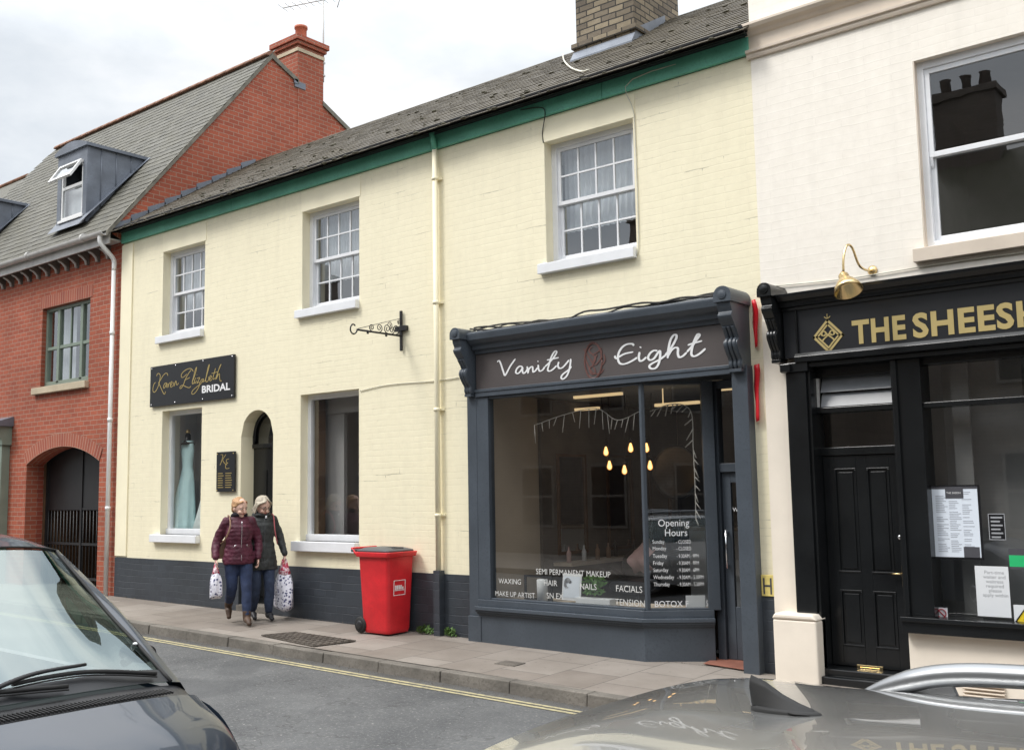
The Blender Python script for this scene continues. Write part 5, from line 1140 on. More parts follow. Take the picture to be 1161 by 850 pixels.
m_ = MB(); lx_, lz_ = P(1025, 653, .08); m_.box(lx_ - .022, lx_ + .022, yd - .008, yd - .003, lz_ - .09, lz_ + .09); m_.tube([(lx_, yd - .005, lz_ + .02), (lx_, yd - .045, lz_ + .02), (lx_ - .11, yd - .05, lz_ + .022)], .009, 8); part('handle', m_, 'brass', do)
m_ = MB(); a_ = P(1020, 609, .08); m_.lathe([(.022, 0), (.022, -.01), (.016, -.018), (.001, -.018)], (a_[0], yd - .002, a_[1]), 'y', 16); a_ = P(1026, 681, .08); m_.box(a_[0] - .012, a_[0] + .012, yd - .008, yd - .002, a_[1] - .015, a_[1] + .015); part('lock', m_, 'chrome', do)
m_ = MB(); a_, b_ = P(971, 753, .08), P(1001, 764, .08); m_.box(a_[0], b_[0], yd - .009, yd - .003, b_[1], a_[1]); m_.box(a_[0] + .03, b_[0] - .03, yd - .013, yd - .0091, (a_[1] + b_[1]) / 2 - .014, (a_[1] + b_[1]) / 2 + .014); part('letterbox', m_, 'brass', do, .002)
m_ = MB(); zs = zp(-3.5); m_.box(-3.90, -3.14, -.10, .16, zs - .15, zs + .12); m_.box(-3.90, -3.14, -.18, -.101, zs - .15, zs + .06); part('doorstep', m_, 'black_paint', bs, .01)
m_ = MB(); m_.box(-3.135, 2.6, -.06, .2, -.45, .298); sr = part('stall_riser', m_, 'ivory_render', bs, .004)
m_ = MB(); a_, b_ = P(1092, 773, -.07), P(1140, 790, -.07)
for k_ in range(5): z_ = a_[1] - .03 * k_; m_.hexa([(a_[0], -.09, z_ - .02), (b_[0], -.09, z_ - .02), (b_[0], -.061, z_), (a_[0], -.061, z_), (a_[0], -.095, z_ - .012), (b_[0], -.095, z_ - .012), (b_[0], -.061, z_ + .006), (a_[0], -.061, z_ + .006)])
part('air_vent', m_, 'beige_trim', sr)
# gold lettering
m_ = MB(); FY2 = -.130
def boldtext(mb, s_, pa, pb, y, tracking=1.0, bold=.028):
    (x0, z0), (x1, _z) = P(*pa, y), P(*pb, y); hgt = pb[2] if len(pb) > 2 else None
    return x0, z0
tz0 = P(971, 389, FY2)[1]; tzt = P(968, 363, FY2)[1]; capH = tzt - tz0
sz = capH / .729
def fit(s_, xa, xb, z):   # text squeezed between two x
    t_ = textmesh(s_, sz, (0, 0, 0), 'x', bold=.010, space=1.08); xs_ = [v[0] for v in t_.v]; k_ = (xb - xa) / (max(xs_) - min(xs_))
    m_.add([((v[0] - min(xs_)) * k_ + xa, FY2, v[2] + z) for v in t_.v], t_.f)
fit('THE', P(966, 375, FY2)[0], P(1027, 372, FY2)[0], tz0); fit('SHEESH', P(1035, 375, FY2)[0], P(1181, 350, FY2)[0], tz0)
dcx, dcz = P(939, 383, FY2); dcz += .018; dw, dh = .138, .148
def dia(k_, r_=.011, y=FY2):
    q = [(dcx - dw * k_, y, dcz), (dcx, y, dcz + dh * k_), (dcx + dw * k_, y, dcz), (dcx, y, dcz - dh * k_)]
    for i in range(4): a_, b_ = Vector(q[i]), Vector(q[(i + 1) % 4]); n_ = (b_ - a_).normalized(); s2 = Vector((n_.z, 0, -n_.x)) * r_; m_.quad(a_ - n_ * r_ + s2, b_ + n_ * r_ + s2, b_ + n_ * r_ - s2, a_ - n_ * r_ - s2)
dia(1.0, .011); dia(.74, .0075, FY2 - .0005)
idn = lambda u, v: (dcx + u, dcz + v)
for sg in (-1, 1):
    ribbon(m_, [(0, -.115), (sg * .035, -.07), (sg * .055, -.04), (0, .01), (sg * -.0, .02)], .008, FY2 - .001 - .0004 * sg, idn)
    ribbon(m_, [(sg * .002, .0), (sg * .03, .045), (sg * .055, .04), (sg * .06, .015), (sg * .035, .005), (sg * .025, .02)], .008, FY2 - .002 - .0004 * sg, idn)
    ribbon(m_, [(sg * .03, .185), (sg * .012, .17), (0, .165)], .005, FY2 - .0005, idn)
ribbon(m_, [(0, .165), (0.0, .21)], .006, FY2 - .0008, idn)
part('lettering', m_, 'gold_flat', fb2, fix=False)
# restaurant interior
rm = MB(); room(rm, -3.1, 2.55, .3, 4.5, -.1, 2.75, 0, 1); rm.box(-2.75, -2.6, .3, .34, .43, 2.7, 1); rm.quad((-2.88, .5, -.1), (-2.2, .5, -.1), (-2.2, .5, 2.7), (-2.88, .5, 2.7), mi=1); part('interior_wall', rm, ['room_grey', 'room_grey'], bs)
# notices on the glass
def sheet(name, pa, pb, y, m, label, cat, grp=None, th=.003):
    (x0, z1), (x1, z0) = P(*pa, y), P(*pb, y); t = thing(name, (x0, y, z0), label, cat, grp); mb = MB(); mb.box(x0, x1, y - th, y, z0, z1); part('sheet', mb, m, t); return t, x0, x1, z0, z1
NY = yy - .006
t, x0, x1, z0, z1 = sheet('menu', (1056, 552), (1113, 632), NY, 'paper', 'large pale three column menu taped inside the restaurant window', 'menu')
m_ = MB()
for c_i in range(3):
    for k_ in range(34):
        if random.random() < .18: continue
        xx = x0 + .03 + c_i * (x1 - x0 - .05) / 3; z_ = z1 - .05 - k_ * (z1 - z0 - .08) / 34
        if c_i == 1 and k_ < 4: continue
        m_.box(xx, xx + random.uniform(.05, .10), NY - .0045, NY - .0035, z_, z_ + .006)
part('print', m_, 'print_grey', t)
m_ = MB(); m_.box(x0, x1, NY - .005, NY - .0035, z1 - .018, z1); m_.box((x0 + x1) / 2 - .075, (x0 + x1) / 2 + .075, NY - .0058, NY - .005, z1 - .10, z1 - .015); m_.box(x1 - .14, x1 - .01, NY - .005, NY - .0035, z0, z0 + .09); part('banner', m_, 'ink', t)
tm = textmesh('THE SHEESH', .022, ((x0 + x1) / 2 - .065, NY - .0065, z1 - .06), 'x'); part('lettering', tm, 'lettering_white', t, fix=False)
m_ = MB(); m_.box(x0 - .02, x1 + .02, NY + .0005, NY + .004, z0 - .02, z1 + .015); part('backing', m_, 'salon_black', t)
t, x0, x1, z0, z1 = sheet('job_notice', (1105, 641), (1147, 700), NY, 'card_white', 'white paper job notice below and right of the menu', 'notice')
m_ = MB()
for k_, s_ in enumerate(('Part-time', 'waiter and', 'waitress', 'required', 'please', 'apply within')):
    tm = textmesh(s_, .042, ((x0 + x1) / 2 + .02, NY - .004, z1 - .065 - k_ * .038), 'x', align='CENTER'); m_.add(tm.v, tm.f)
part('lettering', m_, 'ink_pale', t, fix=False)
t, x0, x1, z0, z1 = sheet('door_sticker', (1061, 688), (1075, 702), NY, 'card_white', 'small square no smoking sticker low in the window corner', 'sticker')
m_ = MB(); cx_, cz_ = (x0 + x1) / 2, (z0 + z1) / 2; rr = (x1 - x0) * .36
m_.tube([(cx_ + rr * math.cos(a_), NY - .005, cz_ + rr * math.sin(a_)) for a_ in [2 * math.pi * i / 24 for i in range(25)]], .005, 5); m_.tube([(cx_ - rr * .7, NY - .005, cz_ + rr * .7), (cx_ + rr * .7, NY - .005, cz_ - rr * .7)], .005, 5); part('symbol', m_, 'sign_red', t)
t, x0, x1, z0, z1 = sheet('rating_card', (1120, 582), (1141, 612), NY, 'salon_black', 'small dark sticker with pale lettering right of the menu', 'sticker')
m_ = MB()
for k_ in range(6): m_.box(x0 + .02, x1 - .02 - .02 * (k_ % 2), NY - .0045, NY - .0035, z1 - .04 - k_ * .033, z1 - .026 - k_ * .033)
for (a_, b_, c_2, d_) in ((x0, x1, z0, z0 + .006), (x0, x1, z1 - .006, z1), (x0, x0 + .006, z0 + .007, z1 - .007), (x1 - .006, x1, z0 + .007, z1 - .007)): m_.box(a_, b_, NY - .0045, NY - .0035, c_2, d_)
part('print', m_, 'ink_pale', t)
t, x0, x1, z0, z1 = sheet('hygiene_sticker', (1144, 629), (1180, 643), NY, 'sign_green', 'bright green and black sticker at the right edge', 'sticker')
m_ = MB(); m_.box(x0, x1, NY - .003, NY, z1 + .001, z1 + .055); m_.box(x0, x1, NY - .003, NY, z0 - .02, z0 - .001); part('border', m_, 'ink', t)
t, x0, x1, z0, z1 = sheet('warning_sticker', (1149, 685), (1180, 716), NY, 'card_white', 'yellow triangle warning sticker at the lower right edge', 'sticker')
m_ = MB(); m_.prism([(x0 + .01, z0 + .07), (x0 + .19, z0 + .07), (x0 + .10, z1 - .01)], 'y', NY - .005, NY - .0035); m_.box(x0 + .005, x1 - .02, NY - .005, NY - .0035, z0 + .0, z0 + .05); part('symbol', m_, 'sign_yellow', t)
m_ = MB(); m_.tube([(x0 + .01, NY - .006, z0 + .07), (x0 + .19, NY - .006, z0 + .07), (x0 + .10, NY - .006, z1 - .01), (x0 + .01, NY - .006, z0 + .07)], .006, 4); m_.prism([(x0 + .07, z0 + .09), (x0 + .14, z0 + .09), (x0 + .11, z0 + .13)], 'y', NY - .0065, NY - .0055); part('border', m_, 'ink', t)
# hydrant plate
(x0, z1), (x1, z0) = P(862.5, 651, -.03), P(878, 676, -.03)
t = thing('hydrant_sign', (x0, -.03, z0), 'small yellow hydrant plate with a black H', 'sign'); m_ = MB(); m_.box(x0, x1, -.03, -.02, z0, z1); part('plate', m_, 'hydrant_yellow', t, .003)
m_ = MB(); a_, b_ = x0 + .022, x1 - .022; zz = (z0 + z1) / 2; m_.box(a_, a_ + .016, -.033, -.0301, z0 + .02, z1 - .03); m_.box(b_ - .016, b_, -.033, -.0301, z0 + .02, z1 - .03); m_.box(a_ + .016, b_ - .016, -.033, -.0301, zz - .012, zz + .006); part('letter', m_, 'ink', t)
# brass lamp
lp = thing('swan_neck_lamp', (*P(990, 307), 0)[:1] + (0, P(990, 307)[1]), 'polished brass swan neck lamp above the black fascia', 'lamp')
x0, z0 = P(990, 307); q = cr([(x0, -.02, z0), (x0 - .02, -.14, z0 - .01), (x0 - .03, -.28, z0 + .02), (x0 - .045, -.38, z0 + .16), (x0 - .06, -.47, z0 + .165), (x0 - .075, -.52, z0 + .05), (x0 - .08, -.53, z0 - .09)], 5)
m_ = MB(); m_.tube(q, .011, 8); part('arm', m_, 'brass', lp); m_ = MB(); m_.lathe([(.045, 0), (.045, -.012), (.02, -.03), (.001, -.03)], (x0, -.012, z0), 'y', 20); part('rosette', m_, 'brass_dull', lp)
m_ = MB(); m_.lathe([(.012, .05), (.03, .03), (.045, .01), (.050, -.03), (.078, -.06), (.112, -.115), (.128, -.165), (.122, -.165), (.07, -.06), (.02, -.05)], (0, 0, 0), n=28); m_.xf(Matrix.Translation((x0 - .08, -.53, z0 - .12)) @ Matrix.Rotation(R(-18), 4, 'X') @ Matrix.Rotation(R(-20), 4, 'Y')); part('shade', m_, 'brass', lp)
cable([(862, 325, -.02), (880, 324, -.03), (960, 316, -.03), (1060, 300, -.03), (1161, 286, -.03)], .006, 'cable_pale', 'pale cable sagging across the ivory wall above the black shopfront')

# ================================================================= SIGNS on the yellow wall
(x0, z1), (x1, z0) = P(171, 416.4, -.04), P(265.3, 450.7, -.04)
t = thing('bridal_sign', (x0, -.04, z0), 'black rectangular sign with gold script over the dress window', 'sign'); m_ = MB(); m_.box(x0, x1, -.045, -.015, z0, z1); pl_ = part('panel', m_, 'black_panel', t, .002)
m_ = MB(); KY = -.0475
def mp2(u, v): return P(160 + u * .09905, 395 + v * .09905, KY)
KS = [[(178, 316), (186, 292), (204, 286), (218, 306), (216, 350), (200, 420), (176, 474), (152, 500), (136, 486), (138, 440), (152, 400), (168, 388)],
 [(306, 312), (300, 288), (278, 284), (246, 318), (222, 360), (202, 392), (214, 420), (236, 470), (256, 512), (270, 520), (280, 490)],
 [(290, 392), (270, 402), (256, 436), (262, 456), (280, 430), (292, 394), (290, 436), (300, 446)], [(304, 396), (308, 444), (314, 412), (330, 388)],
 [(334, 424), (352, 404), (354, 380), (342, 386), (334, 424), (344, 442), (364, 424)], [(372, 384), (376, 430), (386, 396), (400, 372), (404, 410), (416, 414), (430, 392)],
 [(598, 262), (574, 232), (540, 232), (496, 256), (464, 292), (462, 326), (484, 328), (524, 292)], [(572, 246), (540, 290), (510, 346), (486, 410), (462, 452), (446, 456), (448, 436), (476, 420), (520, 440), (552, 448), (572, 430)], [(496, 362), (524, 350), (560, 330)],
 [(584, 388), (606, 330), (628, 262), (636, 216), (622, 240), (602, 320), (586, 384), (592, 406), (610, 384)], [(624, 332), (610, 380), (618, 398), (636, 366)], [(638, 296), (640, 304)],
 [(636, 344), (672, 334), (646, 384), (640, 398), (664, 384), (672, 400), (656, 450), (624, 500), (596, 522), (580, 512), (592, 480), (636, 440), (690, 400)],
 [(712, 346), (690, 358), (684, 388), (700, 384), (714, 346), (710, 380), (724, 372)], [(728, 378), (754, 300), (776, 220), (782, 184), (768, 214), (746, 320), (740, 370), (756, 380), (776, 350), (774, 322)],
 [(776, 350), (796, 344), (806, 318), (794, 312), (784, 344), (792, 370), (816, 350)], [(852, 226), (838, 280), (824, 330), (828, 352), (848, 336)], [(806, 286), (844, 276), (884, 262)],
 [(850, 356), (876, 280), (904, 210), (916, 182), (902, 206), (878, 280), (862, 348), (880, 306), (898, 290), (900, 340), (908, 372), (924, 366)]]
for i, s_ in enumerate(KS): ribbon(m_, s_, .0085, KY - i * .00008, mp2)
part('script_lettering', m_, 'gold', pl_, fix=False)
t_ = textmesh('BRIDAL', .2, (0, 0, 0), 'x', bold=.006); xs_ = [v[0] for v in t_.v]; xa_, za_ = mp2(695, 508); xb_ = mp2(1018, 470)[0]; zt_ = mp2(695, 428)[1]; k_ = (xb_ - xa_) / (max(xs_) - min(xs_)); kz = (zt_ - za_) / (max(v[2] for v in t_.v) or 1)
m_ = MB(); m_.add([((v[0] - min(xs_)) * k_ + xa_, KY, v[2] * kz + za_) for v in t_.v], t_.f); part('capital_lettering', m_, 'lettering_white', pl_, fix=False)
m_ = MB()
for u in (.02, .32, .65, .98):
    for v in (.05, .95): m_.lathe([(.013, 0), (.013, -.006), (.001, -.009)], (x0 + (x1 - x0) * u, -.046, z0 + (z1 - z0) * v), 'y', 10)
part('screw', m_, 'chrome', pl_)
(x0, z1), (x1, z0) = P(246, 512.5, -.04), P(266, 557, -.04)
t = thing('opening_hours_board', (x0, -.04, z0), 'small black board with gold writing beside the arched doorway', 'sign'); m_ = MB(); m_.box(x0, x1, -.045, -.02, z0, z1); pl_ = part('panel', m_, 'black_panel', t, .002)
m_ = MB(); KY = -.047; idm = lambda u, v: (x0 + u, z0 + v)
for i, s_ in enumerate(([(.10, .56), (.16, .55), (.13, .46), (.09, .40)], [(.24, .56), (.16, .48), (.22, .42), (.27, .40)], [(.32, .49), (.26, .48), (.25, .44), (.29, .43), (.24, .41), (.24, .35), (.33, .35)])): ribbon(m_, s_, .007, KY - i * .0001, idm)
for k_ in range(7):
    z_ = z0 + .27 - k_ * .035; m_.box(x0 + .04, x0 + .04 + random.uniform(.10, .15), KY - .001, KY, z_, z_ + .011); m_.box(x0 + .23, x0 + .23 + random.uniform(.13, .17), KY - .001, KY, z_, z_ + .011)
for (u, v) in ((.02, .02), (.42, .02), (.02, .57), (.42, .57)): m_.lathe([(.010, 0), (.010, -.004), (.001, -.006)], (x0 + u, -.045, z0 + v), 'y', 8)
part('script_lettering', m_, 'gold', pl_, fix=False)
# iron bracket
bX = -9.42; t = thing('sign_bracket', (bX, 0, 3.6), 'empty black wrought iron sign bracket with scrolls', 'bracket'); m_ = MB()
m_.box(bX - .018, bX + .018, -.045, -.02, 3.405, 3.93); m_.box(bX - .10, bX + .10, -.052, -.0, 3.665, 3.73); part('wall_plate', m_, 'black_iron', t, .003)
m_ = MB(); m_.tube([(bX, -.04, 3.60), (bX, -.80, 3.60)], .013, 8); m_.tube([(bX, -.04, 3.83), (bX, -.78, 3.615)], .004, 5)
m_.tube([(bX, -.80 - .06 + .06 * math.cos(a_) * (1 - i * .02), 3.60 + .06 * math.sin(a_)) for i, a_ in enumerate([-.2 - .35 * k_ for k_ in range(16)])], .010, 6)
for yc in (-.3, -.62): m_.tube([(bX, yc, 3.6), (bX, yc, 3.565)], .014, 6)
def scroll(yc, zc2, r0, s_, turns=1.6):
    return [(bX, yc + s_ * r0 * (1 - i / 26) * math.cos(a_), zc2 + r0 * (1 - i / 26) * math.sin(a_)) for i, a_ in enumerate([-math.pi / 2 + turns * 2 * math.pi * k_ / 22 for k_ in range(22)])]
for (yc, r0, s_) in ((-.13, .065, 1), (-.28, .06, -1), (-.42, .055, 1), (-.55, .045, -1), (-.20, .05, 1)): m_.tube(scroll(yc, 3.61 + r0, r0, s_), .006, 5)
m_.tube(scroll(-.24, 3.72, .05, 1), .005, 5); m_.tube(scroll(-.07, 3.78, .03, -1), .005, 5)
part('scroll_arm', m_, 'black_iron', t)

# ================================================================= DRESSES in the bridal window
def dress(x, y, zb_, label, m, w0, lean, hgt=1.62, ry=1.0):
    t = thing('dress', (x, y, zb_), label, 'dress'); m_ = MB(); rg = []
    prof = [(0.0, w0, .30), (.25, w0 * .86, .26), (.55, w0 * .66, .22), (.85, w0 * .46, .17), (1.0, .155, .12), (1.08, .12, .095), (1.20, .135, .11), (1.32, .165, .12), (1.42, .15, .09), (1.47, .125, .06)]
    for (h_, rx_, ry_) in prof:
        ry_ = max(.06, ry_ * ry)
        h2 = h_ * hgt / 1.47; off = lean * max(0, (.95 - h_)); rg.append([(x + off + rx_ * (1 + .07 * math.cos(9 * a_) * max(0, 1 - h_)) * math.cos(a_), y + ry_ * (1 + .10 * math.cos(9 * a_) * max(0, 1 - h_)) * math.sin(a_), zb_ + h2) for a_ in [2 * math.pi * k_ / 54 for k_ in range(54)]])
    m_.rings(rg); part('gown', m_, m, t)
    m_ = MB(); zt_ = zb_ + hgt; m_.tube([(x, y, zt_ - .06), (x, y, zt_ + .02), (x, y, zt_ + .09)], [.12, .05, .045], 14); m_.lathe([(.05, .09), (.03, .12), (.02, .15), (.001, .16)], (x, y, zt_), n=14); m_.ell((x, y, zt_ - .04), (.145, .07, .05), 12); part('mannequin', m_, 'salon_black', t)
    m_ = MB(); m_.lathe([(.05, 0), (.035, .02), (.03, .05), (.012, .06)], (x, y, zt_ + .13), n=14); part('neck_cap', m_, 'brass_dull', t)
    return t
xd, zd = P(213, 500, .36)
dress(xd, .36, .86, 'long pale turquoise gown on a black mannequin in the left window', 'dress_blue', .40, -.20, ry=.5)
dress(xd + .55, .58, .86, 'white bridal gown partly hidden beside the turquoise gown', 'dress_white', .50, -.12)

# ================================================================= WEEDS at the foot of the downpipe
for i, (x, y, lab) in enumerate(((-8.98, -.07, 'small green weed growing left of the downpipe foot'), (-8.58, -.06, 'small green weed growing right of the downpipe foot'))):
    m_ = MB(); z = zp(x, y)
    for k_ in range(170):
        a_, r_ = random.uniform(0, 6.28), random.uniform(.01, .10 if i == 0 else .06); c_ = Vector((x + r_ * math.cos(a_) * 1.5, y - abs(r_ * math.sin(a_)) * .8, z + random.uniform(.01, .11) * (1 - r_ * 4)))
        d_ = Vector((math.cos(a_), math.sin(a_), random.uniform(.2, 1.5))).normalized() * random.uniform(.012, .028); s2 = d_.cross(Vector((.3, 1, .1))).normalized() * .009; m_.quad(c_ - d_, c_ + s2, c_ + d_, c_ - s2)
    single('weed', m_, 'leaf', (x, y, z), lab, 'weed', 'weeds at the wall foot')

# ================================================================= RED WHEELED BIN
bx0, bx1, by0, by1 = -9.73, -9.18, -.52, -.06; zg = zp(-9.6, -.3)
t = thing('wheeled_bin', ((bx0 + bx1) / 2, (by0 + by1) / 2, zg), 'bright red wheeled bin with dark grey lid against the wall', 'bin')
def rr(x0, x1, y0, y1, z, r=.05, n=5):
    out = []
    for (cx_, cy_, a0_) in ((x1 - r, y1 - r, 0), (x0 + r, y1 - r, 90), (x0 + r, y0 + r, 180), (x1 - r, y0 + r, 270)):
        for k_ in range(n): a_ = R(a0_ + 90 * k_ / (n - 1)); out.append((cx_ + r * math.cos(a_), cy_ + r * math.sin(a_), z))
    return out
m_ = MB(); H = 1.0
m_.rings([rr(bx0 + .07, bx1 - .05, by0 + .05, by1 - .05, zg + .01, .04), rr(bx0 + .055, bx1 - .035, by0 + .035, by1 - .035, zg + .06, .05), rr(bx0 + .03, bx1 - .015, by0 + .012, by1 - .012, zg + .6, .05), rr(bx0 + .01, bx1, by0, by1, zg + .93, .05),
          rr(bx0 - .02, bx1 + .03, by0 - .03, by1 + .03, zg + .935, .06), rr(bx0 - .025, bx1 + .05, by0 - .035, by1 + .035, zg + .99, .06), rr(bx0 - .02, bx1 + .04, by0 - .03, by1 + .03, zg + .995, .06), rr(bx0 + .02, bx1 - .01, by0 + .01, by1 - .01, zg + .99, .05)], smooth=True)
m_.tube(cr([(bx0 - .02, by0 + .02, zg + .95), (bx0 - .12, by0 + .02, zg + 1.03), (bx0 - .12, by1 - .02, zg + 1.03), (bx0 - .02, by1 - .02, zg + .95)], 1), .016, 8)
m_.prism([(by0 + .10, zg + .05), (by0 + .13, zg + .9), (by1 - .13, zg + .9), (by1 - .10, zg + .05)], 'x', bx1 - .03, bx1 + .004) if False else None
bo = part('body', m_, 'red_plastic', t); mm = bo.modifiers.new('b', 'BEVEL'); mm.width = .006; mm.segments = 2; mm.limit_method = 'ANGLE'; mm.angle_limit = R(35)
m_ = MB(); m_.rings([rr(bx0 - .02, bx1 + .005, by0 - .01, by1 + .01, zg + .996, .05), rr(bx0 - .02, bx1 + .0, by0 - .01, by1 + .01, zg + 1.015, .05), rr(bx0 + .05, bx1 - .1, by0 + .07, by1 - .07, zg + 1.045, .05)]); m_.box(bx1 - .20, bx1 - .05, (by0 + by1) / 2 - .09, (by0 + by1) / 2 + .09, zg + 1.02, zg + 1.045)
m_.tube([(bx0 - .10, by0 + .0, zg + 1.005), (bx0 - .10, by1 - .0, zg + 1.005)], .018, 8); part('lid', m_, 'lid_plastic', t, .004)
for (y_) in (by0 + .01, by1 - .07):
    m_ = MB(); m_.lathe([(.03, 0), (.085, 0), (.098, .012), (.10, .03), (.098, .048), (.085, .06), (.03, .06)], (bx0 + .03, y_ - .0, zg + .10), 'y', 24); wo = part('wheel', m_, 'rubber', t)
    m_ = MB(); m_.lathe([(.055, 0), (.05, -.006), (.02, -.01), (.001, -.01)], (bx0 + .03, y_ - .001, zg + .10), 'y', 20); part('hub', m_, 'trim_black', wo)
m_ = MB(); m_.tube([(bx0 + .03, by0 + .02, zg + .10), (bx0 + .03, by1 - .02, zg + .10)], .012, 8); part('axle', m_, 'trim_black', t)
m_ = MB(); yc = (by0 + by1) / 2 - .02; zc_ = zg + .56; xs_ = bx1 - .008
def lx(z): return bx1 - .015 + (z - zg - .6) * .05 + .004
def lg(y0_, y1_, z0_, z1_): m_.hexa([(lx(z0_) - .004, y0_, z0_), (lx(z0_), y0_, z0_), (lx(z0_), y1_, z0_), (lx(z0_) - .004, y1_, z0_), (lx(z1_) - .004, y0_, z1_), (lx(z1_), y0_, z1_), (lx(z1_), y1_, z1_), (lx(z1_) - .004, y1_, z1_)])
a_ = .10; lg(yc - a_, yc + a_, zc_ + .085, zc_ + .092); lg(yc - a_, yc + a_, zc_ - .092, zc_ - .085); lg(yc - a_, yc - a_ + .008, zc_ - .085, zc_ + .085); lg(yc + a_ - .008, yc + a_, zc_ - .085, zc_ + .085)
for k_ in range(5): lg(yc - .075 + .03 * k_, yc - .053 + .03 * k_, zc_ - .02, zc_ + (.03 if k_ < 4 else .01))
lg(yc - .08, yc + .08, zc_ - .035, zc_ - .026)
part('logo', m_, 'lettering_white', t)
# ================================================================= PEOPLE
def organic(name, mb, m, parent, voxel=.008, sm=3, disp=0):
    me = mb.mesh('tmp', [m], (0, 0, 0)); fixn(me)
    ob = bpy.data.objects.new('tmp', me); COL.objects.link(ob)
    r_ = ob.modifiers.new('r', 'REMESH'); r_.mode = 'VOXEL'; r_.voxel_size = voxel; r_.use_smooth_shade = True
    s_ = ob.modifiers.new('s', 'SMOOTH'); s_.iterations = sm; s_.factor = .6
    if disp:
        tx_ = bpy.data.textures.new('fold', 'CLOUDS'); tx_.noise_scale = .09; d_ = ob.modifiers.new('d', 'DISPLACE'); d_.texture = tx_; d_.strength = disp; d_.mid_level = .5; d_.texture_coords = 'LOCAL'
    dg = bpy.context.evaluated_depsgraph_get(); me2 = bpy.data.meshes.new_from_object(ob.evaluated_get(dg)); bpy.data.objects.remove(ob)
    for p_ in me2.polygons: p_.use_smooth = True
    me2.name = name; uvm(me2)
    if not me2.materials: me2.materials.append(M[m])
    return put(name, me2, parent, ORG[parent])
def limb(mb, pts, rs, n=14, sub=5):
    q = cr([(*p, r_) for p, r_ in zip(pts, rs)], sub); mb.tube([a_[:3] for a_ in q], [max(a_[3], .002) for a_ in q], n)
    for p_, r_ in ((pts[0], rs[0]), (pts[-1], rs[-1])): mb.ell(p_, (r_, r_, r_), 8)
def hand(mb, w_, d=(0, 0, -1), side=1, curl=.8):
    w_ = Vector(w_); mb.ell(w_ + Vector((.0, 0, -.045)), (.038, .016, .05), 10)
    for i, (ln, ox) in enumerate(((.058, .028), (.066, .010), (.062, -.009), (.048, -.027))):
        b_ = w_ + Vector((ox, 0, -.082)); mb.tube([b_, b_ + Vector((.002, -side * .006, -ln * .45)), b_ + Vector((.0, -side * .03 * curl, -ln * .75)), b_ + Vector((-.0, -side * .045 * curl, -ln * .62))], [.0095, .0088, .008, .0065], 8)
    b_ = w_ + Vector((.034, 0, -.03)); mb.tube([b_, b_ + Vector((.018, -side * .008, -.025)), b_ + Vector((.016, -side * .022, -.05))], [.0105, .0095, .0075], 8)
def head(mb, c, pitch, yaw, parts):
    T = Matrix.Translation(c) @ Matrix.Rotation(R(yaw), 4, 'Z') @ Matrix.Rotation(R(pitch), 4, 'Y') @ Matrix.Scale(1.1, 4)
    h = MB(); h.ell((0, 0, .02), (.096, .076, .105), 16); h.ell((.028, 0, -.045), (.062, .056, .062), 14); h.ell((.062, 0, -.085), (.026, .026, .020), 8)
    h.tube([(.088, 0, .022), (.106, 0, -.006), (.112, 0, -.022), (.092, 0, -.030)], [.008, .011, .014, .010], 8)
    for s_ in (-1, 1): h.ell((.0, s_ * .078, -.01), (.018, .010, .030), 8); h.ell((.070, s_ * .036, -.032), (.025, .026, .024), 8); h.ell((.086, s_ * .032, .028), (.012, .022, .007), 6)
    h.xf(T); mb.add(h.v, h.f, 0, True)
    return T
def facebits(T, par, glasses=False):
    for s_ in (-1, 1):
        e = MB(); e.ell((.0835, s_ * .030, .010), (.008, .012, .005), 8); e.xf(T); eo = part('eye', e, 'card_white', par)
        e = MB(); e.ell((.0900, s_ * .030, .010), (.0035, .008, .005), 6); e.xf(T); part('iris', e, 'eye_dark', eo)
    for s_ in (-1, 1):
        e = MB(); e.tube([(.093, s_ * .016, .030), (.093, s_ * .032, .035), (.082, s_ * .050, .029)], [.004, .005, .003], 6); e.xf(T); part('eyebrow', e, 'boot_leather', par)
    e = MB(); e.ell((.089, 0, -.052), (.008, .022, .0065), 8); e.xf(T); part('mouth', e, 'lips', par)
    if glasses:
        e = MB()
        for s_ in (-1, 1): e.tube([(.102, s_ * .032 + .024 * math.cos(a_), .008 + .019 * math.sin(a_)) for a_ in [2 * math.pi * i / 16 for i in range(17)]], .0022, 5); e.tube([(.100, s_ * .056, .014), (.0, s_ * .080, .014)], .002, 5)
        e.tube([(.102, -.008, .012), (.102, .008, .012)], .002, 5); e.xf(T); part('glasses', e, 'eye_dark', par)
def hair_strands(mb, k, n, seed, bob):
    rnd = random.Random(seed)
    for i in range(n):
        y = rnd.uniform(-1, 1); lift = rnd.uniform(.0, .010); side_ = 1 if y > 0 else -1; a = abs(y)
        top = (.078 - .06 * a * a, side_ * (.018 + .058 * a), .098 - .075 * a * a + .004)
        if bob: mid = (.035 - .05 * a + rnd.uniform(-.02, .02), side_ * (.078 + lift), .05); low = (.01 - rnd.uniform(0, .08), side_ * (.080 + lift * .8), -.06 - rnd.uniform(0, .03))
        else: mid = (.0 - rnd.uniform(0, .03), side_ * (.070 + .010 * a + lift * .4), .075 - .06 * a); low = (-.105, side_ * .03 * a, .045 + rnd.uniform(-.03, .02))
        st = (.02 - rnd.uniform(0, .05), side_ * .012, .132 + lift) if bob else top
        pts = [st, top, mid, low] if bob else [top, mid, low]
        mb.tube(cr([(p[0] * k if p[0] < 0 else p[0], p[1] * k, p[2]) for p in pts], 4), rnd.uniform(.005, .009), 5)
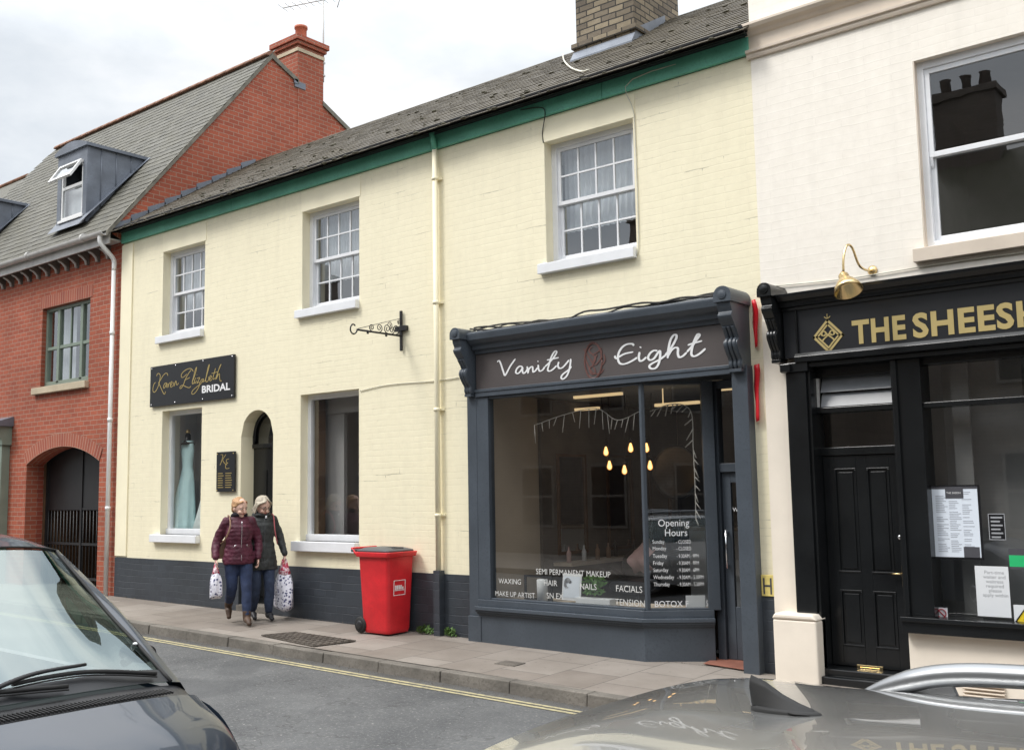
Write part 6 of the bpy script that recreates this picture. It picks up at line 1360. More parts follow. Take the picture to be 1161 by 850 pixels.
def footgeo(mb, ank, toe, r_=.045, top=.0):
    a_, t_ = Vector(ank), Vector(toe); d_ = (t_ - a_); mid = a_ + d_ * .5
    mb.tube([a_ + Vector((-.045, 0, -.02)), a_ + Vector((0, 0, -.03)), a_ * .45 + t_ * .55 + Vector((0, 0, .008)), t_], [r_ * .9, r_, r_ * .95, r_ * .62], 12); mb.ell(t_, (r_ * .7,) * 3, 8); mb.ell(a_ + Vector((-.045, 0, -.02)), (r_ * .9,) * 3, 8)
def person(loc, rz, label, P_):
    t = thing('person', loc, label, 'person'); ORG[t] = (0, 0, 0); t.rotation_euler = (0, 0, R(rz)); s = P_['s']
    b = MB(); L_ = P_
    for lg in L_['legs']: limb(b, [lg['hip'], lg['knee'], lg['ank']], [.070, .040, .028]); footgeo(b, lg['ank'], lg['toe'], .036)
    b.rings([[(x0 + rx * math.cos(a_), ry * math.sin(a_), z) for a_ in [2 * math.pi * k_ / 20 for k_ in range(20)]] for (z, x0, rx, ry) in ((.80, 0, .10, .15), (.88, 0, .12, .17), (1.0, 0, .105, .135), (1.15, 0, .11, .14), (1.28, 0, .11, .16), (1.36, 0, .08, .15), (1.40, 0, .05, .08))])
    for ar in L_['arms']: limb(b, [ar['sh'], ar['el'], ar['wr']], [.05, .04, .026])
    limb(b, [(0, 0, 1.36), (.01, 0, 1.44), L_['head']], [.055, .048, .05])
    for ar in L_['arms']: hand(b, ar['wr'], side=1 if ar['sh'][1] > 0 else -1)
    T = head(b, Vector(L_['head']), L_['pitch'], L_['yaw'], None)
    organic('body', b, 'skin', t, .0055, 2); facebits(T, t, L_.get('glasses'))
    return t, T
A1 = dict(s=1, head=(.045, 0, 1.535), pitch=16, yaw=26,
    legs=[dict(hip=(0, .09, .86), knee=(.13, .085, .47), ank=(.20, .08, .10), toe=(.36, .085, .035)), dict(hip=(0, -.09, .86), knee=(.0, -.085, .465), ank=(-.30, -.075, .22), toe=(-.21, -.08, .075))],
    arms=[dict(sh=(0, .155, 1.35), el=(-.05, .265, 1.09), wr=(.05, .25, .86)), dict(sh=(0, -.155, 1.35), el=(-.10, -.27, 1.09), wr=(.02, -.30, .87))])
lx1, ly1 = -11.72, -.84
p1, T1 = person((lx1, ly1, zp(lx1, ly1)), -26, 'woman in burgundy quilted jacket, blue jeans and brown ankle boots', A1)
m_ = MB(); rg = []
for (z, x0, rx, ry) in ((.79, .0, .150, .205), (.84, .0, .158, .212), (.95, .0, .15, .195), (1.06, .005, .135, .17), (1.18, .01, .145, .185), (1.28, .01, .14, .18), (1.36, .0, .11, .15), (1.41, 0, .085, .12), (1.45, .01, .075, .085)): rg.append([(x0 + rx * math.cos(a_), ry * math.sin(a_), z) for a_ in [2 * math.pi * k_ / 24 for k_ in range(24)]])
m_.rings(rg)
for ar in A1['arms']: limb(m_, [ar['sh'], ar['el'], (ar['wr'][0], ar['wr'][1], ar['wr'][2] + .02)], [.072, .062, .047])
organic('jacket', m_, 'burgundy_quilt', p1, .009, 3, .03)
m_ = MB(); m_.tube(cr([(.05 + .07 * math.cos(a_) - .04, .085 * math.sin(a_), 1.435 + .02 * math.cos(a_)) for a_ in [2 * math.pi * i / 12 for i in range(13)]], 2), .032, 10); organic('collar', m_, 'scarf_dark', p1, .008, 2, .02)
def jeans(A_, p_, m, r0=.104):
    m_ = MB()
    for lg in A_['legs']:
        q = list(lg['ank']); q[2] += .04; limb(m_, [lg['hip'], tuple(.5 * (a_ + b_) for a_, b_ in zip(lg['hip'], lg['knee'])), lg['knee'], tuple(.5 * (a_ + b_) for a_, b_ in zip(lg['knee'], lg['ank'])), tuple(q)], [r0, r0 * .86, .070, .066, .052])
    m_.ell((0, 0, .86), (.125, .175, .10), 12); organic('jeans', m_, m, p_, .009, 2, .015)
jeans(A1, p1, 'denim')
m_ = MB()
for i, lg in enumerate(A1['legs']):
    m_ = MB(); a_ = Vector(lg['ank']); k_ = Vector(lg['knee']); d_ = (k_ - a_).normalized(); footgeo(m_, lg['ank'], lg['toe'], .046); limb(m_, [tuple(a_ - d_ * .02), tuple(a_ + d_ * .07)], [.050, .057]); organic('boot', m_, 'boot_leather', p1, .006, 1)
m_ = MB(); m_.ell((-.028, 0, .032), (.098, .087, .100), 14); m_.ell((-.06, 0, -.03), (.05, .070, .06), 10); m_.ell((-.115, 0, .055), (.036, .038, .036), 10)
hair_strands(m_, 1.0, 70, 11, bob=False)
m_.xf(T1); organic('hair', m_, 'hair_blonde', p1, .0045, 1, .006)
m_ = MB(); m_.tube([(.145, -.10, 1.02), (.165, -.06, 1.05)], .005, 6); m_.tube([(.15, .10, 1.02), (.16, .075, 1.05)], .005, 6); m_.tube(cr([(.15, .012, 1.36), (.162, .01, 1.2), (.145, .01, 1.0), (.16, .01, .84)], 4), .0045, 5); part('zip', m_, 'chrome', p1)
# handbag over her shoulder, carrier bags
hb = thing('handbag', (lx1, ly1, 1.0), 'tan shoulder bag on a pale strap hanging behind the woman in burgundy', 'handbag'); ORG[hb] = (0, 0, 0); hb.location = p1.location; hb.rotation_euler = p1.rotation_euler
m_ = MB(); m_.rings([[(-.17 + .055 * math.cos(a_) * k_, -.20 + .13 * math.sin(a_) * k_, z) for a_ in [2 * math.pi * i / 20 for i in range(20)]] for z, k_ in ((.86, .8), (.88, 1), (1.0, 1.05), (1.08, .95), (1.10, .8))]); part('bag', m_, 'tan_leather', hb)
m_ = MB(); m_.tube(cr([(-.16, -.12, 1.08), (-.10, -.13, 1.30), (-.03, -.135, 1.435), (.06, -.13, 1.40), (.135, -.14, 1.28), (.10, -.20, 1.12), (-.10, -.24, 1.05)], 5), .014, 8, flat=.35); part('strap', m_, 'tan_leather', hb)
def carrier(root, hand_, w_, h_, dep, label, drop=.09):
    t = thing('carrier_bag', (0, 0, 0), label, 'carrier bag'); ORG[t] = (0, 0, 0); t.location = root.location; t.rotation_euler = root.rotation_euler
    x, y, z = hand_; z -= drop; rg = []; n = 30; random.seed(int(w_ * 100))
    ph = [random.uniform(0, 6.28) for _ in range(6)]
    prof = [(0, .10), (.04, .14), (.14, .26), (.28, .50), (.45, .78), (.65, .95), (.82, 1.0), (.93, .92), (.985, .7), (1.0, .35)]
    def pt(f_, k_, a_):
        wob = 1 + .10 * math.sin(3 * a_ + ph[0] + f_ * 3) + .06 * math.sin(7 * a_ + ph[1] + 4 * f_) + (.10 * math.sin(11 * a_ + ph[2]) if f_ < .5 else 0)
        sq = 1 / max(abs(math.cos(a_)), abs(math.sin(a_))) ** .35
        return (x + w_ * .5 * k_ * wob * sq * math.cos(a_) + .02 * f_, y + dep * .5 * min(1, k_ + .15) * wob * sq * math.sin(a_), z - h_ * f_ + .012 * math.sin(2 * a_ + ph[3]))
    ring = lambda f_, k_: [pt(f_, k_, 2 * math.pi * i / n) for i in range(n)]
    m_ = MB(); m_.rings([ring(*q) for q in cr(prof[2:], 3)]); part('bag', m_, 'printed_bag', t)
    m_ = MB(); m_.rings([ring(f_, k_ * 1.03) for f_, k_ in prof[:4]], cap=True)
    for s_ in (-1, 1): m_.tube(cr([(x + s_ * .02, y, z - .02), (x + s_ * .03, y, z + .03), (x, y, z + .06)], 3), .012, 7)
    part('bag_top', m_, 'bag_top', t); return t
carrier(p1, (.02, -.30, .87), .25, .44, .15, 'small white patterned carrier bag with red top held by the woman in burgundy', drop=.07)
A2 = dict(s=1, head=(.05, 0, 1.535), pitch=22, yaw=22, glasses=True,
    legs=[dict(hip=(0, .09, .86), knee=(.10, .09, .47), ank=(.10, .085, .10), toe=(.25, .095, .035)), dict(hip=(0, -.09, .86), knee=(.06, -.085, .47), ank=(-.12, -.08, .11), toe=(.02, -.085, .035))],
    arms=[dict(sh=(0, .155, 1.35), el=(-.04, .27, 1.09), wr=(.05, .31, .87)), dict(sh=(0, -.155, 1.35), el=(-.05, -.25, 1.08), wr=(.06, -.22, .85))])
lx2, ly2 = -11.73, -.46
p2, T2 = person((lx2, ly2, zp(lx2, ly2)), -24, 'older woman in charcoal hooded coat, glasses and blue jeans', A2)
m_ = MB(); rg = []
for (z, x0, rx, ry) in ((.68, .0, .165, .225), (.78, .0, .165, .215), (.95, .0, .15, .19), (1.06, .0, .135, .165), (1.18, .01, .14, .185), (1.28, .01, .135, .18), (1.36, .0, .105, .15), (1.41, 0, .08, .12), (1.45, 0, .07, .085)): rg.append([(x0 + rx * math.cos(a_), ry * math.sin(a_), z) for a_ in [2 * math.pi * k_ / 24 for k_ in range(24)]])
m_.rings(rg)
for ar in A2['arms']: limb(m_, [ar['sh'], ar['el'], (ar['wr'][0], ar['wr'][1], ar['wr'][2] + .02)], [.068, .058, .045])
m_.ell((-.07, 0, 1.42), (.08, .12, .06), 10); organic('coat', m_, 'charcoal_coat', p2, .009, 3, .035)
m_ = MB(); m_.tube(cr([(.02 + .075 * math.cos(a_), .09 * math.sin(a_), 1.425) for a_ in [2 * math.pi * i / 12 for i in range(13)]], 2), .030, 10); organic('hood', m_, 'charcoal_coat', p2, .008, 2, .02)
jeans(A2, p2, 'denim_pale', .10)
for lg in A2['legs']: m_ = MB(); footgeo(m_, lg['ank'], lg['toe'], .044); organic('shoe', m_, 'shoe_dark', p2, .006, 1)
m_ = MB(); m_.ell((-.024, 0, .044), (.098, .088, .094), 14); m_.ell((-.058, 0, -.02), (.060, .076, .07), 12)
hair_strands(m_, 1.08, 90, 5, bob=True)
m_.xf(T2); organic('hair', m_, 'hair_grey', p2, .0045, 1, .006)
m_ = MB(); m_.tube(cr([(.14, .012, 1.38), (.158, .01, 1.2), (.145, .01, 1.0), (.168, .01, .72)], 4), .004, 5); part('zip', m_, 'lid_plastic', p2)
m_ = MB(); m_.ell((.135, .03, 1.395), (.012, .016, .022), 8); part('scarf', m_, 'card_white', p2)
m_ = MB(); m_.tube(cr([(-.10, .17, 1.20), (-.06, .155, 1.38), (.0, .15, 1.435), (.08, .15, 1.38), (.135, .155, 1.2), (.05, .21, 1.02)], 5), .011, 8, flat=.4); part('strap', m_, 'pink_strap', p2)
carrier(p2, (.05, .31, .87), .46, .68, .22, 'large white patterned carrier bag with red top held by the woman in charcoal', drop=.07)

# ================================================================= CARS
def rowmk(row, Yc, n):     # half row of (v, x, z) centre outwards -> full mirrored world row
    h = cr(row, n); full = [(-a_[0], a_[1], a_[2]) for a_ in h[:0:-1]] + h
    return [(x, Yc + v, z) for v, x, z in full]
def patch(rows, Yc, n=5, k=6):
    R_ = [rowmk(r_, Yc, n) for r_ in rows]; m_ = MB()
    cols = [cr([r_[j] for r_ in R_], k) for j in range(len(R_[0]))]; m_.grid([[c_[i] for c_ in cols] for i in range(len(cols[0]))]); return m_
def side(rows, Yc, k=5, n=4):   # rows of (x, v, z) on the +side, mirrored to the other as well
    m_ = MB()
    for s_ in (1, -1):
        R_ = [cr([(x, Yc + s_ * v, z) for x, v, z in r_], n) for r_ in rows]; cols = [cr([r_[j] for r_ in R_], k) for j in range(len(R_[0]))]
        m_.grid([[c_[i] for c_ in cols] for i in range(len(cols[0]))])
    return m_
def wheel(par, x, Yc, half, zr_, s_, r_=.31):
    y = Yc + s_ * half; m_ = MB(); m_.lathe([(.20, 0), (r_ - .03, 0), (r_, .03), (r_, .17), (r_ - .03, .20), (.20, .20)], (x, y - (.2 if s_ > 0 else 0), zr_ + r_), 'y', 32); o = part('wheel', m_, 'rubber', par)
    m_ = MB(); yy_ = y - s_ * .012
    for k_ in range(5): a_ = 2 * math.pi * k_ / 5; m_.tube([(x, yy_, zr_ + r_), (x + .19 * math.cos(a_), yy_, zr_ + r_ + .19 * math.sin(a_))], [.035, .02], 8)
    m_.tube([(x + .2 * math.cos(a_), yy_, zr_ + r_ + .2 * math.sin(a_)) for a_ in [2 * math.pi * i / 32 for i in range(33)]], .014, 6); part('rim', m_, 'alloy', o)
# --- dark people carrier, bonnet towards the right
Yc = -7.35; ZR = zr(-5)
car = thing('parked_car', (-5.6, Yc, ZR), 'dark navy people carrier with wipers and black plastic scuttle, lower left', 'car', 'cars parked along the near kerb')
ws = patch([[(0, -4.30, .765), (.35, -4.33, .758), (.62, -4.385, .740), (.80, -4.42, .722)], [(0, -4.74, 1.075), (.35, -4.77, 1.062), (.60, -4.85, 1.03), (.755, -4.90, 1.01)], [(0, -5.16, 1.362), (.35, -5.20, 1.352), (.58, -5.28, 1.335), (.70, -5.35, 1.315)]], Yc)
part('windscreen', ws, 'car_glass', car, fix=False)
rf = patch([[(0, -5.165, 1.372), (.35, -5.205, 1.362), (.58, -5.285, 1.345), (.70, -5.355, 1.325), (.73, -5.40, 1.310)], [(0, -5.6, 1.428), (.35, -5.6, 1.42), (.60, -5.65, 1.395), (.72, -5.7, 1.36), (.76, -5.75, 1.325)], [(0, -6.4, 1.455), (.35, -6.4, 1.45), (.6, -6.4, 1.435), (.74, -6.4, 1.40), (.78, -6.4, 1.36)], [(0, -7.3, 1.42), (.35, -7.3, 1.415), (.58, -7.3, 1.40), (.70, -7.3, 1.36), (.75, -7.3, 1.33)]], Yc); part('roof', rf, 'navy_paint', car)
bn = patch([[(0, -4.06, .745), (.40, -4.10, .735), (.68, -4.19, .705), (.83, -4.27, .675), (.885, -4.32, .648)], [(0, -3.75, .64), (.40, -3.79, .625), (.66, -3.88, .585), (.80, -3.95, .545), (.86, -3.99, .50)], [(0, -3.48, .46), (.38, -3.52, .45), (.58, -3.61, .41), (.70, -3.70, .36), (.77, -3.76, .31)]], Yc); part('bonnet', bn, 'navy_paint', car)
cw = patch([[(0, -4.295, .752), (.35, -4.325, .745), (.62, -4.38, .727), (.815, -4.425, .705), (.885, -4.44, .675)], [(0, -4.18, .728), (.38, -4.21, .72), (.66, -4.28, .697), (.825, -4.34, .672), (.885, -4.38, .650)], [(0, -4.07, .730), (.40, -4.11, .720), (.68, -4.20, .690), (.83, -4.28, .660), (.883, -4.325, .640)]], Yc); cwo = part('scuttle', cw, 'trim_black', car)
gm_ = MB()
for i in range(78):
    v = -.68 + i * 1.36 / 77; u = abs(v) / .83; xa_, xb_ = -4.245 - .075 * u * u * 1.0, -4.155 - .085 * u * u * 1.0; zt_ = .7345 - .03 * u * u
    gm_.hexa([(xa_, Yc + v - .003, zt_ + .0), (xb_, Yc + v - .003, zt_ - .004), (xb_, Yc + v + .003, zt_ - .004), (xa_, Yc + v + .003, zt_), (xa_, Yc + v - .003, zt_ + .010), (xb_, Yc + v - .003, zt_ + .006), (xb_, Yc + v + .003, zt_ + .006), (xa_, Yc + v + .003, zt_ + .010)])
part('air_intake', gm_, 'black_iron', cwo)
for s_ in (1, -1):   # A pillars
    m_ = MB(); inner = cr([(-4.415, .803, .724), (-4.66, .780, .872), (-4.90, .757, 1.012), (-5.13, .73, 1.17), (-5.355, .703, 1.317)], 5); outer = cr([(-4.43, .888, .672), (-4.67, .868, .840), (-4.98, .845, 1.03), (-5.27, .81, 1.185), (-5.48, .765, 1.295)], 5)
    mid = [tuple((a_ + b_) / 2 + (.0, .010, .016)[i] for i, (a_, b_) in enumerate(zip(p_, q_))) for p_, q_ in zip(inner, outer)]
    low = [(a_[0] - .05, a_[1] - .01, a_[2] - .035) for a_ in outer]
    m_.grid([[(x, Yc + s_ * v, z) for x, v, z in r_] for r_ in (inner, mid, outer, low)]); part('pillar', m_, 'navy_paint', car)
    m_ = MB(); m_.tube([(x + .0, Yc + s_ * (v - .004), z + .003) for x, v, z in inner], .009, 6); part('windscreen_seal', m_, 'rubber', car)
m_ = MB(); m_.tube([(x, y, z + .004) for x, y, z in rowmk([(0, -5.162, 1.366), (.35, -5.202, 1.356), (.58, -5.282, 1.339), (.70, -5.352, 1.319)], Yc, 5)], .006, 6); part('windscreen_seal', m_, 'rubber', car)
part('side_body', side([[(-3.76, .77, .31), (-3.70, .80, .12), (-3.74, .82, -.10)], [(-3.99, .862, .50), (-3.98, .885, .22), (-4.0, .87, -.12)], [(-4.33, .888, .645), (-4.3, .905, .28), (-4.3, .88, -.12)], [(-5.2, .888, .68), (-5.2, .91, .3), (-5.2, .88, -.12)], [(-6.4, .88, .70), (-6.4, .91, .3), (-6.4, .88, -.12)], [(-7.4, .84, .72), (-7.5, .86, .3), (-7.5, .83, -.12)]], Yc), 'navy_paint', car)
part('front_bumper', patch([[(0, -3.475, .455), (.38, -3.515, .445), (.58, -3.605, .405), (.70, -3.695, .355), (.775, -3.765, .30)], [(0, -3.36, .2), (.38, -3.41, .2), (.6, -3.5, .18), (.74, -3.62, .15), (.82, -3.76, .12)], [(0, -3.38, -.12), (.38, -3.42, -.12), (.6, -3.52, -.12), (.74, -3.64, -.12), (.83, -3.78, -.12)]], Yc), 'navy_paint', car)
part('side_window', side([[(-4.52, .885, .69), (-4.60, .872, .78), (-4.72, .86, .85)], [(-5.3, .888, .70), (-5.35, .85, .98), (-5.5, .77, 1.27)], [(-6.4, .88, .72), (-6.4, .85, 1.02), (-6.4, .785, 1.345)], [(-7.3, .84, .74), (-7.28, .81, 1.0), (-7.25, .755, 1.31)]], Yc), 'car_glass', car)
part('tailgate', patch([[(0, -7.3, 1.42), (.5, -7.3, 1.40), (.75, -7.26, 1.32)], [(0, -7.55, .95), (.55, -7.53, .93), (.83, -7.40, .85)], [(0, -7.66, .4), (.6, -7.62, .4), (.86, -7.48, .35)], [(0, -7.64, -.1), (.6, -7.6, -.1), (.83, -7.5, -.1)]], Yc), 'navy_paint', car)
for s_ in (1, -1):
    m_ = MB(); m_.ell((-3.68, Yc + s_ * .66, .33), (.16, .12, .085), 12); part('headlight', m_, 'lamp_glass', car)
    m_ = MB(); m_.rings([[(-4.93 + dx, Yc + s_ * (.925 + .065 * math.cos(a_)), .800 + .045 * math.sin(a_)) for a_ in [2 * math.pi * i / 18 for i in range(18)]] for dx in (-.05, -.02, .05, .085)]); m_.tube([(-4.90, Yc + s_ * .84, .76), (-4.92, Yc + s_ * .90, .78)], .022, 8); part('wing_mirror', m_, 'trim_black', car)
    for x in (-4.25, -6.8): wheel(car, x, Yc, .90, ZR, s_)
m_ = MB(); m_.box(-7.2, -4.0, Yc - .84, Yc + .84, ZR + .18, ZR + .24); m_.hexa([(-4.95, Yc - .78, .45), (-4.48, Yc - .78, .45), (-4.48, Yc + .78, .45), (-4.95, Yc + .78, .45), (-4.95, Yc - .78, .72), (-4.46, Yc - .74, .70), (-4.46, Yc + .74, .70), (-4.95, Yc + .78, .72)]); part('dashboard', m_, 'seat_cloth', car, .02)
for s_ in (1, -1): m_ = MB(); m_.box(-5.75, -5.25, Yc + s_ * .38 - .24, Yc + s_ * .38 + .24, .1, .3); m_.box(-5.86, -5.74, Yc + s_ * .38 - .23, Yc + s_ * .38 + .23, .301, .92); m_.box(-5.84, -5.76, Yc + s_ * .38 - .12, Yc + s_ * .38 + .12, .95, 1.14); part('seat', m_, 'seat_cloth', car, .03)
m_ = MB(); m_.tube([(-5.08 + .05 * math.sin(a_), Yc - .38 + .19 * math.cos(a_), .72 + .17 * math.sin(a_)) for a_ in [2 * math.pi * i / 24 for i in range(25)]], .014, 8); part('steering_wheel', m_, 'trim_black', car)
# wipers resting on the glass
def wsp(u, v):    # u up the screen 0..1, v lateral
    a_ = abs(v); z = .765 + (1.362 - .765) * u - .05 * a_ * a_ / .64; x = -4.30 - .86 * u - .12 * a_ * a_ / .64; return Vector((x + .02, Yc + v, z + .022))
fz = patch([[(0, -4.30, .770), (.35, -4.33, .763), (.62, -4.385, .745), (.80, -4.42, .727)], [(0, -4.372, .823), (.35, -4.402, .815), (.62, -4.46, .797), (.795, -4.495, .774)]], Yc); part('screen_border', fz, 'black_panel', car)
for arm, blade in (([(-.16, .01), (-.05, .055), (.12, .10), (.36, .115)], [(.02, .085), (.2, .098), (.4, .095), (.72, .045)]), ([(-.74, .01), (-.62, .03), (-.4, .06), (-.1, .07)], [(-.5, .055), (-.3, .06), (-.1, .058), (.24, .03)])):
    q = [wsp(u_, v_) + Vector((.010, 0, .022)) for v_, u_ in cr(arm, 5)]; m_ = MB(); m_.tube(q, [.013 - .006 * i / len(q) for i in range(len(q))], 8); m_.ell(wsp(.0, arm[0][0]), (.035, .035, .03), 8); wo = part('wiper', m_, 'black_iron', car)
    q = [wsp(u_, v_) for v_, u_ in cr(blade, 5)]; m_ = MB(); m_.tube(q, .010, 7); m_.tube([p_ + Vector((.010, 0, -.013)) for p_ in q], .004, 5); part('wiper_blade', m_, 'rubber', wo)
m_ = MB(); m_.ell((-4.665, Yc + .76, .885), (.012, .012, .008), 6); part('sticker', m_, 'card_white', car)
# --- silver estate, rear towards the left
Yc = -7.20; ZR = zr(0); zt = 1.085
car = thing('parked_car', (.6, Yc, ZR), 'silver estate car with roof rails and black shark fin aerial, lower right', 'car', 'cars parked along the near kerb')
def rrow(x, zc, w=.56, drop=.045, dx=0): return [(0, x, zc), (w * .45, x - dx * .1, zc - drop * .12), (w * .8, x - dx * .5, zc - drop * .5), (w, x - dx, zc - drop)]
rows = [rrow(-1.50, zt - .024, .615, .025, -.03), rrow(-1.36, zt - .008, .615, .030, -.02), rrow(-1.10, zt + .0, .605, .038), rrow(-.6, zt + .018, .61, .04), rrow(.2, zt + .03, .61, .042), rrow(1.0, zt + .0, .60), rrow(1.45, zt - .06, .58, .05, .08)]
part('roof', patch(rows, Yc, 5, 8), 'silver_paint', car)
part('roof_edge', side([[(-1.425, .60, zt - .060), (-1.40, .64, zt - .085), (-1.37, .68, zt - .14)], [(-1.10, .605, zt - .038), (-1.10, .65, zt - .06), (-1.10, .69, zt - .11)], [(-.6, .61, zt - .022), (-.6, .66, zt - .045), (-.6, .70, zt - .095)], [(.2, .61, zt - .012), (.2, .66, zt - .03), (.2, .70, zt - .08)], [(1.0, .60, zt - .045), (1.0, .65, zt - .06), (1.0, .69, zt - .11)], [(1.37, .58, zt - .11), (1.40, .63, zt - .13), (1.42, .67, zt - .18)]], Yc), 'silver_paint', car)
for s_ in (1, -1):
    m_ = MB(); q = cr([(-1.08, .615, zt - .055), (-.99, .618, zt - .02), (-.85, .620, zt + .018), (-.65, .622, zt + .032), (-.2, .624, zt + .042), (.3, .624, zt + .042), (.8, .622, zt + .035), (1.05, .620, zt - .005), (1.15, .615, zt - .06)], 6)
    m_.tube([(x, Yc + s_ * v, z) for x, v, z in q], [.010 + .020 * min(1, 6 * min(i, len(q) - 1 - i) / len(q)) for i in range(len(q))], 12)
    for xf_, w2 in ((-.98, .16), (1.0, .14)): m_.hexa([(xf_ - w2 * .6, Yc + s_ * .608, zt - .065), (xf_ + w2, Yc + s_ * .608, zt - .06), (xf_ + w2, Yc + s_ * .632, zt - .06), (xf_ - w2 * .6, Yc + s_ * .632, zt - .065), (xf_ - w2 * .3, Yc + s_ * .612, zt - .022), (xf_ + w2 * .8, Yc + s_ * .612, zt + .028), (xf_ + w2 * .8, Yc + s_ * .628, zt + .028), (xf_ - w2 * .3, Yc + s_ * .628, zt - .022)])
    part('roof_rail', m_, 'rail_silver', car)
    m_ = MB(); m_.tube([(x, Yc + s_ * .592, z) for x, z in ((-1.12, zt - .052), (-.6, zt - .018), (.2, zt - .006), (1.0, zt - .036), (1.35, zt - .098))], .006, 6); part('roof_trim', m_, 'trim_black', car)
m_ = MB(); zf = zt + .006; fx = -1.045; FS = .80; Yf = Yc + .05
rg = []
for u, z0_, hh, ww in ((-.095, 0, .014, .004), (-.09, 0, .078, .0065), (-.082, 0, .094, .008), (-.05, 0, .078, .012), (0.0, 0, .047, .019), (.05, 0, .026, .026), (.085, 0, .015, .018), (.10, 0, .004, .004)):
    rg.append([(fx + FS * (u + (-.012 * (hh / .08) if u < -.06 else 0) * (k_ in (3, 4, 5))), Yf + FS * ww * c_[0], zf + .95 * FS * hh * c_[1]) for k_, c_ in enumerate(((1.6, 0), (1.5, .12), (1.0, .3), (.6, .75), (0, 1.0), (-.6, .75), (-1.0, .3), (-1.5, .12), (-1.6, 0), (0, -.05)))])
m_.rings(rg); m_.rings([[(fx + .005 + .085 * k_ * math.cos(a_), Yf + .030 * k_ * math.sin(a_), z) for a_ in [2 * math.pi * i / 28 for i in range(28)]] for z, k_ in ((zt - .02, 1), (zt + .007, 1), (zt + .012, .85))]); part('aerial_fin', m_, 'rubber', car)
m_ = MB(); q = [[(-1.44, zt - .085), (-1.47, zt - .12), (-1.50, zt - .15)]];
part('tailgate', patch([[(0, -1.475, zt - .031), (.27, -1.47, zt - .034), (.48, -1.45, zt - .046), (.60, -1.425, zt - .061)], [(0, -1.62, .80), (.3, -1.61, .80), (.55, -1.57, .78), (.70, -1.50, .74)], [(0, -1.76, .45), (.4, -1.75, .45), (.68, -1.68, .45), (.82, -1.56, .42)], [(0, -1.78, .1), (.4, -1.77, .1), (.7, -1.70, .1), (.84, -1.58, .1)], [(0, -1.72, -.15), (.4, -1.71, -.15), (.7, -1.66, -.15), (.82, -1.56, -.15)]], Yc), 'silver_paint', car)
part('rear_window', patch([[(0, -1.50, .98), (.25, -1.495, .975), (.46, -1.465, .955)], [(0, -1.625, .72), (.3, -1.615, .72), (.58, -1.58, .70)]], Yc), 'car_glass', car, fix=False) if False else None
part('side_window', side([[(-1.25, .66, .90), (-1.38, .74, .72), (-1.42, .80, .56)], [(-.6, .675, .985), (-.6, .77, .76), (-.6, .835, .58)], [(.2, .68, 1.0), (.2, .775, .76), (.2, .84, .57)], [(1.2, .665, .94), (1.3, .76, .73), (1.5, .835, .55)]], Yc), 'car_glass', car)
part('side_body', side([[(-1.50, .80, .56), (-1.55, .85, .25), (-1.56, .82, -.18)], [(-.6, .84, .58), (-.6, .895, .25), (-.6, .86, -.18)], [(.6, .84, .57), (.6, .90, .25), (.6, .86, -.18)], [(1.8, .84, .53), (1.9, .90, .22), (1.9, .86, -.18)], [(2.7, .72, .35), (2.75, .80, .12), (2.75, .80, -.18)]], Yc), 'silver_paint', car)
part('windscreen', patch([[(0, 1.50, zt - .07), (.3, 1.48, zt - .08), (.55, 1.40, zt - .12)], [(0, 1.95, .85), (.35, 1.91, .83), (.68, 1.80, .78)], [(0, 2.3, .62), (.4, 2.25, .61), (.76, 2.05, .57)]], Yc), 'car_glass', car)
part('bonnet', patch([[(0, 2.3, .60), (.4, 2.25, .59), (.7, 2.08, .56), (.84, 1.95, .52)], [(0, 2.8, .5), (.4, 2.75, .49), (.66, 2.6, .45), (.8, 2.5, .38)], [(0, 3.08, .3), (.4, 3.02, .3), (.6, 2.9, .28), (.72, 2.72, .24)], [(0, 3.16, .0), (.4, 3.10, .0), (.64, 2.96, .0), (.8, 2.75, -.0)], [(0, 3.1, -.2), (.4, 3.05, -.2), (.64, 2.92, -.2), (.8, 2.75, -.2)]], Yc), 'silver_paint', car)
for s_ in (1, -1):
    m_ = MB(); m_.ell((2.82, Yc + s_ * .60, .27), (.16, .14, .07), 12); part('headlight', m_, 'lamp_glass', car)
    m_ = MB(); m_.ell((-1.58, Yc + s_ * .76, .48), (.08, .09, .12), 12); part('tail_light', m_, 'tail_red', car)
    m_ = MB(); m_.ell((1.45, Yc + s_ * .97, .62), (.06, .11, .075), 12); part('wing_mirror', m_, 'silver_paint', car)
    for x in (-.85, 2.05): wheel(car, x, Yc, .88, ZR, s_)
m_ = MB(); m_.box(-1.4, 1.9, Yc - .8, Yc + .8, ZR + .18, ZR + .3)
for x in (-.3, .7):
    for v in (-.38, .38): m_.box(x - .25, x + .25, Yc + v - .22, Yc + v + .22, ZR + .31, ZR + .55); m_.box(x - .34, x - .24, Yc + v - .22, Yc + v + .22, ZR + .56, ZR + 1.1)
part('seat', m_, 'seat_cloth', car, .02)

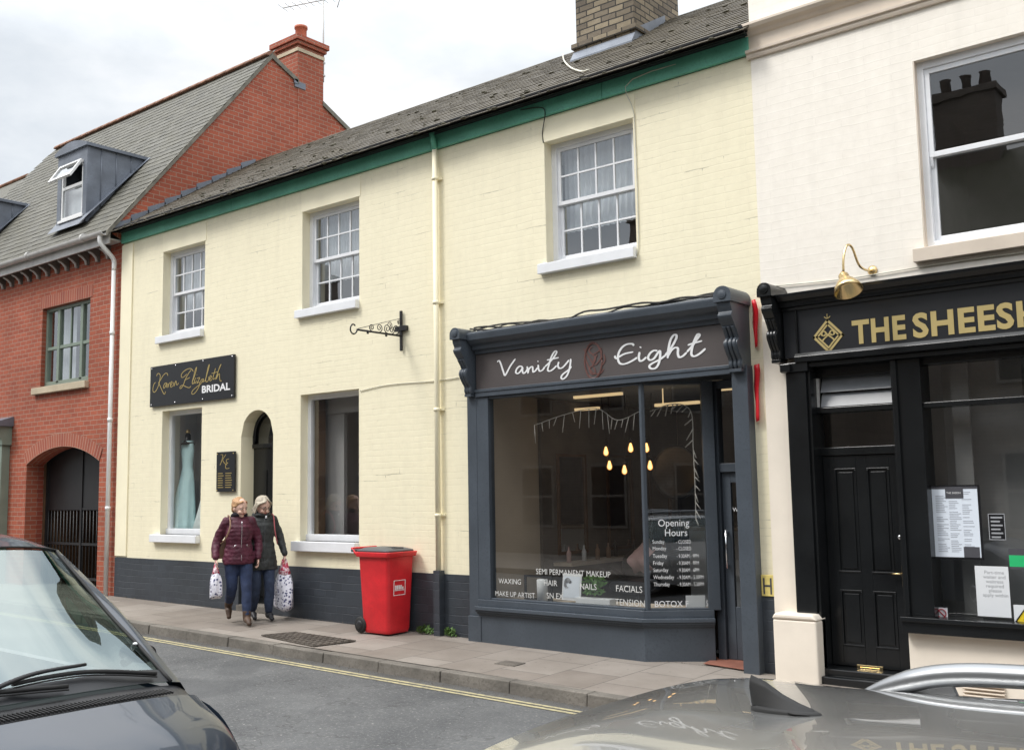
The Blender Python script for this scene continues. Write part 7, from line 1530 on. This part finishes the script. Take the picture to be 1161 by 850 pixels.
# ================================================================= HOUSES ACROSS THE STREET (seen as reflections)
def opp(x0, x1, ez, rz_, m, label, chim):
    t = thing('terraced_house', ((x0 + x1) / 2, -12.3, zr(x0)), label, 'house', 'houses across the street'); Y = -12.2; D_ = 6.5
    m_ = MB(); m_.box(x0, x1, Y - D_, Y, -.6, ez); m_.quad((x0, Y, ez), (x0, Y - D_, ez), (x0, Y - D_ / 2, rz_)); m_.quad((x1, Y, ez), (x1, Y - D_, ez), (x1, Y - D_ / 2, rz_)); part('wall', m_, m, t)
    m_ = MB(); m_.quad((x0, Y + .3, ez - .1), (x1, Y + .3, ez - .1), (x1, Y - D_ / 2, rz_), (x0, Y - D_ / 2, rz_)); m_.quad((x0, Y - D_ - .3, ez - .1), (x1, Y - D_ - .3, ez - .1), (x1, Y - D_ / 2, rz_), (x0, Y - D_ / 2, rz_)); ro_ = part('roof', m_, 'moss', t)
    m_ = MB(); cx_ = x0 + (x1 - x0) * chim; m_.box(cx_ - .7, cx_ + .7, Y - D_ / 2 - .35, Y - D_ / 2 + .35, ez, rz_ + 1.3); m_.box(cx_ - .78, cx_ + .78, Y - D_ / 2 - .43, Y - D_ / 2 + .43, rz_ + 1.3, rz_ + 1.5)
    for k_ in (-.45, 0, .45): m_.lathe([(.13, 0), (.11, .4), (.13, .42)], (cx_ + k_, Y - D_ / 2, rz_ + 1.5), n=12)
    part('chimney', m_, m, ro_)
    n_ = int((x1 - x0) / 2.2)
    for i in range(n_):
        xc_ = x0 + (x1 - x0) * (i + .5) / n_
        for (z0, z1) in ((.6, 2.2), (3.5, 5.0)):
            if z1 > ez - .3: continue
            f_ = MB(); f_.box(xc_ - .55, xc_ + .55, Y, Y + .03, z0, z1); fo = part('window', f_, 'opposite_trim', t); g_ = MB(); g_.box(xc_ - .48, xc_ + .48, Y + .031, Y + .036, z0 + .07, (z0 + z1) / 2 - .03); g_.box(xc_ - .48, xc_ + .48, Y + .031, Y + .036, (z0 + z1) / 2 + .03, z1 - .07); part('pane', g_, 'salon_black', fo)
opp(-34, -20, 5.6, 8.2, 'opposite_brick', 'long brick terrace across the street facing the red brick house', .3)
opp(-19.9, -11, 5.4, 7.9, 'opposite_brick', 'low brick house across the street facing the yellow building', .55)
opp(-10.9, -3.5, 6.2, 9.2, 'opposite_brick', 'tall brick house across the street facing the salon', .62)
opp(-3.4, 9, 5.6, 8.4, 'opposite_brick', 'brick house across the street behind the photographer', .4)

# ================================================================= LIGHT, SKY, CAMERA
SUN_EL, SUN_AZ = 52, 205      # azimuth measured so that the light falls from the street side, a little from the left
d = Vector((-.42, -.62, .95)).normalized()
sl = bpy.data.lights.new('sun', 'SUN'); sl.energy = 2.1; sl.angle = R(15); sl.color = (1, .965, .92)
so = bpy.data.objects.new('sun', sl); COL.objects.link(so); so.rotation_euler = d.to_track_quat('Z', 'Y').to_euler()
wd_ = bpy.data.worlds.new('World'); sc.world = wd_; wd_.use_nodes = True; nt = wd_.node_tree; nt.nodes.clear()
out = N(nt, 'ShaderNodeOutputWorld'); sky = N(nt, 'ShaderNodeTexSky'); sky.sky_type = 'NISHITA'; sky.sun_disc = False
sky.sun_elevation = math.asin(d.z); sky.sun_rotation = math.atan2(d.x, d.y); sky.air_density = 1; sky.dust_density = 2
b1 = N(nt, 'ShaderNodeBackground'); b1.inputs['Strength'].default_value = .12; L(nt, sky.outputs[0], b1.inputs[0])
tc = N(nt, 'ShaderNodeTexCoord').outputs['Generated']
mp = N(nt, 'ShaderNodeMapping'); mp.inputs['Scale'].default_value = (1, 1, 2.2); mp.inputs['Location'].default_value = (.35, .1, .2); L(nt, tc, mp.inputs[0])
n1 = noise(nt, mp.outputs[0], 2.6, 9, .55); n2 = noise(nt, mp.outputs[0], 1.3, 4, .5)
cl = ramp(nt, n1, [(.34, (.60, .66, .73)), (.49, (.80, .84, .885)), (.59, (.97, .98, 1.0))])
cl = mix(nt, cl, (1.0, 1.0, 1.0), ramp(nt, n2, [(.46, 0), (.62, .8)]))
sx = N(nt, 'ShaderNodeSeparateXYZ'); L(nt, tc, sx.inputs[0])
st_ = N(nt, 'ShaderNodeMapRange'); st_.inputs[1].default_value = .38; st_.inputs[2].default_value = .9; st_.inputs[3].default_value = 1.10; st_.inputs[4].default_value = 3.6; L(nt, sx.outputs[2], st_.inputs[0])
b2 = N(nt, 'ShaderNodeBackground'); L(nt, cl, b2.inputs[0]); L(nt, st_.outputs[0], b2.inputs['Strength'])
ms_ = N(nt, 'ShaderNodeMixShader'); L(nt, ramp(nt, n1, [(.22, .75), (.40, 1)]), ms_.inputs[0]); L(nt, b1.outputs[0], ms_.inputs[1]); L(nt, b2.outputs[0], ms_.inputs[2]); L(nt, ms_.outputs[0], out.inputs[0])

cam = bpy.data.cameras.new('camera'); co = bpy.data.objects.new('camera', cam); COL.objects.link(co); sc.camera = co
cam.sensor_width = 36; cam.sensor_fit = 'HORIZONTAL'; cam.lens = 36 * F / 1161; cam.clip_start = .05; cam.clip_end = 3000
# world axes of the camera: rows of the calibrated rotation
right = Vector((AX[0], AY[0], AZ[0])); down = Vector((AX[1], AY[1], AZ[1])); fwd = Vector((AX[2], AY[2], AZ[2]))
mtx = Matrix((right, -down, -fwd)).transposed().to_4x4(); mtx.translation = (0, -CD, CH); co.matrix_world = mtx
sc.view_settings.view_transform = 'Standard'; sc.view_settings.look = 'None'; sc.view_settings.exposure = 0; sc.view_settings.gamma = 1
sc.cycles.use_denoising = True; sc.cycles.max_bounces = 8; sc.cycles.transparent_max_bounces = 16; sc.cycles.caustics_reflective = False; sc.cycles.caustics_refractive = False
sc.cycles.sample_clamp_indirect = 6
